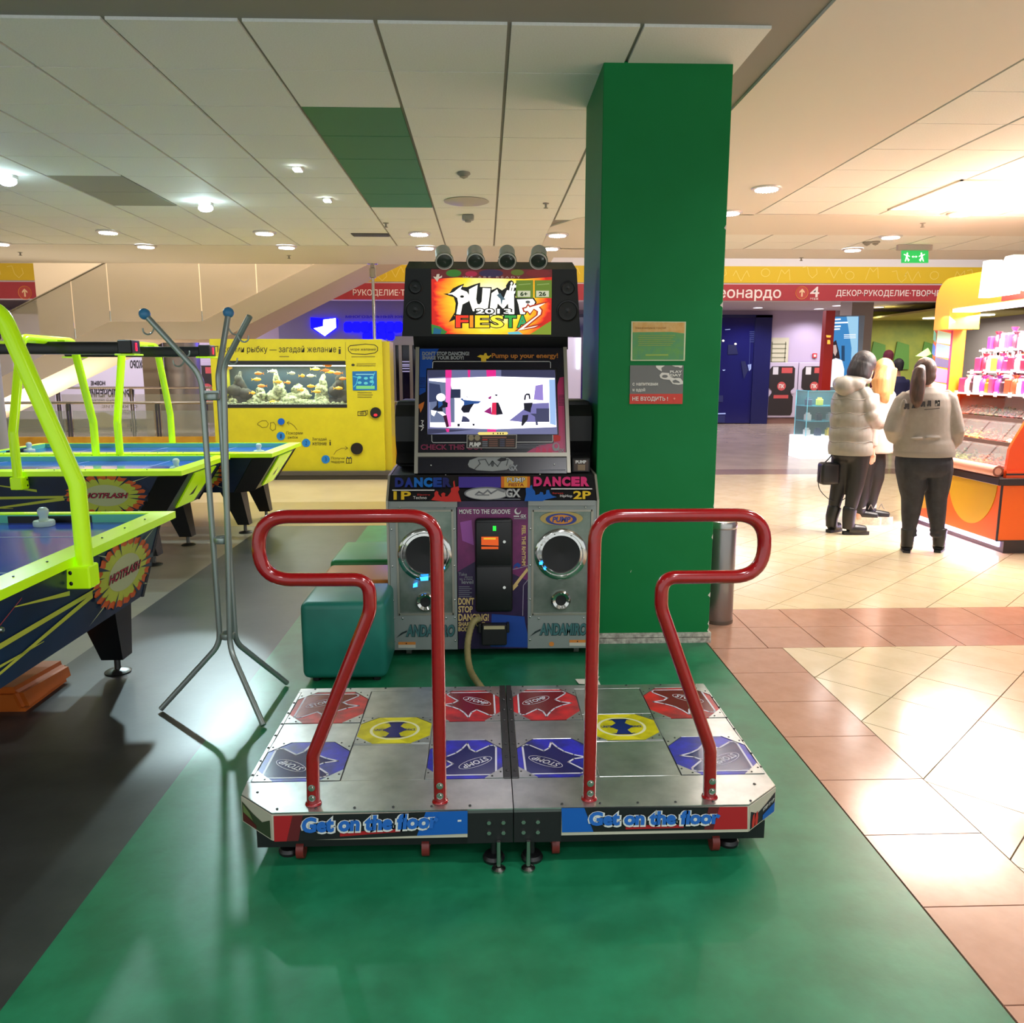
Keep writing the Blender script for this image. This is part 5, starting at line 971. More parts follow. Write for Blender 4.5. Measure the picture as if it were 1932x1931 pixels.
pr.line('logo_outline', [(1310, 215), (1306, 185), (1325, 165), (1380, 160), (1470, 150), (1560, 158), (1588, 180), (1586, 215), (1560, 235), (1470, 248), (1340, 242)], 7, ki, 1, True); pr.text('lettering', 'море желаний', 1328, 185, 1570, 220, ki, 1); pr.line('small_print', [(1340, 272), (1560, 270)], 8, kl); pr.line('small_print', [(1390, 340), (1568, 338)], 7, kl); pr.text('lettering', '#накормирыбку', 1385, 347, 1568, 368, ki, 1)
pr.circ('logo_outline', 1352, 350, 16, 12, ki, 1)
for k, w_ in enumerate((130, 140, 130)): pr.line('small_print', [(1398, 616 + 21 * k), (1398 + w_, 616 + 21 * k)], 9, kl)
scn = pr.poly('touch_screen', [(1345, 412), (1580, 408), (1582, 592), (1350, 594)], lit('aqua_screen', '#1a7ab8', .75), 2)
pr.rect('screen_picture', 1382, 550, 1560, 580, lit('green_bar', '#8fe88a', .8), 3); pr.rect('screen_picture', 1378, 436, 1552, 444, lit('cyan_bar', '#a8f0f0', .8), 3)
for (x, y) in ((1412, 470), (1475, 478), (1530, 472), (1415, 520), (1475, 525), (1530, 510)): pr.circ('screen_picture', x, y, 20, 13, lit('cyan_blob', '#6fe0dc', .8), 3, 12)
pr.line('screen_picture', [(1355, 460), (1400, 470), (1385, 530), (1360, 560)], 8, lit('cyan_line', '#59d0e0', .8), 3); pr.line('screen_picture', [(1560, 425), (1535, 480), (1550, 520), (1520, 560)], 8, lit('cyan_line', '#59d0e0', .8), 3)
def disc(x, y, rx, ry, mt, nm, dep=.012):
    N = 24; b = block(pr, nm, [(x + rx * math.cos(a * 2 * math.pi / N), y + ry * math.sin(a * 2 * math.pi / N)) for a in range(N)], mt, dep); return b
disc(1570, 808, 52, 52, mat('kiosk_black', '#15100f', .35), 'bill_acceptor', .03); pr.off = .034; pr.circ('led', 1568, 830, 18, 12, lit('red_led', '#ff2030', 2.0)); pr.off = .003
disc(1390, 1152, 58, 56, mat('kiosk_black', '#15100f', .35), 'prize_hole', .02)
disc(665, 893, 32, 32, mat('button_blue', '#0d55b0', .3), 'button', .02)
for (x, y, t) in ((660, 1032, '1'), (903, 1098, '2'), (1090, 1255, '3')): disc(x, y, 40, 40, kb, 'step_disc', .006); pr.text('lettering', t, x - 8, y - 20, x + 8, y + 20, ink('kiosk_navy', '#0c3d6b'), 3)
for t, x0, y0, x1, y1 in (('Покорми', 712, 988, 870, 1025), ('рыбок', 728, 1032, 825, 1062), ('Загадай', 960, 1046, 1098, 1080), ('желание', 960, 1090, 1098, 1122), ('Получи', 1142, 1232, 1270, 1262), ('подарок', 1142, 1270, 1270, 1298)): pr.text('lettering', t, x0, y0, x1, y1, ki, 1)
pr.text('lettering', 'i', 1125, 1070, 1140, 1122, ki, 1)
pr.line('doodle', [(815, 972), (790, 935), (755, 910), (722, 905)], 6, kl); pr.line('doodle', [(740, 890), (720, 905), (738, 925)], 6, kl); pr.line('doodle', [(1168, 1210), (1190, 1175), (1240, 1150), (1298, 1148)], 6, kl); pr.line('doodle', [(1280, 1132), (1300, 1148), (1275, 1165)], 6, kl)
pr.line('doodle', [(435, 915), (450, 900), (480, 885), (520, 885), (540, 915), (525, 945), (480, 950), (455, 930), (440, 925)], 6, kl, 1, True); pr.line('doodle', [(560, 905), (590, 900), (610, 925), (608, 965), (580, 980), (555, 960), (562, 930)], 7, kl, 1, True)
pr.line('doodle', [(1288, 1245), (1338, 1245), (1338, 1292), (1288, 1292)], 6, ki, 1, True); pr.line('doodle', [(1313, 1245), (1313, 1292)], 5, ki); pr.poly('doodle', [(1290, 1228), (1313, 1240), (1336, 1228), (1330, 1245), (1296, 1245)], ink('bow_blue', '#123f6b')); pr.line('doodle', [(1400, 800), (1490, 785), (1492, 820), (1480, 822)], 5, ki); pr.line('doodle', [(1398, 798), (1475, 798), (1475, 836), (1398, 836)], 6, ki, 1, True); pr.circ('doodle', 1437, 817, 24, 12, kl)
pr.poly('seam', [(1278, 130), (1282, 130), (1282, 298), (1278, 298)], kl)
# ================================================================ STAIR, RAILINGS, ROUND COLUMN
stair_m = mat('stair_plaster', '#e0d0bc', .6); stair_u = mat('stair_soffit', '#bfa78e', .6)
st_ = thing('staircase', 'beige staircase with landing and glass balustrade rising behind the hockey tables', 'stairs', (-6, 13, 0))
top = [(-10.6, -.1), (-6.27, 2.03), (-5.72, 2.295), (-4.335, 2.297), (-2.61, 3.14), (-1.2, 3.83), (1.2, 5.0)]
bot = [(1.9, 4.9), (-1.84, 3.12), (-3.68, 2.227), (-4.05, 2.03), (-5.5, 2.03), (-10.1, -.1)]
m = MB(); m.prism([V((x, 12.8, z)) for x, z in top + bot], (0, 1.45, 0)); m.build('flight', stair_m, st_)
glm = mat('balustrade_glass', '#c9c0ae', .12, alpha=.52)
def gl(x0, z0, x1, z1, hgt=.86):
    m = MB(); m.prism([V((x0 + .01, 12.84, z0)), V((x1 - .01, 12.84, z1)), V((x1 - .01, 12.84, z1 + hgt)), V((x0 + .01, 12.84, z0 + hgt))], (0, .012, 0)); m.build('glass_panel', glm, st_)
zt = lambda x: next(a[1] + (b[1] - a[1]) * (x - a[0]) / (b[0] - a[0]) for a, b in zip(top, top[1:]) if a[0] <= x <= b[0])
seg = [-10.3, -9.3, -8.3, -7.25, -6.27, -5.72]
for a, b in zip(seg, seg[1:]): gl(a, zt(a), b, zt(b))
gl(-5.72, 2.297, -4.335, 2.297)
seg = [-4.335, -3.48, -2.61, -1.8, -1.0, -.2]
for a, b in zip(seg, seg[1:]): gl(a, zt(a), b, zt(b))
m = MB(); m.tube([V((x, 12.846, zt(x) + .88)) for x in (-10.3, -8, -5.72, -4.335, -2.6, -.2)], .016, 8); m.build('hand_rail', mat('rail_steel', '#a8a39a', .25, .9), st_)
m = MB()
for x in (-6.27, -5.72, -4.335): m.cyl((x, 12.846, zt(x) + .0), (x, 12.846, zt(x) + .16), .011, n=8)
m.build('glass_clamp', mat('rail_bright', '#dcdad2', .15, .9), st_)
back_p = mat('upper_cream', '#d9c8b0', .6); m = MB(); m.prism([V((x, 14.35, z)) for x, z in [(-7.6, 1.5), (-6.27, 2.1), (-5.72, 2.35), (-4.335, 2.35), (-2.61, 3.2), (-1.2, 3.9), (-1.2, 5.2), (-7.6, 5.2)]], (0, .1, 0)); struct('wall_stair', m, back_p)
rs = mat('rail_steel', '#a8a39a', .25, .9); gl2 = mat('rail_glass', '#9aa092', .08, alpha=.30)
def railing(name, label, X0_, X1_, Y, zr, n, base, posts=True):
    t = thing(name, label, 'railing', ((X0_ + X1_) / 2, Y, 0)); m = MB(); m.tube([V((X0_, Y, zr)), V((X1_, Y, zr))], .022, 10); m.build('hand_rail', rs, t)
    for i in range(n + 1):
        x = X0_ + (X1_ - X0_) * i / n; m = MB(); m.box(x - .03, x - .012, Y - .02, Y + .02, 0, zr - .03).box(x + .012, x + .03, Y - .02, Y + .02, 0, zr - .03).box(x - .03, x + .03, Y - .01, Y + .01, zr - .12, zr - .02); m.build('post', mat('post_steel', '#5f5c54', .4, .8), t)
        if i < n: m = MB(); m.box(x + .06, x + (X1_ - X0_) / n - .06, Y - .006, Y + .006, .22, zr - .12); m.build('glass_panel', gl2, t)
    if base: m = MB(); m.box(X0_, X1_, Y - .03, Y + .03, .0, base); m.build('base_board', mat('rail_amber', '#c48a16', .45, noise=(4, '#d9a52a', 2)), t)
    return t
railing('glass_railing', 'steel and glass railing with amber base board behind the hockey tables', -9.0, -1.0, 12.55, 1.075, 6, .56)
railing('glass_railing', 'farther steel and glass railing under the mirrored banner', -9.4, -2.6, 15.6, 1.24, 5, 0)
m = MB(); m.lathe([(.024, 0), (.024, 2.9), (.05, 2.91), (.05, 3.04), (.035, 3.05), (.035, 3.095), (.075, 3.103)], (-1.645, 12.36, 0), n=20)
tag(m.build('steel_pole', mat('pole_chrome', '#bab8b4', .12, 1.)), 'slender chrome pole rising to the ceiling behind the yellow kiosk', 'pole')
rc = thing('round_column', 'round silver clad column behind the railings on the left', 'column', (-6.05, 16.5, 0))
m = MB(); m.lathe([(.34, 0), (.34, 3.3)], (-6.05, 16.6, 0), n=32); m.build('shaft', mat('column_silver', '#9c9a98', .35, .6), rc)
m = MB(); m.lathe([(.346, .0), (.346, .12)], (-6.05, 16.6, 0), n=32); m.build('foot_ring', mat('rail_steel', '#a8a39a', .25, .9), rc)
m = MB(); m.box(-6.72, -6.42, 16.3, 16.6, 0, 3.3); m.build('box_column', mat('column_taupe', '#8c8270', .6), rc)
gc = thing('round_column', 'grey round column at the far left edge behind the hockey tables', 'column', (-5.95, 9.6, 0)); xg = AX(6, 700, -5.98).y
m = MB(); m.lathe([(.16, 0), (.16, CEIL)], (-5.69, 9.5, 0), n=28); m.build('shaft', mat('column_grey', '#8e8f92', .5), gc)
# mirrored banner on a glass shop front
bn = thing('banner', 'white banner with mirrored black lettering seen from behind glass at left', 'banner', (-9.5, 21.0, 0)); m = MB(); m.box(-12.6, -8.35, 21.0, 21.03, .35, 2.95); m.build('sheet', mat('banner_white', '#bcb6c2', .6), bn)
BP = Pl((0, 20.99, 0), (0, -1, 0)); pb_ = Print(BP, bn, 150, 640, 7.155); bi = ink('banner_black', '#221f22')
def mir(t, x0, y0, x1, y1, b=.03): text3('lettering', t, pb_.q(x1, y1, 2), pb_.q(x0, y1, 2), pb_.q(x1, y0, 2), bi, bn, b)
mir('СКОРО', 680, 285, 880, 395); mir('НОВЫЕ', 150, 565, 345, 625); mir('БОЛЬШИЕ', 120, 655, 500, 690); mir('ПРИКЛЮЧЕНИЯ', 110, 680, 735, 785); mir('новый детский', 140, 800, 520, 860, 0); mir('ОТКРЫТИЕ', 300, 890, 780, 930, 0); mir('СКОРО', 560, 955, 735, 1015, 0)
pb_.poly('print', [(200, 1000), (330, 985), (480, 1050), (640, 1150), (640, 1190), (160, 1190)], ink('banner_olive', '#8a8030'), 2)
m = MB(); m.box(-8.32, -7.6, 21.0, 21.2, 0, 3.3); tag(m.build('pier', mat('pier_lilac', '#c0b2c6', .6)), 'narrow lilac wall pier beside the mirrored banner', 'pier'); 
def callpoint(x, y, z, label): m = MB(); m.box(x - .07, x + .07, y - .03, y, z - .07, z + .07, .01); o = m.build('call_point', mat('call_red', '#b8303a', .4)); m = MB(); m.box(x - .035, x + .035, y - .034, y - .03, z - .035, z + .035); m.build('call_plate', ink('call_pale', '#e0c8c8'), o); tag(o, label, 'fire alarm')
callpoint(-7.78, 20.99, 1.78, 'red fire call point on the lilac pier at left')
callpoint(9.75, 23.98, 2.0, 'upper red alarm box on lilac wall by the lightbox'); callpoint(9.72, 23.98, 1.30, 'lower dark red alarm box on lilac wall by the lightbox')
# fire hose cabinets
def hydrant(x, Y, label, s=1., z0=.25):
    t = thing('fire_cabinet', label, 'fire cabinet', (x, Y, 0)); a = .40 * s; h = 1.45 * s
    m = MB(); m.box(x - a - .08, x + a + .08, Y - .05, Y, z0 - .06, z0 + h + .1, .01); m.build('frame', mat('cab_lilac', '#b9adc4', .5), t)
    m = MB(); pts = [(-.36, 0), (.32, 0), (.36, .1), (.36, .55), (.28, .66), (.28, .72), (.38, .82), (.38, 1.38), (.32, 1.44), (-.30, 1.44), (-.38, 1.34), (-.38, .82), (-.28, .72), (-.28, .66), (-.36, .55)]
    m.prism([V((x + u * s, Y - .052, z0 + v * s)) for u, v in pts], (0, -.012, 0)); d = m.build('door', mat('cab_dark', '#2d2628', .35), t)
    m = MB(); m.lathe([(.0, .001), (.13 * s, .001)], (x, Y - .066, z0 + .86 * s), (0, -1, 0), 20); m.build('disc_mark', ink('fire_red', '#b8484a'), d)
    text3('lettering', 'ПК', V((x - .08 * s, Y - .069, z0 + .80 * s)), V((x + .08 * s, Y - .069, z0 + .80 * s)), V((x - .08 * s, Y - .069, z0 + .92 * s)), white_i, d, .03)
    m = MB(); m.box(x - .02, x + .30 * s, Y - .067, Y - .064, z0 + 1.24 * s, z0 + 1.40 * s); m.box(x - .22 * s, x + .22 * s, Y - .067, Y - .064, z0 + .50 * s, z0 + .60 * s); m.build('plate', ink('fire_red', '#b8484a'), d)
    m = MB(); m.box(x - .28 * s, x - .12 * s, Y - .067, Y - .064, z0 + 1.20 * s, z0 + 1.42 * s); m.build('plate', ink('fire_white', '#c9c5cc'), d)
    m = MB(); m.lathe([(.06, 0), (.06, .03), (0, .035)], (x + .34 * s, Y - .06, z0 + .70 * s), (0, -1, 0), 14); m.build('knob', mat('cab_lilac', '#b9adc4', .5), d)
hydrant(8.78, 23.95, 'dark fire hose cabinet on lilac wall nearest the blue shop'); hydrant(9.76, 23.95, 'dark fire hose cabinet next to the glass display case'); hydrant(-7.05, 21.0, 'dark fire hose cabinet behind the round silver column at left')
m = MB(); m.box(-7.5, -5.2, 21.02, 21.2, 0, 3.3); tag(m.build('pier', mat('pier_lilac', '#c0b2c6', .6)), 'wide lilac wall behind the left fire cabinet', 'wall panel')
pn_ = MB(); pn_.box(8.38, 8.95, 23.95, 23.98, 1.72, 2.52); ev = pn_.build('evacuation_plan', mat('plan_cream', '#bdb9a2', .6)); tag(ev, 'framed evacuation plan on lilac wall above the fire cabinets', 'notice'); m = MB()
for k in range(5): m.box(8.44 + .02 * (k % 2), 8.88, 23.945, 23.95, 1.80 + .13 * k, 1.83 + .13 * k)
m.box(8.44, 8.47, 23.945, 23.95, 1.8, 2.4).box(8.84, 8.87, 23.945, 23.95, 1.8, 2.4); m.build('plan_line', ink('plan_ink', '#7d7d66'), ev)
# ================================================================ CINEMA FRONT WITH BLUE SIGN
cw = mat('cinema_wall', '#8d88a8', .55); CYY = 21.0
struct('wall_cinema', MB().box(-5.2, 1.6, CYY, CYY + .2, 2.28, 3.3), cw); struct('wall_cinema', MB().box(-5.2, -3.0, CYY, CYY + .2, 0, 2.28), cw)
bluee = mat('neon_blue', '#0606ff', .4, e=1.6, ec=(.0, .0, 1.)); CPl = Pl((0, CYY - .06, 0), (0, -1, 0)); 
nsg = thing('neon_sign', 'glowing blue cinema sign with white and blue shield on lilac wall', 'sign', (-3, CYY, 2.3)); pc_ = Print(CPl, nsg, 560, 560, 8.05)
block(pc_, 'shield', [(210, 315), (400, 330), (590, 320), (630, 345), (620, 480), (425, 610), (215, 480)], bluee, .03); ws2 = Print(Pl((0, CYY - .10, 0), (0, -1, 0)), nsg, 560, 560, 8.05)
block(ws2, 'shield_light', [(405, 350), (590, 328), (596, 470), (425, 598), (258, 482), (400, 450)], mat('sign_white_light', '#ffffff', .4, e=2.6), .01)
def blob(x0, x1, y0, y1, nm='glow_letter'):
    r = min(30, (x1 - x0) / 3); block(pc_, nm, [(x0 + r, y0), (x1 - r, y0), (x1, y0 + r), (x1, y1 - r), (x1 - r, y1), (x0 + r, y1), (x0, y1 - r), (x0, y0 + r)], bluee, .05)
for k in range(7): x = 718 + k * 127; blob(x, x + 132, 382, 548)
for k in range(4): x = 1000 + k * 120; blob(x, x + 124, 540, 665)
tn = mat('sign_navy', '#1a0a8a', .5, e=.3); text3('lettering', 'МНОГОЗАЛЬНЫЙ КИНОТЕАТР', pc_.q(740, 325, 1), pc_.q(1990, 325, 1), pc_.q(740, 275, 1), tn, nsg, .03)
light('AREA', (-1.8, CYY - .5, 2.65), 60, (.18, .12, 1.0), 4.0, (math.radians(-70), 0, 0), .5, name='cinema_sign_glow')
wp = thing('white_pier', 'white pier with a bright vertical light strip seen right of the arcade screen', 'pier', (1.9, 20.5, 0)); xa, xb = AY(1058, 700, 20.5).x, AY(1096, 700, 20.5).x; za = AY(1080, 637, 20.5).z
m = MB(); m.box(xa, xb, 20.5, 20.7, 0, za); m.build('cladding', mat('pier_white', '#d6d2dc', .5), wp); xs_ = AY(1090, 700, 20.48).x
m = MB(); m.box(xs_ - .03, xs_ + .03, 20.46, 20.5, 1.6, za - .03); m.build('light_strip', mat('strip_light', '#ffffff', .3, e=1.5, ec='#eef4ff'), wp)
# glazed cinema entrance to the right of the kiosk
gd = thing('glass_entrance', 'dark glass cinema entrance with steel frames right of the kiosk', 'entrance', (-2, 20.9, 0)); m = MB(); m.box(-3.0, 1.6, CYY + .1, CYY + .2, 0, 2.28); m.build('dark_glass', mat('dark_glass', '#14122e', .1), gd)
m = MB()
for px in (744, 756, 776): x = AY(px, 700, CYY).x; m.box(x - .04, x + .04, CYY - .02, CYY + .08, 0, 2.28); m.build('door_frame', mat('rail_steel', '#a8a39a', .25, .9), gd); m = MB()
m.box(-3.0, 1.6, CYY - .04, CYY + .1, 2.20, 2.42); m.build('door_frame', mat('rail_steel', '#a8a39a', .25, .9), gd)
p = Print(Pl((0, CYY + .09, 0), (0, -1, 0)), gd, 560, 560, 8.05)
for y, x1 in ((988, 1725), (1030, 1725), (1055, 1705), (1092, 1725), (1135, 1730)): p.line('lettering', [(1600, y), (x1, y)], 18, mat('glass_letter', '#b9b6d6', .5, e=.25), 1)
p.line('red_light', [(1495, 1300), (1505, 1400)], 18, lit('red_led', '#ff2030', 2.0), 1)
# ================================================================ CANDY KIOSK (long side faces -x, near end faces the viewer)
ork = mat('kiosk_orange', '#f0661a', .35, spec=.4); ork2 = mat('kiosk_orange_deep', '#f2500c', .3); yo = mat('kiosk_dot', '#d9a81c', .4); dkb_ = mat('counter_dark', '#2c1a18', .3); pinkr = mat('bumper_pink', '#e09a84', .4)
ck = thing('candy_kiosk', 'orange and yellow sweets kiosk with lit header at the right edge', 'kiosk', (4.9, 7.3, 0))
FX, NY, FY = 4.36, 6.60, 8.12; BX = 5.75
m = MB(); m.box(FX + .10, BX, NY + .05, FY - .03, 0, .115); m.build('kick_base', mat('kick_dark', '#3a2a26', .4), ck)
led_v = mat('kick_led', '#cfc0ff', .3, e=2.5)
m = MB(); m.box(FX + .085, FX + .10, NY + .1, FY - .05, .045, .10); m.build('kick_light', led_v, ck)
light('AREA', (FX - .01, (NY + FY) / 2, .095), 6, (.75, .68, 1), .06, (0, math.radians(25), 0), 1.4, name='kick_glow')
m = MB(); m.box(FX, BX, NY, FY, .115, .60, .006); ctr = m.build('counter_body', ork, ck)
m = MB()
for cy in (7.02, 7.82):
    pts = []
    for k in range(25): a = math.pi + k * math.pi / 24; pts.append(V((FX - .002, cy + .36 * math.cos(a), .60 + .40 * math.sin(a))))
    m.prism(pts, (-.003, 0, 0))
m.build('half_dot', yo, ctr)
m = MB(); m.box(FX - .003, FX, NY - .002, NY + .012, .115, .6).box(FX - .003, FX + .01, NY - .003, NY, .115, .6); m.box(FX, BX, NY - .003, NY, .115, .125); m.build('edge_strip', dkb_, ctr)
m = MB(); m.box(FX - .05, BX + .02, NY - .03, FY + .05, .60, .66, .004); m.build('counter_top', dkb_, ck)
m = MB(); m.box(FX + .02, BX, NY - .01, NY + .03, .66, .72); m.build('counter_band', ork2, ck)
m = MB(); m.box(FX + .02, BX, NY - .012, NY - .004, .685, .70); m.build('edge_strip', dkb_, ck)
m = MB(); m.tube([V((FX - .035, NY + .02, .715)), V((FX - .035, FY + .1, .715))], .046, 16); bmp = m.build('bumper_roll', pinkr, ck)
m = MB(); m.lathe([(.047, 0), (.035, .004), (.03, .0), (.0, -.004)], (FX - .035, NY + .02, .715), (0, -1, 0), 16); m.build('roll_end', mat('roll_end', '#8a4a3a', .4), bmp)
# orange end wedge at the near end and a smaller one at the far end
for y, nm in ((NY, 'end_wedge'), (FY - .03, 'end_wedge')):
    m = MB(); m.prism([V((FX + .02, y, .72)), V((FX + .03, y, .90)), V((FX + .06, y, .97)), V((FX + .20, y, 1.24)), V((FX + .32, y, 1.33)), V((BX, y, 1.33)), V((BX, y, .72))], (0, .03, 0)); m.build(nm, ork2, ck)
# tiers of trays behind sloping clear lids
tray_m = mat('tray_dark', '#5a4a44', .5); lidm = mat('lid_clear', '#fff6f0', .06, alpha=.06)
tiers = [(FX + .05, .70), (FX + .20, .90), (FX + .34, 1.10)]
for i, (x, z) in enumerate(tiers):
    m = MB(); m.box(x, x + .30, NY + .04, FY - .04, z - .02, z).box(x, x + .015, NY + .04, FY - .04, z, z + .035); m.build('tray_shelf', tray_m, ck)
    for k in range(4):
        y0 = NY + .05 + k * .365; m = MB(); m.prism([V((x + .01, y0, z + .045)), V((x + .14, y0, z + .20)), V((x + .146, y0, z + .20)), V((x + .018, y0, z + .045))], (0, .35, 0)); m.build('tray_lid', lidm, ck)
random.seed(5)
candy_cols = ['#8a2a16', '#b0521a', '#5a6a1a', '#d9a01e', '#e0c9a0', '#a83a2a', '#c9772a', '#86862a', '#e8d8b0', '#7a1f1a', '#6a5a20', '#c25a30']
cn = ['dark red', 'amber', 'dark green', 'golden', 'cream', 'brick red', 'orange', 'olive', 'ivory', 'maroon', 'brown', 'rust']
for i, (x, z) in enumerate(tiers):
    for k in range(4):
        y0 = NY + .06 + k * .365; ci = i * 4 + k; m = MB()
        for q in range(90): a_ = random.random() * .22; m.ell((x + .03 + a_, y0 + random.random() * .32, z + .012 + random.random() * (.03 + .35 * a_)), .018, .018, .013, 6, 4)
        o = m.build('loose_sweets', mat('candy_%d' % ci, candy_cols[ci], .35)); o['kind'] = 'stuff'
        tag(o, '%s loose sweets in the %s tray tier, tray %s of four from the near end' % (cn[ci], ['lowest', 'middle', 'top'][i], ['first', 'second', 'third', 'last'][k]), 'sweets')
# shelves above with packets
shelf = mat('shelf_white', '#e6dfe2', .4); shelves = [(FX + .42, 1.345), (FX + .56, 1.55), (FX + .66, 1.76)]
m = MB(); m.box(FX + .92, FX + .95, NY + .05, FY - .03, .72, 1.93); m.build('back_board', mat('kiosk_back', '#d9c9d6', .5), ck)
for x, z in shelves:
    m = MB(); m.box(x - .06, FX + .92, NY + .05, FY - .03, z - .018, z); m.build('shelf', shelf, ck)
pk = ['#d9356a', '#f2e9f0', '#8a3a9a', '#e07a1e', '#c21f3a', '#efc23a', '#f2b8cc', '#6a2a5a', '#e8e2d6', '#d94a2a', '#4a2a3a', '#b3577a']
pkn = ['crimson', 'white', 'purple', 'orange', 'red', 'yellow', 'pink', 'plum', 'cream', 'scarlet', 'dark', 'rose']
protos = {}
ordw = 'first second third fourth fifth sixth seventh eighth ninth tenth eleventh twelfth thirteenth fourteenth fifteenth sixteenth seventeenth'.split()
for s, (x, z) in enumerate(shelves):
    for row in (0, 1):
      n = 17 - s
      for k in range(n):
        y = NY + .12 + (FY - NY - .26) * k / (n - 1); ci = random.randrange(12); kind = (s + k + row) % 3
        key = (kind, ci)
        if key not in protos:
            m = MB()
            if kind == 0: m.loft([((0, 0, 0), .038, .03), ((0, 0, .05), .044, .036), ((0, 0, .10), .040, .03), ((0, 0, .125), .016, .014), ((0, 0, .15), .036, .03)], 12)
            elif kind == 1: m.box(-.035, .035, -.043, .043, 0, .12, .008)
            else: m.lathe([(.036, 0), (.040, .01), (.040, .085), (.028, .10), (.032, .104), (.032, .125), (.0, .128)], (0, 0, 0), n=16, cap=True)
            protos[key] = m.mesh('packet'); protos[key].materials.append(mat('packet_%d' % ci, pk[ci], .35))
        o = bpy.data.objects.new(['sweet_bag', 'sweet_box', 'sweet_jar'][kind], protos[key]); C.objects.link(o); o.location = (x + .10 * row, y, z + .001); o.rotation_euler = (0, 0, random.uniform(-.25, .25)); f_ = random.uniform(.92, 1.05) + .22 * row; o.scale = (min(f_, 1.08), min(f_, 1.08), f_ * 1.12)
        tag(o, '%s %s, %s from near end, %s row, %s kiosk shelf' % (pkn[ci], ['knotted bag', 'carton', 'jar'][kind], ordw[k], ['front', 'rear'][row], ['lowest', 'middle', 'highest'][s]), ['bag', 'box', 'jar'][kind], 'packets on the %s kiosk shelf' % ['lowest', 'middle', 'highest'][s])
    m = MB()
    for k in range(7): y = NY + .15 + k * .21; m.box(x - .064, x - .060, y - .025, y + .025, z - .03, z + .015)
    m.build('price_tag', mat('tag_white', '#f4f0ea', .5), ck)
m = MB()
for k in range(46): y = NY + .1 + k * .03; m.cyl((FX + .60 + .01 * (k % 2), y, 1.57 + .02), (FX + .60, y, 1.57 + .13 + .03 * (k % 3)), .006, n=6)
tag(m.build('candy_sticks', mat('stick_pink', '#e0788a', .4, noise=(30, '#f0d0d4', 2))), 'row of pink striped candy sticks behind the middle shelf packets', 'sweets', kind='stuff')
m = MB(); m.box(FX + .5, FX + .82, 6.88, 7.12, 1.89, 2.02, .01); bxo = m.build('carton', mat('carton_tan', '#c98a52', .6)); tag(bxo, 'tan cardboard carton on top of the kiosk packets', 'box'); m = MB(); m.tube(smooth_path([V((FX + .495, 7.05, 1.99)), V((FX + .49, 7.03, 1.93)), V((FX + .49, 6.99, 1.92)), V((FX + .49, 6.96, 1.96))], 4), .006, 6); m.build('handle', mat('cord_yellow', '#e0b03a', .5), bxo)
# side pillar with prints, header and its glowing letters
HX = 4.50
m = MB(); m.box(HX, HX + .30, FY - .06, FY, .72, 2.14, .01); plr = m.build('pillar', mat('pillar_orange', '#ee7a1c', .35), ck)
cols_ = [('#d23a7a', 2.02, .13), ('#7fc4b0', 1.89, .12), ('#5a7ae0', 1.76, .13), ('#3a3a5a', 1.645, .09), ('#d85a8a', 1.52, .14), ('#e6e2b0', 1.37, .15)]
for c_, z, h in cols_:
    m = MB(); m.prism([V((HX - .003, FY - .055, z - h / 2)), V((HX - .003, FY - .005, z - h / 2 + .03)), V((HX - .003, FY - .005, z + h / 2)), V((HX - .003, FY - .055, z + h / 2 - .03))], (-.002, 0, 0)); m.prism([V((HX, FY - .062, z - h / 2)), V((HX + .14, FY - .062, z - h / 2 - .02)), V((HX + .14, FY - .062, z + h / 2 - .03)), V((HX, FY - .062, z + h / 2))], (0, -.002, 0)); m.build('print', mat('pillar' + c_, c_, .5), plr)
m = MB(); m.box(HX + .14, HX + .16, FY - .066, FY - .06, .72, 2.1); m.build('edge_strip', mat('edge_plum', '#7a1f4a', .4), plr)
for z, a in ((1.72, .10), (1.62, .07)):
    m = MB(); m.prism([V((HX - .0, FY + .01, z)), V((HX - a * .4, FY + .01, z + .06)), V((HX - a * 1.6, FY + .01, z - .02)), V((HX - a * .7, FY + .01, z - .03))], (0, .008, 0)); m.build('paper_leaf', mat('leaf_green', '#9ad06a', .5), plr)
hp_ = []
y1 = FY - .06; y0 = NY - .6
arc = [(y1 + .0, 1.95)] + [(y1 - .22 + .22 * math.cos(a), 2.21 + .22 * math.sin(a)) for a in [i * math.pi / 2 / 8 for i in range(9)]] + [(y0, 2.43), (y0, 2.14), (y1 - .26, 2.14), (y1 - .26 + 0, 1.95)]
m = MB(); m.prism([V((HX - .04, y, z)) for y, z in arc], (.30, 0, 0)); hd = m.build('header', mat('header_yellow', '#f5a41c', .4), ck)
m = MB(); m.box(HX - .02, HX + .2, y0, y1 - .27, 2.105, 2.135); m.build('header_light', mat('header_led', '#ffffff', .3, e=1.5, ec='#f2ecff'), hd)
m = MB(); m.box(HX - .043, HX - .041, y0 + .1, 7.02, 2.145, 2.22); m.build('header_ribbon', mat('ribbon_red', '#e04a3a', .4), hd)
lw = mat('letter_glow', '#fff8f0', .3, e=.8)
text3('header_lettering', 'М', V((HX - .16, 7.00, 2.17)), V((HX - .16, 6.60, 2.17)), V((HX - .16, 6.98, 2.47)), lw, hd, .05, 0, .10); text3('header_lettering', 'о', V((HX - .16, 6.54, 2.17)), V((HX - .16, 6.24, 2.17)), V((HX - .16, 6.54, 2.42)), lw, hd, .05, 0, .10)
m = MB(); m.box(HX - .02, HX + .10, 7.0, 7.35, 2.43, 2.47, .01); m.build('top_lamp', mat('top_lamp', '#fff4d8', .3, e=5), hd)
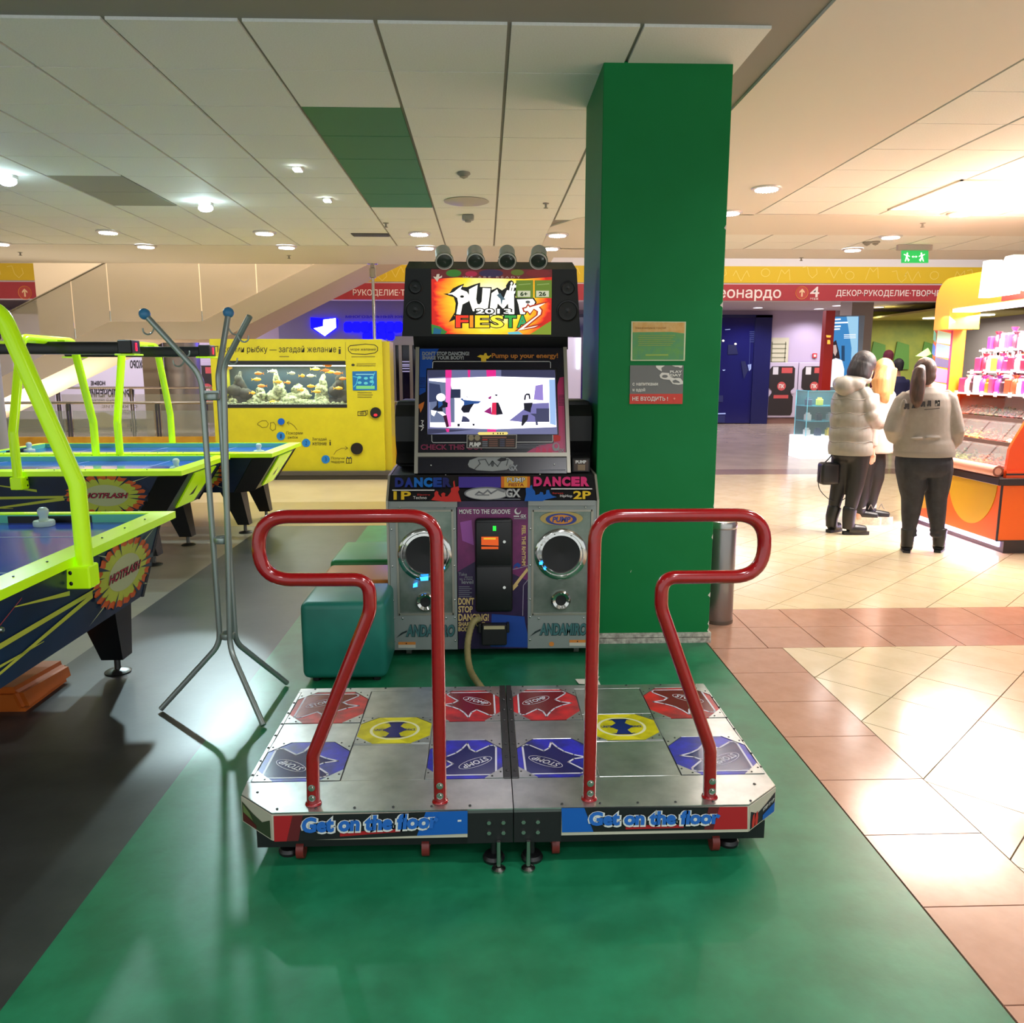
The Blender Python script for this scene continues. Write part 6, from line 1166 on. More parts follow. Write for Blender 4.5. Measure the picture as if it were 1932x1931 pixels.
light('AREA', (HX + .28, 7.2, 2.09), 50, (1, .93, .90), .3, (0, math.radians(-8), 0), 1.5, name='kiosk_shelf_light')
light('AREA', (HX - .05, 7.1, 2.08), 26, (1, .92, .86), .2, (0, math.radians(38), 0), 1.6, name='kiosk_front_light')
light('AREA', (HX + .45, 7.1, 2.50), 26, (1, .86, .74), .5, (math.pi, 0, 0), 1.7, name='kiosk_up_light')
light('AREA', (5.6, 6.2, 2.45), 22, (1, .86, .78), .5, (math.pi, 0, 0), .8, name='kiosk_up_light')
lp6 = thing('ceiling_panel_light', 'large blown out light panel in the ceiling above the sweets kiosk', 'ceiling light', (4.35, 7.6, CEIL - .02)); m = MB(); m.box(3.95, 5.1, 6.9, 8.1, CEIL - .016, CEIL - .0085); m.build('diffuser', mat('panel_diffuser', '#ffffff', .3, e=3.2, ec='#fff0dc'), lp6); m = MB()
for a in ((3.93, 5.12, 6.88, 6.9), (3.93, 5.12, 8.1, 8.12), (3.93, 3.95, 6.88, 8.12), (5.1, 5.12, 6.88, 8.12)): m.box(*a, CEIL - .02, CEIL - .008)
m.build('panel_frame', mat('lamp_frame', '#d8d0c4', .5), lp6)
light('AREA', (4.52, 7.5, CEIL - .03), 55, (1, .90, .78), 1.1, (0, 0, 0), 1.1, name='panel_light')
# ================================================================ GLASS DISPLAY CASE
DX0, DX1, DY0, DY1 = 5.70, 6.55, 14.2, 14.75
dc = thing('display_case', 'lit glass display case on a white plinth behind the shoppers', 'display case', ((DX0 + DX1) / 2, 14.5, 0))
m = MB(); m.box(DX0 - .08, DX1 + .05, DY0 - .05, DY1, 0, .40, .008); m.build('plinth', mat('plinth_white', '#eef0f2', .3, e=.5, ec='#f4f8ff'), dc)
cyan_e = mat('case_edge', '#8fd8e8', .15, e=.15, ec='#6ad0e8')
m = MB()
for x in (DX0, DX1 - .012):
    for y in (DY0, DY1 - .012): m.box(x, x + .012, y, y + .012, .40, 1.21)
m.box(DX0, DX1, DY0, DY0 + .012, 1.2, 1.212).box(DX0, DX0 + .012, DY0, DY1, 1.2, 1.212); m.build('case_frame', cyan_e, dc)
m = MB()
for z in (.66, .93): m.box(DX0 + .01, DX1 - .01, DY0 + .01, DY1 - .01, z, z + .012)
m.build('glass_shelf', mat('shelf_glass', '#4a98a8', .1, e=.12, ec='#58c8e0', alpha=.6), dc)
m = MB(); m.box(DX0, DX1, DY0 - .002, DY0, .4, 1.2).box(DX0 - .002, DX0, DY0, DY1, .4, 1.2); m.build('case_glass', mat('case_glass', '#cfeef4', .05, alpha=.12), dc)
m = MB(); m.box(DX0, DX1, DY1 - .004, DY1, .4, 1.2); m.build('case_back', mat('case_back', '#234a52', .3), dc)
light('AREA', ((DX0 + DX1) / 2, 14.45, 1.19), 5, (.75, .95, 1), .7, (0, 0, 0), .4, name='case_light')
gc_ = ['#e6e8ea', '#2a3a6a', '#d9c23a', '#7a5a3a', '#dfe6ea', '#1f2a4a', '#8a9aa0', '#e0e4e8', '#3a4a6a', '#c9c04a']
gn = ['white', 'navy', 'yellow', 'brown', 'pale', 'dark blue', 'grey', 'white lidded', 'slate', 'olive']
for k in range(10):
    x = DX0 + .10 + (k % 4) * .20; z = (.402, .674, .944)[k // 4]; m = MB(); m.box(x - .05, x + .05, 14.35, 14.45, z, z + .11, .006); m.box(x - .03, x + .03, 14.37, 14.43, z + .11, z + .14)
    tag(m.build('packaged_gadget', mat('gadget_%d' % k, gc_[k], .4)), '%s boxed gadget on the %s level of the glass display case, number %d' % (gn[k], ['bottom', 'middle', 'top'][k // 4], k % 4 + 1), 'box', 'boxes in the glass display case')
# ================================================================ LIGHTBOX, PILLAR, SHOPS AT THE BACK RIGHT
lb = thing('advertising_lightbox', 'tall blue lit advertising panel with a woman in white, red framed', 'lightbox', (7.6, 17.0, 0)); LY = 17.0; lp_ = Print(Pl((0, LY, 0), (0, -1, 0)), lb, 1340, 320, 3.2635); lp_.off = .004
A0, A1 = lp_.q(738, 908, 0), lp_.q(915, 1300, 0)
m = MB(); m.box(A0.x - .02, A1.x + .03, LY, LY + .15, 0, A0.z + .03); m.build('housing', mat('box_grey', '#8a98a8', .4), lb)
lp_.poly('panel', [(748, 908), (915, 905), (905, 1340), (735, 1340)], lit('blue_ad', '#3f8fd0', .9), 1); lp_.poly('panel', [(840, 905), (912, 905), (903, 1340), (860, 1340), (870, 1100)], lit('pale_ad', '#9fd0ee', 1.0), 2)
lp_.poly('panel_print', [(750, 1070), (775, 1050), (790, 1110), (800, 1165), (745, 1170)], lit('hair_ad', '#4a3038', .4), 3); lp_.poly('panel_print', [(758, 1082), (775, 1080), (782, 1120), (770, 1150), (758, 1130)], lit('face_ad', '#e8c8c0', .8), 4); lp_.poly('panel_print', [(735, 1180), (770, 1160), (812, 1175), (825, 1230), (820, 1340), (733, 1340)], lit('white_ad', '#f4f8ff', 1.2), 3)
for k, (y, x1) in enumerate(((925, 800), (945, 845), (968, 800), (985, 795))): lp_.line('lettering', [(752, y), (x1, y - 3)], 9, lit('white_ad', '#f4f8ff', 1.2), 3)
for k in range(3): lp_.line('lettering', [(825, 1018 + 10 * k), (895, 1016 + 10 * k)], 4, lit('white_ad', '#f4f8ff', 1.2), 3)
lp_.rect('panel_print', 808, 1085, 828, 1180, lit('blue2_ad', '#2a5f90', .5), 3)
m = MB(); r0, r1 = lp_.q(722, 900, 0), lp_.q(748, 1300, 0); m.box(r0.x - .05, r1.x - .04, LY - .05, LY + .12, 0, r0.z + .1); rp_ = m.build('red_frame', mat('frame_red', '#b3261a', .4), lb)
lp_.polys('frame_print', [[(714, 1020), (745, 1022), (740, 1035), (716, 1034)], [(722, 1050), (738, 1050), (740, 1075), (720, 1075)]], lit('amber', '#ffc04a', 1.2), 14); lp_.off = .06
for k in range(16): pass
pm = mat('stone_pillar', '#a89c8e', .5); a0, a1 = AY(1621, 570, 18.0), AY(1645, 570, 18.0)
m = MB(); m.box(a0.x - .15, a1.x + .05, 18.0, 18.6, 0, 3.3); tag(m.build('square_pillar', pm), 'beige square pillar right of the lit advertising panel', 'pillar')
# blue shop window
bs = thing('shop_window', 'dark blue glazed shop front beside the green pillar', 'shop front', (7.4, 23.9, 0)); b0, b1 = AY(1340, 598, 23.9), AY(1446, 800, 23.9)
m = MB(); m.box(b0.x - 4, b1.x, 23.9, 23.99, .02, b0.z); m.build('glazing', mat('shop_blue', '#16175c', .12), bs); m = MB(); m.box(b1.x - .5, b1.x, 23.86, 23.9, 0, b0.z + .05).box(b0.x - 4, b1.x, 23.86, 23.9, b0.z - .02, b0.z + .06); m.build('shop_frame', mat('shop_frame', '#141650', .3), bs)
p = Print(Pl((0, 23.88, 0), (0, -1, 0)), bs, 1340, 570, 7.425); wl = lit('shop_lamp', '#fff0d0', 3)
for x, y in ((183, 543), (355, 588)): p.circ('shop_lamp', x, y, 16, 14, wl, 2, 12)
wl2 = lit('shop_glint', '#b8c4ff', .9); p.polys('shop_print_glint', [[(205, 385), (280, 378), (280, 388), (210, 392)], [(170, 950), (215, 948), (200, 965), (180, 965)], [(50, 1560), (215, 1555), (215, 1572), (50, 1576)], [(525, 880), (575, 870), (572, 940), (545, 970)]], wl2, 2)  # pale glints painted as glowing patches among the window prints
for k in range(6): p.line('lettering', [(555, 418 + 28 * k), (675 - 10 * (k % 2), 416 + 28 * k)], 12, lit('shop_text', '#5a66c0', .5), 2)
p.line('shop_print_glint', [(560, 500), (545, 940)], 8, lit('shop_text', '#5a66c0', .5), 2); p.polys('shop_print_glint', [[(250, 600), (360, 600), (390, 730), (245, 735)], [(430, 830), (490, 830), (530, 960), (470, 1080)], [(90, 1310), (180, 1310), (180, 1400), (90, 1400)], [(50, 1590), (210, 1590), (205, 1690), (50, 1690)]], lit('shop_dim', '#343a80', .45), 2)
m = MB(); c_ = AY(1355, 619, 23.86); m.ell(c_, .08, .06, .10, 14, 8); tag(m.build('blue_beacon', bluee), 'small glowing blue round sign at the edge of the green pillar', 'sign')
# olive lit shop far right
sh = thing('shop_interior', 'olive green lit shop interior far back right', 'shop front', (13, 23, 0)); m = MB(); m.box(10.9, 13.95, 23.6, 23.7, 0, 3.25); m.build('back_panel', mat('olive_wall', '#8f9440', .6, noise=(1.2, '#6a7a40', 4)), sh)
m = MB(); m.box(10.9, 13.95, 19.6, 23.6, 3.0, 3.05); m.build('soffit', mat('olive_soffit', '#a9a04a', .6), sh); m = MB()
for k, x in enumerate((11.2, 11.9, 12.7)): m.prism([V((x, 23.55, 1.6)), V((x + .5, 23.55, 1.6)), V((x + .45, 23.55, 2.3)), V((x + .1, 23.55, 2.4))], (0, .03, 0))
m.build('wall_print', mat('print_green', '#4a7a3a', .6), sh); m = MB(); m.box(12.4, 13.8, 19.5, 19.9, 1.55, 1.75).box(12.4, 13.8, 19.55, 19.6, 1.75, 2.0); m.build('menu_board', mat('menu_brown', '#4a3a26', .6), sh)
m = MB()
for x, y in ((12.0, 20.4), (12.9, 21.0), (12.3, 22.3)): m.lathe([(.26, 0), (.26, .02)], (x, y, 2.97), n=20)
m.build('round_lamp', mat('olive_lamp', '#fffbe0', .3, e=4), sh); light('AREA', (12.4, 21.5, 2.9), 70, (1, .95, .6), 2.2, (0, 0, 0), 2.5, name='olive_shop_light')
m = MB(); m.box(10.2, 13.9, 19.0, 19.4, 0, 1.0, .01); tag(m.build('food_counter', mat('counter_brown', '#4f4238', .5)), 'dark counter in front of the olive green shop', 'counter')
# exit sign
ex = thing('exit_sign', 'green running man exit sign hung from the ceiling at right', 'sign', (5.37, 10.3, 2.85)); ep = Print(Pl((0, 10.3, 0), (0, -1, 0)), ex, 1340, 320, 3.2635); ep.off = .002
block(ep, 'sign_plate', [(1175, 500), (1338, 500), (1338, 576), (1175, 576)], mat('exit_green', '#1fa04a', .4, e=.55), .02); ep.off = .023; ew = mat('exit_white', '#d8f4dc', .4, e=.8)
for s, cx in ((1, 1210), (-1, 1304)):
    f = lambda x, y: (cx + s * x, y); ep.circ('running_man', cx + s * 4, 516, 5, 5, ew); ep.polys('running_man', [[f(-4, 522), f(8, 522), f(6, 545), f(-6, 545)], [f(6, 524), f(20, 535), f(18, 539), f(4, 531)], [f(-4, 524), f(-18, 520), f(-18, 525), f(-5, 531)], [f(-6, 543), f(2, 545), f(-6, 566), f(-12, 566)], [f(0, 543), f(6, 543), f(18, 556), f(12, 566), f(8, 566)]], ew)
ep.polys('arrow_mark', [[(1240, 537), (1250, 530), (1250, 544)], [(1276, 537), (1266, 530), (1266, 544)], [(1249, 535), (1267, 535), (1267, 539), (1249, 539)]], ew)
a0, a1 = AY(1694, 458, 10.32), AY(1758, 473, 10.32); m = MB(); m.box(a0.x, a1.x, 10.30, 10.36, a1.z, CEIL - .005, .006); m.build('housing', mat('exit_housing', '#b3aaa4', .5), ex)
# ================================================================ CEILING FIXTURES
ring_m = mat('lamp_ring', '#d8d4d0', .35, .3); led_m = mat('lamp_led', '#ffffff', .3, e=14, ec='#f6f0ff')
ords = ['leftmost', 'second from left', 'third from left', 'fourth from left', 'fifth from left', 'sixth from left', 'rightmost']
DLX = [-5.96, -4.245, -2.495, -.742, .842, 2.43, 4.75]
spots_ = [(i, y, r) for i in (1, 2, 3, 4) for y, r in ((9.65, 'near'), (10.68, 'far'))] + [(0, 10.54, 'far'), (6, 9.68, 'near'), (6, 10.67, 'far'), (5, 7.23, 'nearest single'), (5, 8.30, 'second single'), (6, 8.28, 'bright kiosk')]
for i, y, r in spots_:
    x = DLX[i]; z = CEIL - .008 if (y < 10.6 and i not in (4,)) else CEIL - .012
    t = thing('ceiling_downlight', 'round recessed downlight, %s in the %s row of the mall ceiling' % (ords[i], r), 'ceiling light', (x, y, z - .02), 0, 'recessed mall downlights')
    m = MB(); m.lathe([(.100, 0), (.125, .004), (.13, .014), (.128, .02)], (x, y, z - .02), n=24); m.build('trim_ring', ring_m, t)
    m = MB(); m.lathe([(0, -.014), (.06, -.012), (.095, -.004), (.10, .004)], (x, y, z - .02), n=20); m.build('reflector', mat('lamp_white', '#ffffff', .3, e=1.6, ec='#f2ecff'), t)
    m = MB()
    for a in range(6):
        for k in range(a * 4 or 1): an = k * 2 * math.pi / (a * 4 or 1); m.ell((x + a * .018 * math.cos(an), y + a * .018 * math.sin(an), z - .034 + .0018 * a), .006, .006, .004, 6, 3)
    m.build('led', led_m, t)
    light('SPOT', (x, y, z - .03), (95 if x < 0 else 60) if x < 1 else 70, (.98, .95, 1) if x < 1 else (1, .93, .88), .10, (0, 0, 0), spot=150, blend=.8, name='downlight_beam')
# bluish flood lamps over the game area
for k, (px, py, lab, e) in enumerate(((15, 343, 'bluish white floodlight under the ceiling in the top left corner', 46), (388, 393, 'bluish white floodlight above the coat stand', 60))):
    p = AZ(px, py, CEIL - .06); t = thing('flood_lamp', lab, 'ceiling light', (p.x, p.y, CEIL - .01))
    m = MB(); m.box(p.x - .06, p.x + .06, p.y - .03, p.y + .05, CEIL - .04, CEIL - .008, .006); m.build('lamp_body', mat('lamp_body', '#b8b8b4', .4), t)
    m = MB(); m.ell(p, .07, .04, .035, 16, 10); m.build('lamp_lens', mat('flood_lens', '#ffffff', .2, e=12, ec='#d8f4ff'), t)
    light('SPOT', p + V((0, -.06, -.02)), e * 1.5, (.70, .95, 1), .07, (math.radians(-30), 0, 0), spot=140, name='flood_beam', blend=.7)
    if k == 1:                                         # its narrow beam lands on the grey floor by the coat stand
        tgt = V((-1.62, 3.95, 0)) - (p + V((0, -.06, -.02))); bm_ = light('SPOT', p + V((0, -.06, -.02)), 400, (.72, .95, 1), .05, (0, 0, 0), spot=13, name='flood_core', blend=.45); bm_.rotation_euler = tgt.to_track_quat('-Z', 'Y').to_euler()
    light('POINT', p + V((0, -.02, .0)), e * .10, (.70, .95, 1), .05, name='flood_glow')
for px, py, lab in ((618, 380, 'small square white lamp in the ceiling left of the green tiles'), (562, 322, 'small white lamp above the coat stand ceiling row')):
    p = AZ(px, py, CEIL - .03); m = MB(); m.box(p.x - .04, p.x + .04, p.y - .05, p.y + .05, CEIL - .03, CEIL - .008, .008); o = m.build('ceiling_spot', ring_m); tag(o, lab, 'ceiling light'); m = MB(); m.box(p.x - .03, p.x + .03, p.y - .055, p.y + .03, CEIL - .036, CEIL - .029, .002); m.build('lamp_lens', mat('spot_lens', '#ffffff', .3, e=16, ec='#f4fff4'), o)
def small(kind, px, py, label, cat):
    p = AZ(px, py, CEIL - .01); m = MB(); z = CEIL - .008
    if kind == 's': m.lathe([(.03, 0), (.03, -.006), (.010, -.01), (.010, -.04), (.022, -.042), (.022, -.046), (.0, -.05)], (p.x, p.y, z), n=14)
    elif kind == 'd': m.lathe([(.05, 0), (.055, -.012), (.03, -.03), (.035, -.034), (.0, -.05)], (p.x, p.y, z), n=20)
    elif kind == 'r': m.lathe([(.20, 0), (.21, -.006), (.19, -.012), (.0, -.012)], (p.x, p.y, z), n=28)
    elif kind == 'c': m.box(p.x - .06, p.x + .06, p.y - .05, p.y + .05, z - .05, z, .01); m.lathe([(.035, -.05), (.03, -.07), (0, -.075)], (p.x, p.y, z), n=14)
    o = m.build({'s': 'sprinkler', 'd': 'smoke_detector', 'r': 'round_vent', 'c': 'sensor_box'}[kind], mat('fixture_' + kind, {'s': '#8d8a80', 'd': '#8f8c84', 'r': '#b5b0a4', 'c': '#8a8a84'}[kind], .5)); tag(o, label, cat)
small('s', 1030, 384, 'ceiling sprinkler near the top of the green pillar', 'sprinkler'); small('s', 728, 421, 'ceiling sprinkler beside the dark slot vent', 'sprinkler'); small('s', 545, 482, 'sprinkler on the plaster edge above the staircase', 'sprinkler'); small('s', 38, 476, 'sprinkler on the plaster edge at the far left', 'sprinkler'); small('s', 1512, 486, 'sprinkler on the plaster edge left of the exit sign', 'sprinkler'); small('s', 1741, 421, 'sprinkler on the plaster band above the exit sign', 'sprinkler')
small('d', 875, 326, 'smoke detector at the top centre of the ceiling', 'smoke detector'); small('r', 880, 380, 'round flush ceiling vent above the arcade machine', 'vent'); small('c', 883, 406, 'small square sensor box above the arcade machine', 'sensor'); small('d', 1636, 457, 'left of two small detectors near the exit sign', 'smoke detector'); small('d', 1652, 456, 'right of two small detectors near the exit sign', 'smoke detector')
def vent(x0, x1, y, label):
    t = thing('slot_vent', label, 'vent', ((x0 + x1) / 2, y, CEIL - .012)); m = MB(); m.box(x0, x1, y - .09, y + .09, CEIL - .016, CEIL - .009); m.build('frame', mat('vent_dark', '#4a4842', .6), t)
    for k in range(4): m = MB(); m.box(x0 + .01, x1 - .01, y - .075 + .045 * k, y - .06 + .045 * k, CEIL - .022, CEIL - .015); m.build('slat', mat('vent_slat', '#6d6a62', .5), t)
vx = AZ(664, 441, CEIL); vx2 = AZ(734, 441, CEIL); vent(vx.x, vx2.x, vx.y, 'dark slot vent in the ceiling left of the arcade lamps'); vent(2.62, 3.0, 10.55, 'dark slot vent right of the green pillar near the ceiling edge')
for k, (px, py) in enumerate(((1430, 581), (1545, 583), (1580, 577), (1658, 580), (721, 580), (1638, 612))):
    p = AZ(px, py, 3.29); m = MB(); m.lathe([(.13, 0), (.17, .0), (.17, .012)], (p.x, p.y, 3.285), n=16); o = m.build('ceiling_downlight', ring_m, origin=(p.x, p.y, 3.285)); m = MB(); m.lathe([(0, .001), (.13, .001)], (p.x, p.y, 3.284), n=16); m.build('reflector', mat('lamp_white', '#ffffff', .3, e=5, ec='#f2ecff'), o)
    tag(o, 'far recessed downlight beyond the gallery front, %s' % ['above the blue shop', 'above the fire cabinets', 'left of the lit panel', 'right of the square pillar', 'above the blue cinema sign', 'over the olive shop'][k], 'ceiling light', 'far downlights'); light('SPOT', (p.x, p.y, 3.27), 90, (1, .95, 1), .1, spot=150, name='far_beam')
light('AREA', (4.0, 20.0, 3.25), 120, (.95, .88, 1.0), 6, (0, 0, 0), 4, name='far_hall_fill'); light('AREA', (-9, 18.5, 3.25), 150, (.95, .90, 1.0), 5, (0, 0, 0), 3, name='far_hall_fill')  # broad unseen fill lights standing in for the hall lamps
light('AREA', (-7.2, 13.4, .25), 40, (1, .84, .66), 2.6, (math.pi, 0, 0), .5, name='stair_fill'); light('AREA', (-4, 13.6, 5.1), 160, (1, .90, .76), 8, (0, 0, 0), 2.4, name='atrium_fill'); light('AREA', (6, 13.6, 5.1), 120, (1, .92, .85), 8, (0, 0, 0), 2.4, name='atrium_fill')  # unseen fills: made-up uplight under the stair, broad stand-ins for atrium lamps

for i, y in ((4, 1.2), (5, 1.2), (4, -.6), (5, 3.6), (3, -.6), (2, .4)):            # unseen beams added over and behind the viewer to light the front
    x = DLX[i]; z = CEIL - .012
    light('SPOT', (x, y, z - .03), 55 if i > 3 else 28, (.98, .97, 1), .10, (0, 0, 0), spot=155, blend=.8, name='downlight_beam')
# ================================================================ PEOPLE
skin = mat('skin', '#d9a48c', .5); denim = mat('dark_denim', '#1d1e24', .75, noise=(14, '#2b2c33', 4), bump=.12, bs=80); boot = mat('boot_black', '#131316', .4); sweat = mat('sweatshirt_grey', '#9a9188', .85, noise=(9, '#8f867e', 3), bump=.12, bs=90); puffer = mat('puffer_silver', '#98958e', .40, noise=(7, '#8b8881', 3), bump=.1, bs=26); hair_b = mat('hair_brown', '#5d4238', .5, noise=(30, '#3d2a24', 3), stretch=(1, 1, .12), bump=.6, bs=70); hair_k = mat('hair_black', '#17151a', .55, noise=(30, '#262228', 3), stretch=(1, 1, .12), bump=.6, bs=70); hair_y = mat('hair_blonde', '#d0a065', .45, noise=(30, '#a9784a', 3), stretch=(1, 1, .12), bump=.6, bs=70); white_j = mat('jacket_white', '#c4bcb4', .6, noise=(8, '#b8b0a8', 3)); sole_w = mat('sole_white', '#cfc8b4', .6, noise=(20, '#a9a290', 3)); leg_k = mat('leggings_black', '#16171b', .6)
def limb(m, pts, n=14): m.tube([V(p[0]) for p in pts], [p[1] for p in pts], n)
def hand(m, w, d, s=1., side=1, curl=.5):
    """palm with four bent fingers and a thumb; w the wrist, d the direction the fingers point"""
    d = V(d).normalized(); a = V((0, 0, 1)) if abs(d.z) < .8 else V((0, 1, 0)); u = d.cross(a).normalized() * side; n = u.cross(d).normalized(); w = V(w)
    m.tube([w - d * .02 * s, w + d * .03 * s, w + d * .08 * s], [.024 * s, .034 * s, .036 * s], 10, flat=.55)
    for i, (o, l) in enumerate(((-.027, .072), (-.009, .082), (.009, .078), (.026, .060))):
        b = w + d * .078 * s + u * o * s; e = d * (1 - curl * .3) + n * curl * .5; e.normalize(); f = d * (1 - curl) + n * curl; f.normalize(); l *= s
        m.tube([b - d * .012, b + d * l * .4, b + d * l * .4 + e * l * .35, b + d * l * .4 + e * l * .35 + f * l * .3], [.0105 * s, .0095 * s, .0085 * s, .007 * s], 8)
    b = w + d * .025 * s - u * .03 * s; m.tube([b + u * .012, b + d * .02 * s - u * .012 * s, b + d * .052 * s - u * .016 * s], [.013 * s, .011 * s, .008 * s], 8)
def head(m, c, yaw, s=1., tilt=0.):
    """head with brow, nose, mouth, chin and ears, facing the direction yaw (0 = +y)"""
    R = Matrix.Rotation(yaw, 3, 'Z') @ Matrix.Rotation(tilt, 3, 'X'); P = lambda x, y, z: V(c) + R @ V((x, y, z)) * s
    m.ell(P(0, -.01, .03), .074 * s, .092 * s, .095 * s, 18, 12, R); m.ell(P(0, .02, -.045), .058 * s, .066 * s, .068 * s, 14, 9, R); m.ell(P(0, .075, -.088), .024 * s, .02 * s, .02 * s, 10, 7, R)
    m.tube([P(0, .082, .02), P(0, .100, -.015), P(0, .106, -.028)], [.010 * s, .014 * s, .017 * s], 8); m.ell(P(0, .084, -.058), .024 * s, .010 * s, .006 * s, 10, 6, R); m.ell(P(0, .083, -.068), .022 * s, .010 * s, .007 * s, 10, 6, R)
    for q in (-1, 1): m.ell(P(q * .078, -.005, -.005), .011 * s, .02 * s, .032 * s, 10, 7, R); m.ell(P(q * .03, .078, .024), .022 * s, .010 * s, .006 * s, 8, 5, R)
def eyes(c, yaw, par, s=1., tilt=0.):
    R = Matrix.Rotation(yaw, 3, 'Z') @ Matrix.Rotation(tilt, 3, 'X'); m = MB()
    for q in (-1, 1): m.ell(V(c) + R @ V((q * .031, .0805, .008)) * s, .013 * s, .009 * s, .008 * s, 10, 6, R)
    m.build('eye', mat('eye_dark', '#2a1f1c', .2), par)
def part(name, mb, mt, par, vox=.012, it=5): return place(fuse(mb, vox, it), name, mt, par)
# ---- woman with the pony tail, back to the viewer
YA = 6.72; k7 = lambda x, y, dy=0.: AY(1500 + x / 4.197, 620 + y / 4.197, YA + dy); U = .00107
pa = thing('person', 'person in grey sweatshirt and dark jeans with brown ponytail, back to viewer', 'person', (3.79, YA, 0))
hc = k7(1022, 350); m = MB(); head(m, hc, -.45, 1.03, -.12)
limb(m, [(k7(1040, 430), .052), (k7(1030, 490), .062)]); m.loft([(k7(1025, 960), .20, .14), (k7(1020, 800), .17, .12), (k7(1020, 640), .18, .12), (k7(1025, 530), .17, .10), (k7(1032, 480), .09, .07)], 18)
limb(m, [(k7(870, 545), .055), (k7(790, 790, -.02), .045), (k7(850, 890, .17), .032)]); limb(m, [(k7(1205, 545), .055), (k7(1265, 800, -.02), .045), (k7(1235, 930, .16), .032)])
for x0, x1, x2 in ((925, 925, 905), (1120, 1118, 1130)): limb(m, [(k7(x0, 1040), .11), (k7(x1, 1300), .075), (k7(x2, 1640), .042), (k7(x2, 1700), .03)])
hand(m, k7(850, 890, .17), (.5, .6, .1), 1., 1); hand(m, k7(1235, 930, .16), (-.2, .9, -.3), 1., -1)
part('body', m, skin, pa, .009, 4); eyes(hc, -.45, pa, 1.03, -.12)
m = MB(); m.loft([(k7(1022, 1012), 232 * U, .165), (k7(1022, 985), 238 * U, .172), (k7(1025, 950), 236 * U, .17), (k7(1025, 905), 228 * U, .165), (k7(1022, 880), 218 * U, .155), (k7(1020, 800), 205 * U, .15), (k7(1020, 700), 203 * U, .15), (k7(1020, 620), 206 * U, .15), (k7(1025, 560), 200 * U, .14), (k7(1030, 510), 165 * U, .115), (k7(1035, 480), 105 * U, .085), (k7(1038, 462), 82 * U, .07)], 28)
limb(m, [(k7(905, 545), .075), (k7(858, 590), .082), (k7(812, 690, -.02), .080), (k7(776, 795, -.03), .077), (k7(790, 850, .04), .068), (k7(835, 885, .14), .05)]); limb(m, [(k7(1165, 540), .075), (k7(1205, 570), .085), (k7(1240, 690, -.02), .080), (k7(1270, 810, -.03), .074), (k7(1265, 880, .03), .064), (k7(1238, 925, .13), .048)])
m.ell(k7(860, 620, -.10), .03, .02, .07, 10, 7); m.ell(k7(960, 870, -.15), .06, .02, .012, 10, 6); m.ell(k7(1090, 865, -.15), .07, .02, .012, 10, 6)
sw = part('sweatshirt', m, sweat, pa, .009, 4)
m = MB(); m.loft([(k7(1022, 1008), 236 * U, .172), (k7(1022, 985), 240 * U, .176), (k7(1024, 968), 238 * U, .174)], 28); m.build('waistband', mat('sweat_rib', '#8f867e', .9), sw)
pr = Print(Pl((0, YA - .182, 0), (0, -1, 0)), sw, 1660, 660, 8.047); pr.off = .0; bi_ = ink('print_black', '#2b2626')
for ch, x0, y0, x1, y1 in (('Л', 365, 818, 448, 905), ('А', 480, 805, 570, 890), ('Л', 620, 785, 690, 868), ('Л', 715, 772, 780, 862), ('И', 835, 768, 915, 858)): pr.text('lettering', ch, x0, y0, x1, y1, bi_, 1, .15)
pr.line('small_print', [(680, 912), (800, 902), (905, 888)], 10, bi_)
m = MB(); m.loft([(k7(1020, 985), 215 * U, .15), (k7(1020, 1060), 226 * U, .165), (k7(1020, 1120), 222 * U, .16), (k7(1020, 1170), 190 * U, .13)], 24)
limb(m, [(k7(915, 1110), .125), (k7(925, 1250), .108), (k7(928, 1340), .090), (k7(915, 1470), .076), (k7(905, 1580), .058), (k7(905, 1640), .056)]); limb(m, [(k7(1128, 1110), .125), (k7(1120, 1250), .108), (k7(1118, 1340), .088), (k7(1122, 1470), .074), (k7(1128, 1580), .057), (k7(1130, 1650), .055)])
for x in (915, 1128):
    for y, r in ((1600, .062), (1635, .064)): m.ell(k7(x - 6, y), r, r, .018, 12, 6)
part('jeans', m, denim, pa, .011, 3)
def shoe(pts, top, mt, par, name='shoe', sole=None, sh=.02):
    m = MB(); limb(m, pts); limb(m, top); o = part(name, m, mt, par, .008, 4)
    a, b = V(pts[0][0]), V(pts[-1][0]); d = (b - a); d.z = 0; L = d.length; d.normalize(); u = V((-d.y, d.x, 0)); s = MB(); pf = [(-.044, -.028), (-.05, 0), (-.044, .028), (L * .5, .038), (L * .85, .042), (L + .022, .030), (L + .038, 0), (L + .022, -.030), (L * .85, -.042), (L * .5, -.038)]
    s.prism([V((a.x, a.y, 0)) + d * x + u * y for x, y in pf], (0, 0, sh)); s.build('sole', sole or mat('sole_black', '#1b1b1d', .6), o); return o
for x, dx in ((885, -.03), (1135, .03)):
    c = k7(x, 1725); c.z = .05; f = c + V((dx * .6 + .08, .135, -.008)); shoe([(c, .050), ((c + f) / 2, .050), (f, .044)], [(c + V((0, .0, .0)), .048), (c + V((0, .0, .09)), .056), (c + V((0, .0, .16)), .060)], boot, pa)
m = MB(); R = Matrix.Rotation(-.45, 3, 'Z'); m.ell(hc + V((0, -.012, .025)), .088, .103, .102, 20, 12, R); m.ell(hc + V((-.0, -.04, -.03)), .078, .07, .075, 14, 9)
hr = part('hair', m, hair_b, pa, .010, 3)
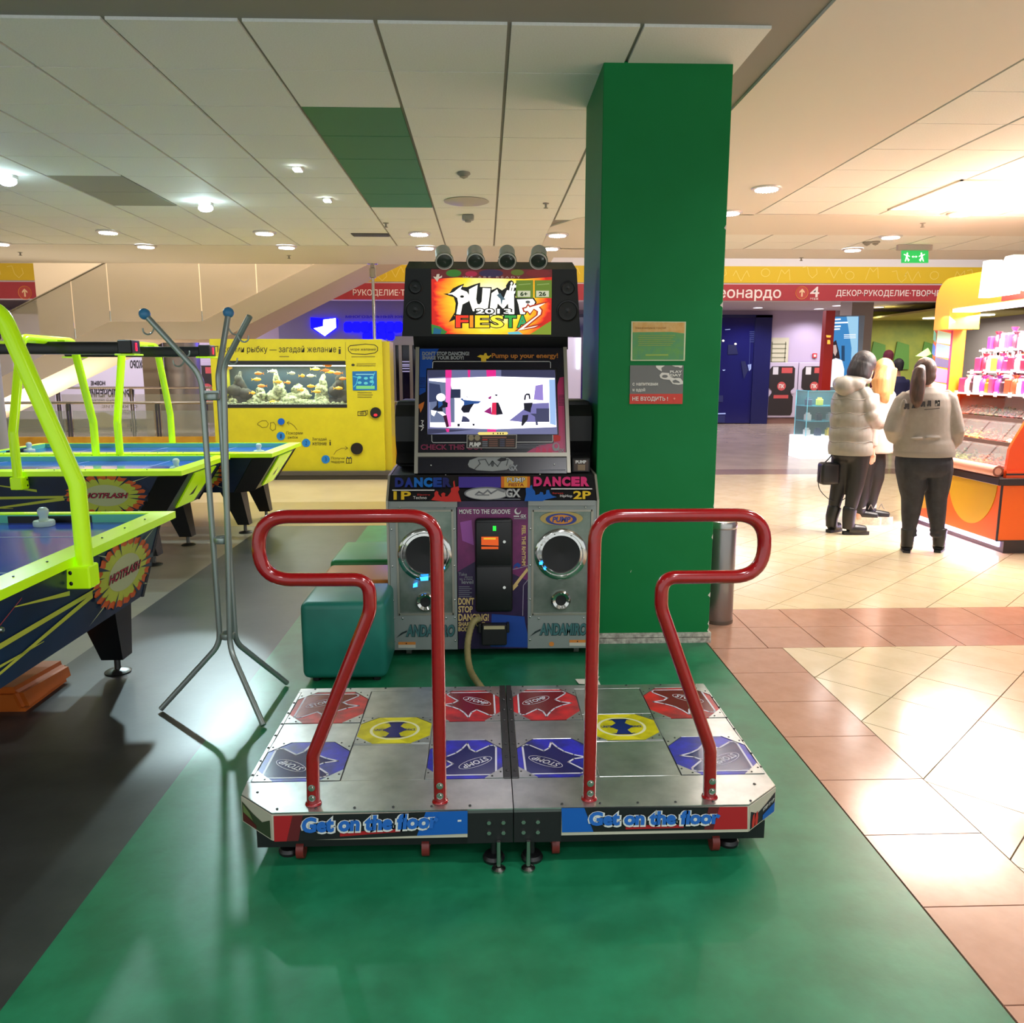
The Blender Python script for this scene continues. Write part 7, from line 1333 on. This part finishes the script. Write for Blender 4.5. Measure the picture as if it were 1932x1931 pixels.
m = MB(); limb(m, [(k7(1005, 305, -.10), .028), (k7(985, 335, -.15), .048), (k7(975, 420, -.17), .058), (k7(965, 510, -.18), .058), (k7(965, 580, -.185), .046), (k7(968, 630, -.185), .016)], 16); part('ponytail', m, hair_b, hr, .010, 3)
m = MB(); m.lathe([(.03, -.012), (.034, 0), (.03, .012)], k7(1003, 308, -.10), (0, -.8, .5), 16); m.build('hair_tie', mat('tie_brown', '#3a2822', .7), hr)
# ---- woman in the silver puffer jacket, turned to the right
YB2 = 7.55; j7 = lambda x, y, dy=0.: AY(1500 + x / 4.197, 620 + y / 4.197, YB2 + dy); W = .0012
pb2 = thing('person', 'person in silver quilted puffer jacket with black bobbed hair, turned right', 'person', (3.46, YB2, 0)); yw = -1.05
hc = j7(555, 300); m = MB(); head(m, hc, yw, 1.05); limb(m, [(j7(525, 380), .05), (j7(505, 430), .06)])
m.loft([(j7(440, 980), .15, .13), (j7(440, 760), .13, .11), (j7(440, 560), .14, .12), (j7(450, 460), .12, .10), (j7(490, 420), .07, .07)], 16)
limb(m, [(j7(560, 500), .055), (j7(600, 690, -.05), .045), (j7(690, 735, .12), .035)]); limb(m, [(j7(400, 500, .15), .055), (j7(470, 700, .25), .045), (j7(600, 720, .3), .035)]); hand(m, j7(690, 735, .12), (.8, .5, .1)); hand(m, j7(600, 720, .3), (.9, .2, .1), 1., -1)
limb(m, [(j7(390, 980, .05), .10), (j7(345, 1250, .06), .06), (j7(300, 1480, .06), .042), (j7(288, 1570, .06), .03)]); limb(m, [(j7(500, 980, -.03), .10), (j7(470, 1250, -.04), .06), (j7(425, 1480, -.05), .042), (j7(418, 1570, -.05), .03)])
part('body', m, skin, pb2, .010, 4); eyes(hc, yw, pb2, 1.05)
m = MB(); rg = []
for k in range(31):
    t = k / 30; y = 1000 - t * 560; b = .010 * abs(math.sin(math.pi * (1000 - y) / 112)); hw_ = (162 - 26 * t) * W if y > 540 else (137 - (540 - y) * .75) * W
    rg.append((j7(436 + 10 * t, y), hw_ + b, hw_ * .80 + b, -.5))
m.loft(rg, 28)
for pts in ([(520, 490, -.05, .075), (560, 570, -.09, .088), (580, 650, -.10, .09), (598, 710, -.09, .088), (640, 742, .0, .072), (692, 742, .10, .056)], [(430, 490, .16, .08), (460, 600, .24, .09), (500, 690, .27, .085), (600, 720, .3, .06)]):
    q = smooth_path([j7(a, b, c) for a, b, c, r in pts], 5); rr = [pts[0][3] + (pts[-1][3] - pts[0][3]) * max(0, (i / (len(q) - 1) - .55)) / .45 for i in range(len(q))]; m.tube(q, [r + .010 * abs(math.sin(i * .62)) for i, r in enumerate(rr)], 16)
pj = part('puffer_jacket', m, puffer, pb2, .009, 2)
m = MB(); m.tube(smooth_path([j7(420, 385, .04), j7(450, 398, -.06), j7(520, 400, -.10), j7(585, 410, -.04)], 5), .036, 12); m.ell(j7(400, 455, -.07), .105, .085, .095, 16, 10); m.ell(j7(470, 440, -.08), .105, .075, .07, 16, 10); m.ell(j7(350, 440, -.02), .06, .07, .07, 12, 8); part('hood', m, puffer, pj, .011, 4)
m = MB()
for y in (560, 672, 784, 896): 
    pts = []
    for k in range(15): a = -2.9 + k * 2.75 / 14; hw_ = (168 - 22 * (1000 - y) / 560) * W; pts.append(j7(438, y - 4) + V((math.cos(a - .2) * (hw_ + .002), math.sin(a - .2) * (hw_ * .9 + .004), -.008 * math.sin(k))))
    m.tube(pts, .0035, 6)
m.build('quilt_seam', mat('seam_grey', '#6f6b62', .7), pj)
m = MB(); limb(m, [(j7(400, 960, .05), .13), (j7(370, 1100, .05), .100), (j7(345, 1250, .06), .074), (j7(312, 1400, .06), .058), (j7(303, 1460, .06), .046)]); limb(m, [(j7(490, 960, -.03), .135), (j7(490, 1100, -.04), .102), (j7(475, 1250, -.05), .078), (j7(445, 1400, -.05), .060), (j7(430, 1470, -.05), .048)]); m.ell(j7(445, 990), .18, .15, .10, 14, 9)
part('trousers', m, leg_k, pb2, .011, 3)
c = j7(285, 1590, .06); c.z = .055; f = c + V((.10, .06, -.008)); shoe([(c, .05), ((c + f) / 2, .05), (f, .042)], [(c, .052), (c + V((.0, 0, .10)), .060), (c + V((.02, 0, .19)), .066), (c + V((.03, 0, .21)), .062)], boot, pb2, 'boot', sh=.03)
c = j7(418, 1595, -.05); c.z = .055; f = c + V((.17, -.01, -.008)); shoe([(c, .05), ((c + f) / 2, .05), (f, .04)], [(c, .052), (c + V((0, 0, .10)), .060), (c + V((.005, 0, .19)), .066), (c + V((.01, 0, .21)), .062)], boot, pb2, 'boot', sh=.03)
m = MB(); R = Matrix.Rotation(yw, 3, 'Z'); m.ell(hc + R @ V((0, -.025, .035)), .108, .118, .112, 20, 12, R); limb(m, [(hc + R @ V((0, -.045, .02)), .108), (hc + R @ V((-.01, -.07, -.06)), .112), (hc + R @ V((-.0, -.085, -.11)), .100), (hc + R @ V((0, -.09, -.135)), .07)], 16); limb(m, [(hc + R @ V((-.07, .03, .03)), .045), (hc + R @ V((-.075, .04, -.06)), .042), (hc + R @ V((-.075, .04, -.12)), .02)]); part('hair', m, hair_k, pb2, .010, 3)
# bag on her left arm
bg = thing('handbag', 'small black handbag with thin strap hanging beside the puffer jacket person', 'bag', j7(255, 1240, .02)); y_ = YB2 + .02
b0, b1 = j7(186, 1235, .02), j7(345, 1060, .02); m = MB(); m.box(b0.x, b1.x, y_ - .07, y_ + .07, b0.z, b1.z, .03, 3); m.build('bag_body', mat('bag_leather', '#121318', .42), bg)
m = MB(); m.tube(smooth_path([V((b0.x + .04, y_, b1.z - .01)), j7(285, 1010, .02), j7(300, 960, .04), j7(310, 1010, .03), V((b1.x - .05, y_, b1.z - .01))], 5), .006, 8); m.build('handle', mat('bag_leather', '#121318', .42), bg)
m = MB(); m.tube(smooth_path([V((b0.x + .004, y_, b1.z - .06)), V((b0.x - .004, y_, b0.z + .02)), j7(205, 1290, .02), j7(280, 1360, .02), j7(350, 1370, .02), j7(420, 1310, .02), V((b1.x + .01, y_, b0.z + .05)), V((b1.x - .01, y_, b1.z - .06))], 6), .004, 6); m.build('strap', mat('bag_leather', '#121318', .42), bg); m = MB(); m.lathe([(.014, -.004), (.018, 0), (.014, .004)], V((b0.x + .004, y_, b1.z - .05)), (1, 0, 0), 12); m.build('strap_ring', screwm, bg)
# ---- blonde woman half hidden between them
YC = 8.02; l7 = lambda x, y, dy=0.: AY(1500 + x / 4.197, 620 + y / 4.197, YC + dy)
pc = thing('person', 'blonde long haired person in white jacket and platform shoes between the other two', 'person', (3.85, YC, 0)); yw = -.9
hc = l7(712, 340); m = MB(); head(m, hc, yw, 1.0); limb(m, [(l7(700, 410), .045), (l7(685, 460), .055)]); m.loft([(l7(640, 960), .13, .11), (l7(650, 760), .115, .10), (l7(660, 560), .13, .11), (l7(675, 480), .11, .09), (l7(685, 450), .06, .06)], 16)
limb(m, [(l7(600, 520, -.1), .05), (l7(600, 760, -.13), .042), (l7(612, 940, -.16), .03)]); hand(m, l7(612, 945, -.16), (.02, -.1, -1), 1.05, 1, .25); limb(m, [(l7(720, 520, .1), .05), (l7(760, 700, .15), .042), (l7(800, 760, .25), .03)]); hand(m, l7(800, 760, .25), (.8, .4, .2))
limb(m, [(l7(560, 960), .095), (l7(545, 1220), .06), (l7(515, 1440), .038), (l7(505, 1510), .038)]); limb(m, [(l7(620, 960, .05), .095), (l7(632, 1200, .02), .06), (l7(590, 1440, .04), .038), (l7(590, 1520, .04), .038)])
part('body', m, skin, pc, .009, 4); eyes(hc, yw, pc)
m = MB(); m.loft([(l7(640, 985), .165, .14), (l7(645, 900), .16, .14), (l7(650, 760), .155, .13), (l7(660, 600), .16, .13), (l7(668, 520), .16, .12), (l7(680, 470), .10, .085)], 24); limb(m, [(l7(615, 520, -.1), .07), (l7(600, 640, -.13), .075), (l7(600, 780, -.14), .07), (l7(610, 900, -.16), .056), (l7(611, 935, -.16), .05)]); limb(m, [(l7(715, 520, .1), .07), (l7(755, 690, .15), .072), (l7(795, 755, .24), .05)])
part('white_jacket', m, white_j, pc, .010, 3)
m = MB(); limb(m, [(l7(570, 950), .12), (l7(560, 1080), .105), (l7(545, 1220), .075), (l7(525, 1360), .062), (l7(510, 1450), .046)]); limb(m, [(l7(615, 950, .04), .12), (l7(632, 1080, .02), .105), (l7(636, 1190, .0), .084), (l7(605, 1330, .04), .066), (l7(590, 1460, .04), .046)]); part('leggings', m, leg_k, pc, .011, 3)
for x, y, dy, L in ((510, 1545, 0, .2), (592, 1555, .04, .21)):
    c = l7(x, y, dy); c.z = .105; f = c + V((L * .8, -L * .25, -.014)); o = shoe([(c, .042), ((c + f) / 2, .044), (f, .036)], [(c, .042), (c + V((0, 0, .06)), .050)], boot, pc, 'platform_shoe', sole_w, .078)
    m = MB(); m.lathe([(.050, -.02), (.052, .035)], c + V((0, 0, .08)), n=16); m.build('sock', mat('sock_grey', '#b9b6b0', .8), o); m = MB(); q = c + V((.07, -.02, .05)); m.tube(smooth_path([q, q + V((.02, -.01, .05)), q + V((.035, -.01, .02)), q + V((.05, -.02, .0))], 4), .004, 6); m.build('lace', mat('lace_pale', '#8f8c86', .7), o)
m = MB(); R = Matrix.Rotation(yw, 3, 'Z'); m.ell(hc + R @ V((0, -.02, .03)), .092, .106, .104, 18, 12, R); limb(m, [(hc + V((-.02, -.05, .03)), .09), (l7(690, 420, -.10), .085), (l7(690, 500, -.11), .078), (l7(705, 560, -.10), .055), (l7(718, 625, -.08), .015)], 16); limb(m, [(hc + V((.03, -.04, .03)), .07), (l7(745, 420, -.06), .06), (l7(735, 520, -.06), .05), (l7(722, 600, -.06), .02)]); limb(m, [(l7(640, 400, -.06), .05), (l7(655, 480, -.1), .045), (l7(680, 560, -.1), .02)]); part('hair', m, hair_y, pc, .010, 3)
# ---- two people far off by the olive shop
def far_person(px, py, Y, label, top, hairm, hood=None):
    h = AY(px, py, Y); t = thing('person', label, 'person', (h.x, Y, 0)); hc = V((h.x, Y, h.z - .12)); m = MB(); head(m, hc, .6, 1.0); x = h.x; z0 = hc.z
    limb(m, [(V((x, Y, z0 - .1)), .05), (V((x, Y, z0 - .18)), .06)]); m.loft([(V((x, Y, .85)), .15, .11), (V((x, Y, 1.05)), .13, .1), (V((x, Y, z0 - .3)), .17, .11), (V((x, Y, z0 - .2)), .12, .09)], 14)
    for s in (-1, 1): limb(m, [(V((x + s * .09, Y, .9)), .09), (V((x + s * .1, Y, .48)), .06), (V((x + s * .1, Y, .05)), .045)]); limb(m, [(V((x + s * .18, Y, z0 - .26)), .05), (V((x + s * .23, Y + .05, z0 - .55)), .042), (V((x + s * .12, Y + .22, z0 - .62)), .03)]); hand(m, V((x + s * .12, Y + .22, z0 - .62)), (-s * .5, .6, 0)); limb(m, [(V((x + s * .1, Y, .05)), .045), (V((x + s * .11, Y + .14, .04)), .036)])
    part('body', m, skin, t, .014, 3); eyes(hc, .6, t)
    m = MB(); m.loft([(V((x, Y, .82)), .185, .14), (V((x, Y, 1.05)), .165, .13), (V((x, Y, z0 - .3)), .205, .14), (V((x, Y, z0 - .19)), .13, .10)], 16)
    for s in (-1, 1): limb(m, [(V((x + s * .17, Y, z0 - .26)), .072), (V((x + s * .235, Y + .04, z0 - .55)), .064), (V((x + s * .13, Y + .2, z0 - .62)), .048)])
    part('top', m, top, t, .014, 3); m = MB()
    for s in (-1, 1): limb(m, [(V((x + s * .09, Y, .9)), .11), (V((x + s * .1, Y, .48)), .08), (V((x + s * .1, Y, .09)), .062)])
    part('trousers', m, leg_k, t, .014, 3); m = MB(); m.ell(hc + V((0, -.02, .035)), .094, .108, .104, 14, 9); limb(m, [(hc + V((0, -.05, .0)), .08), (hc + V((0, -.06, -.09)), .06)]); part('hair', m, hairm, t, .012, 3)
far_person(1676, 662, 15.6, 'distant person in maroon top behind the shoppers', mat('top_maroon', '#5a1f30', .8), mat('hair_maroon', '#6a1f38', .7)); far_person(1695, 678, 14.8, 'distant person in navy top beside the ponytail person', mat('top_navy', '#22244f', .8), hair_k)
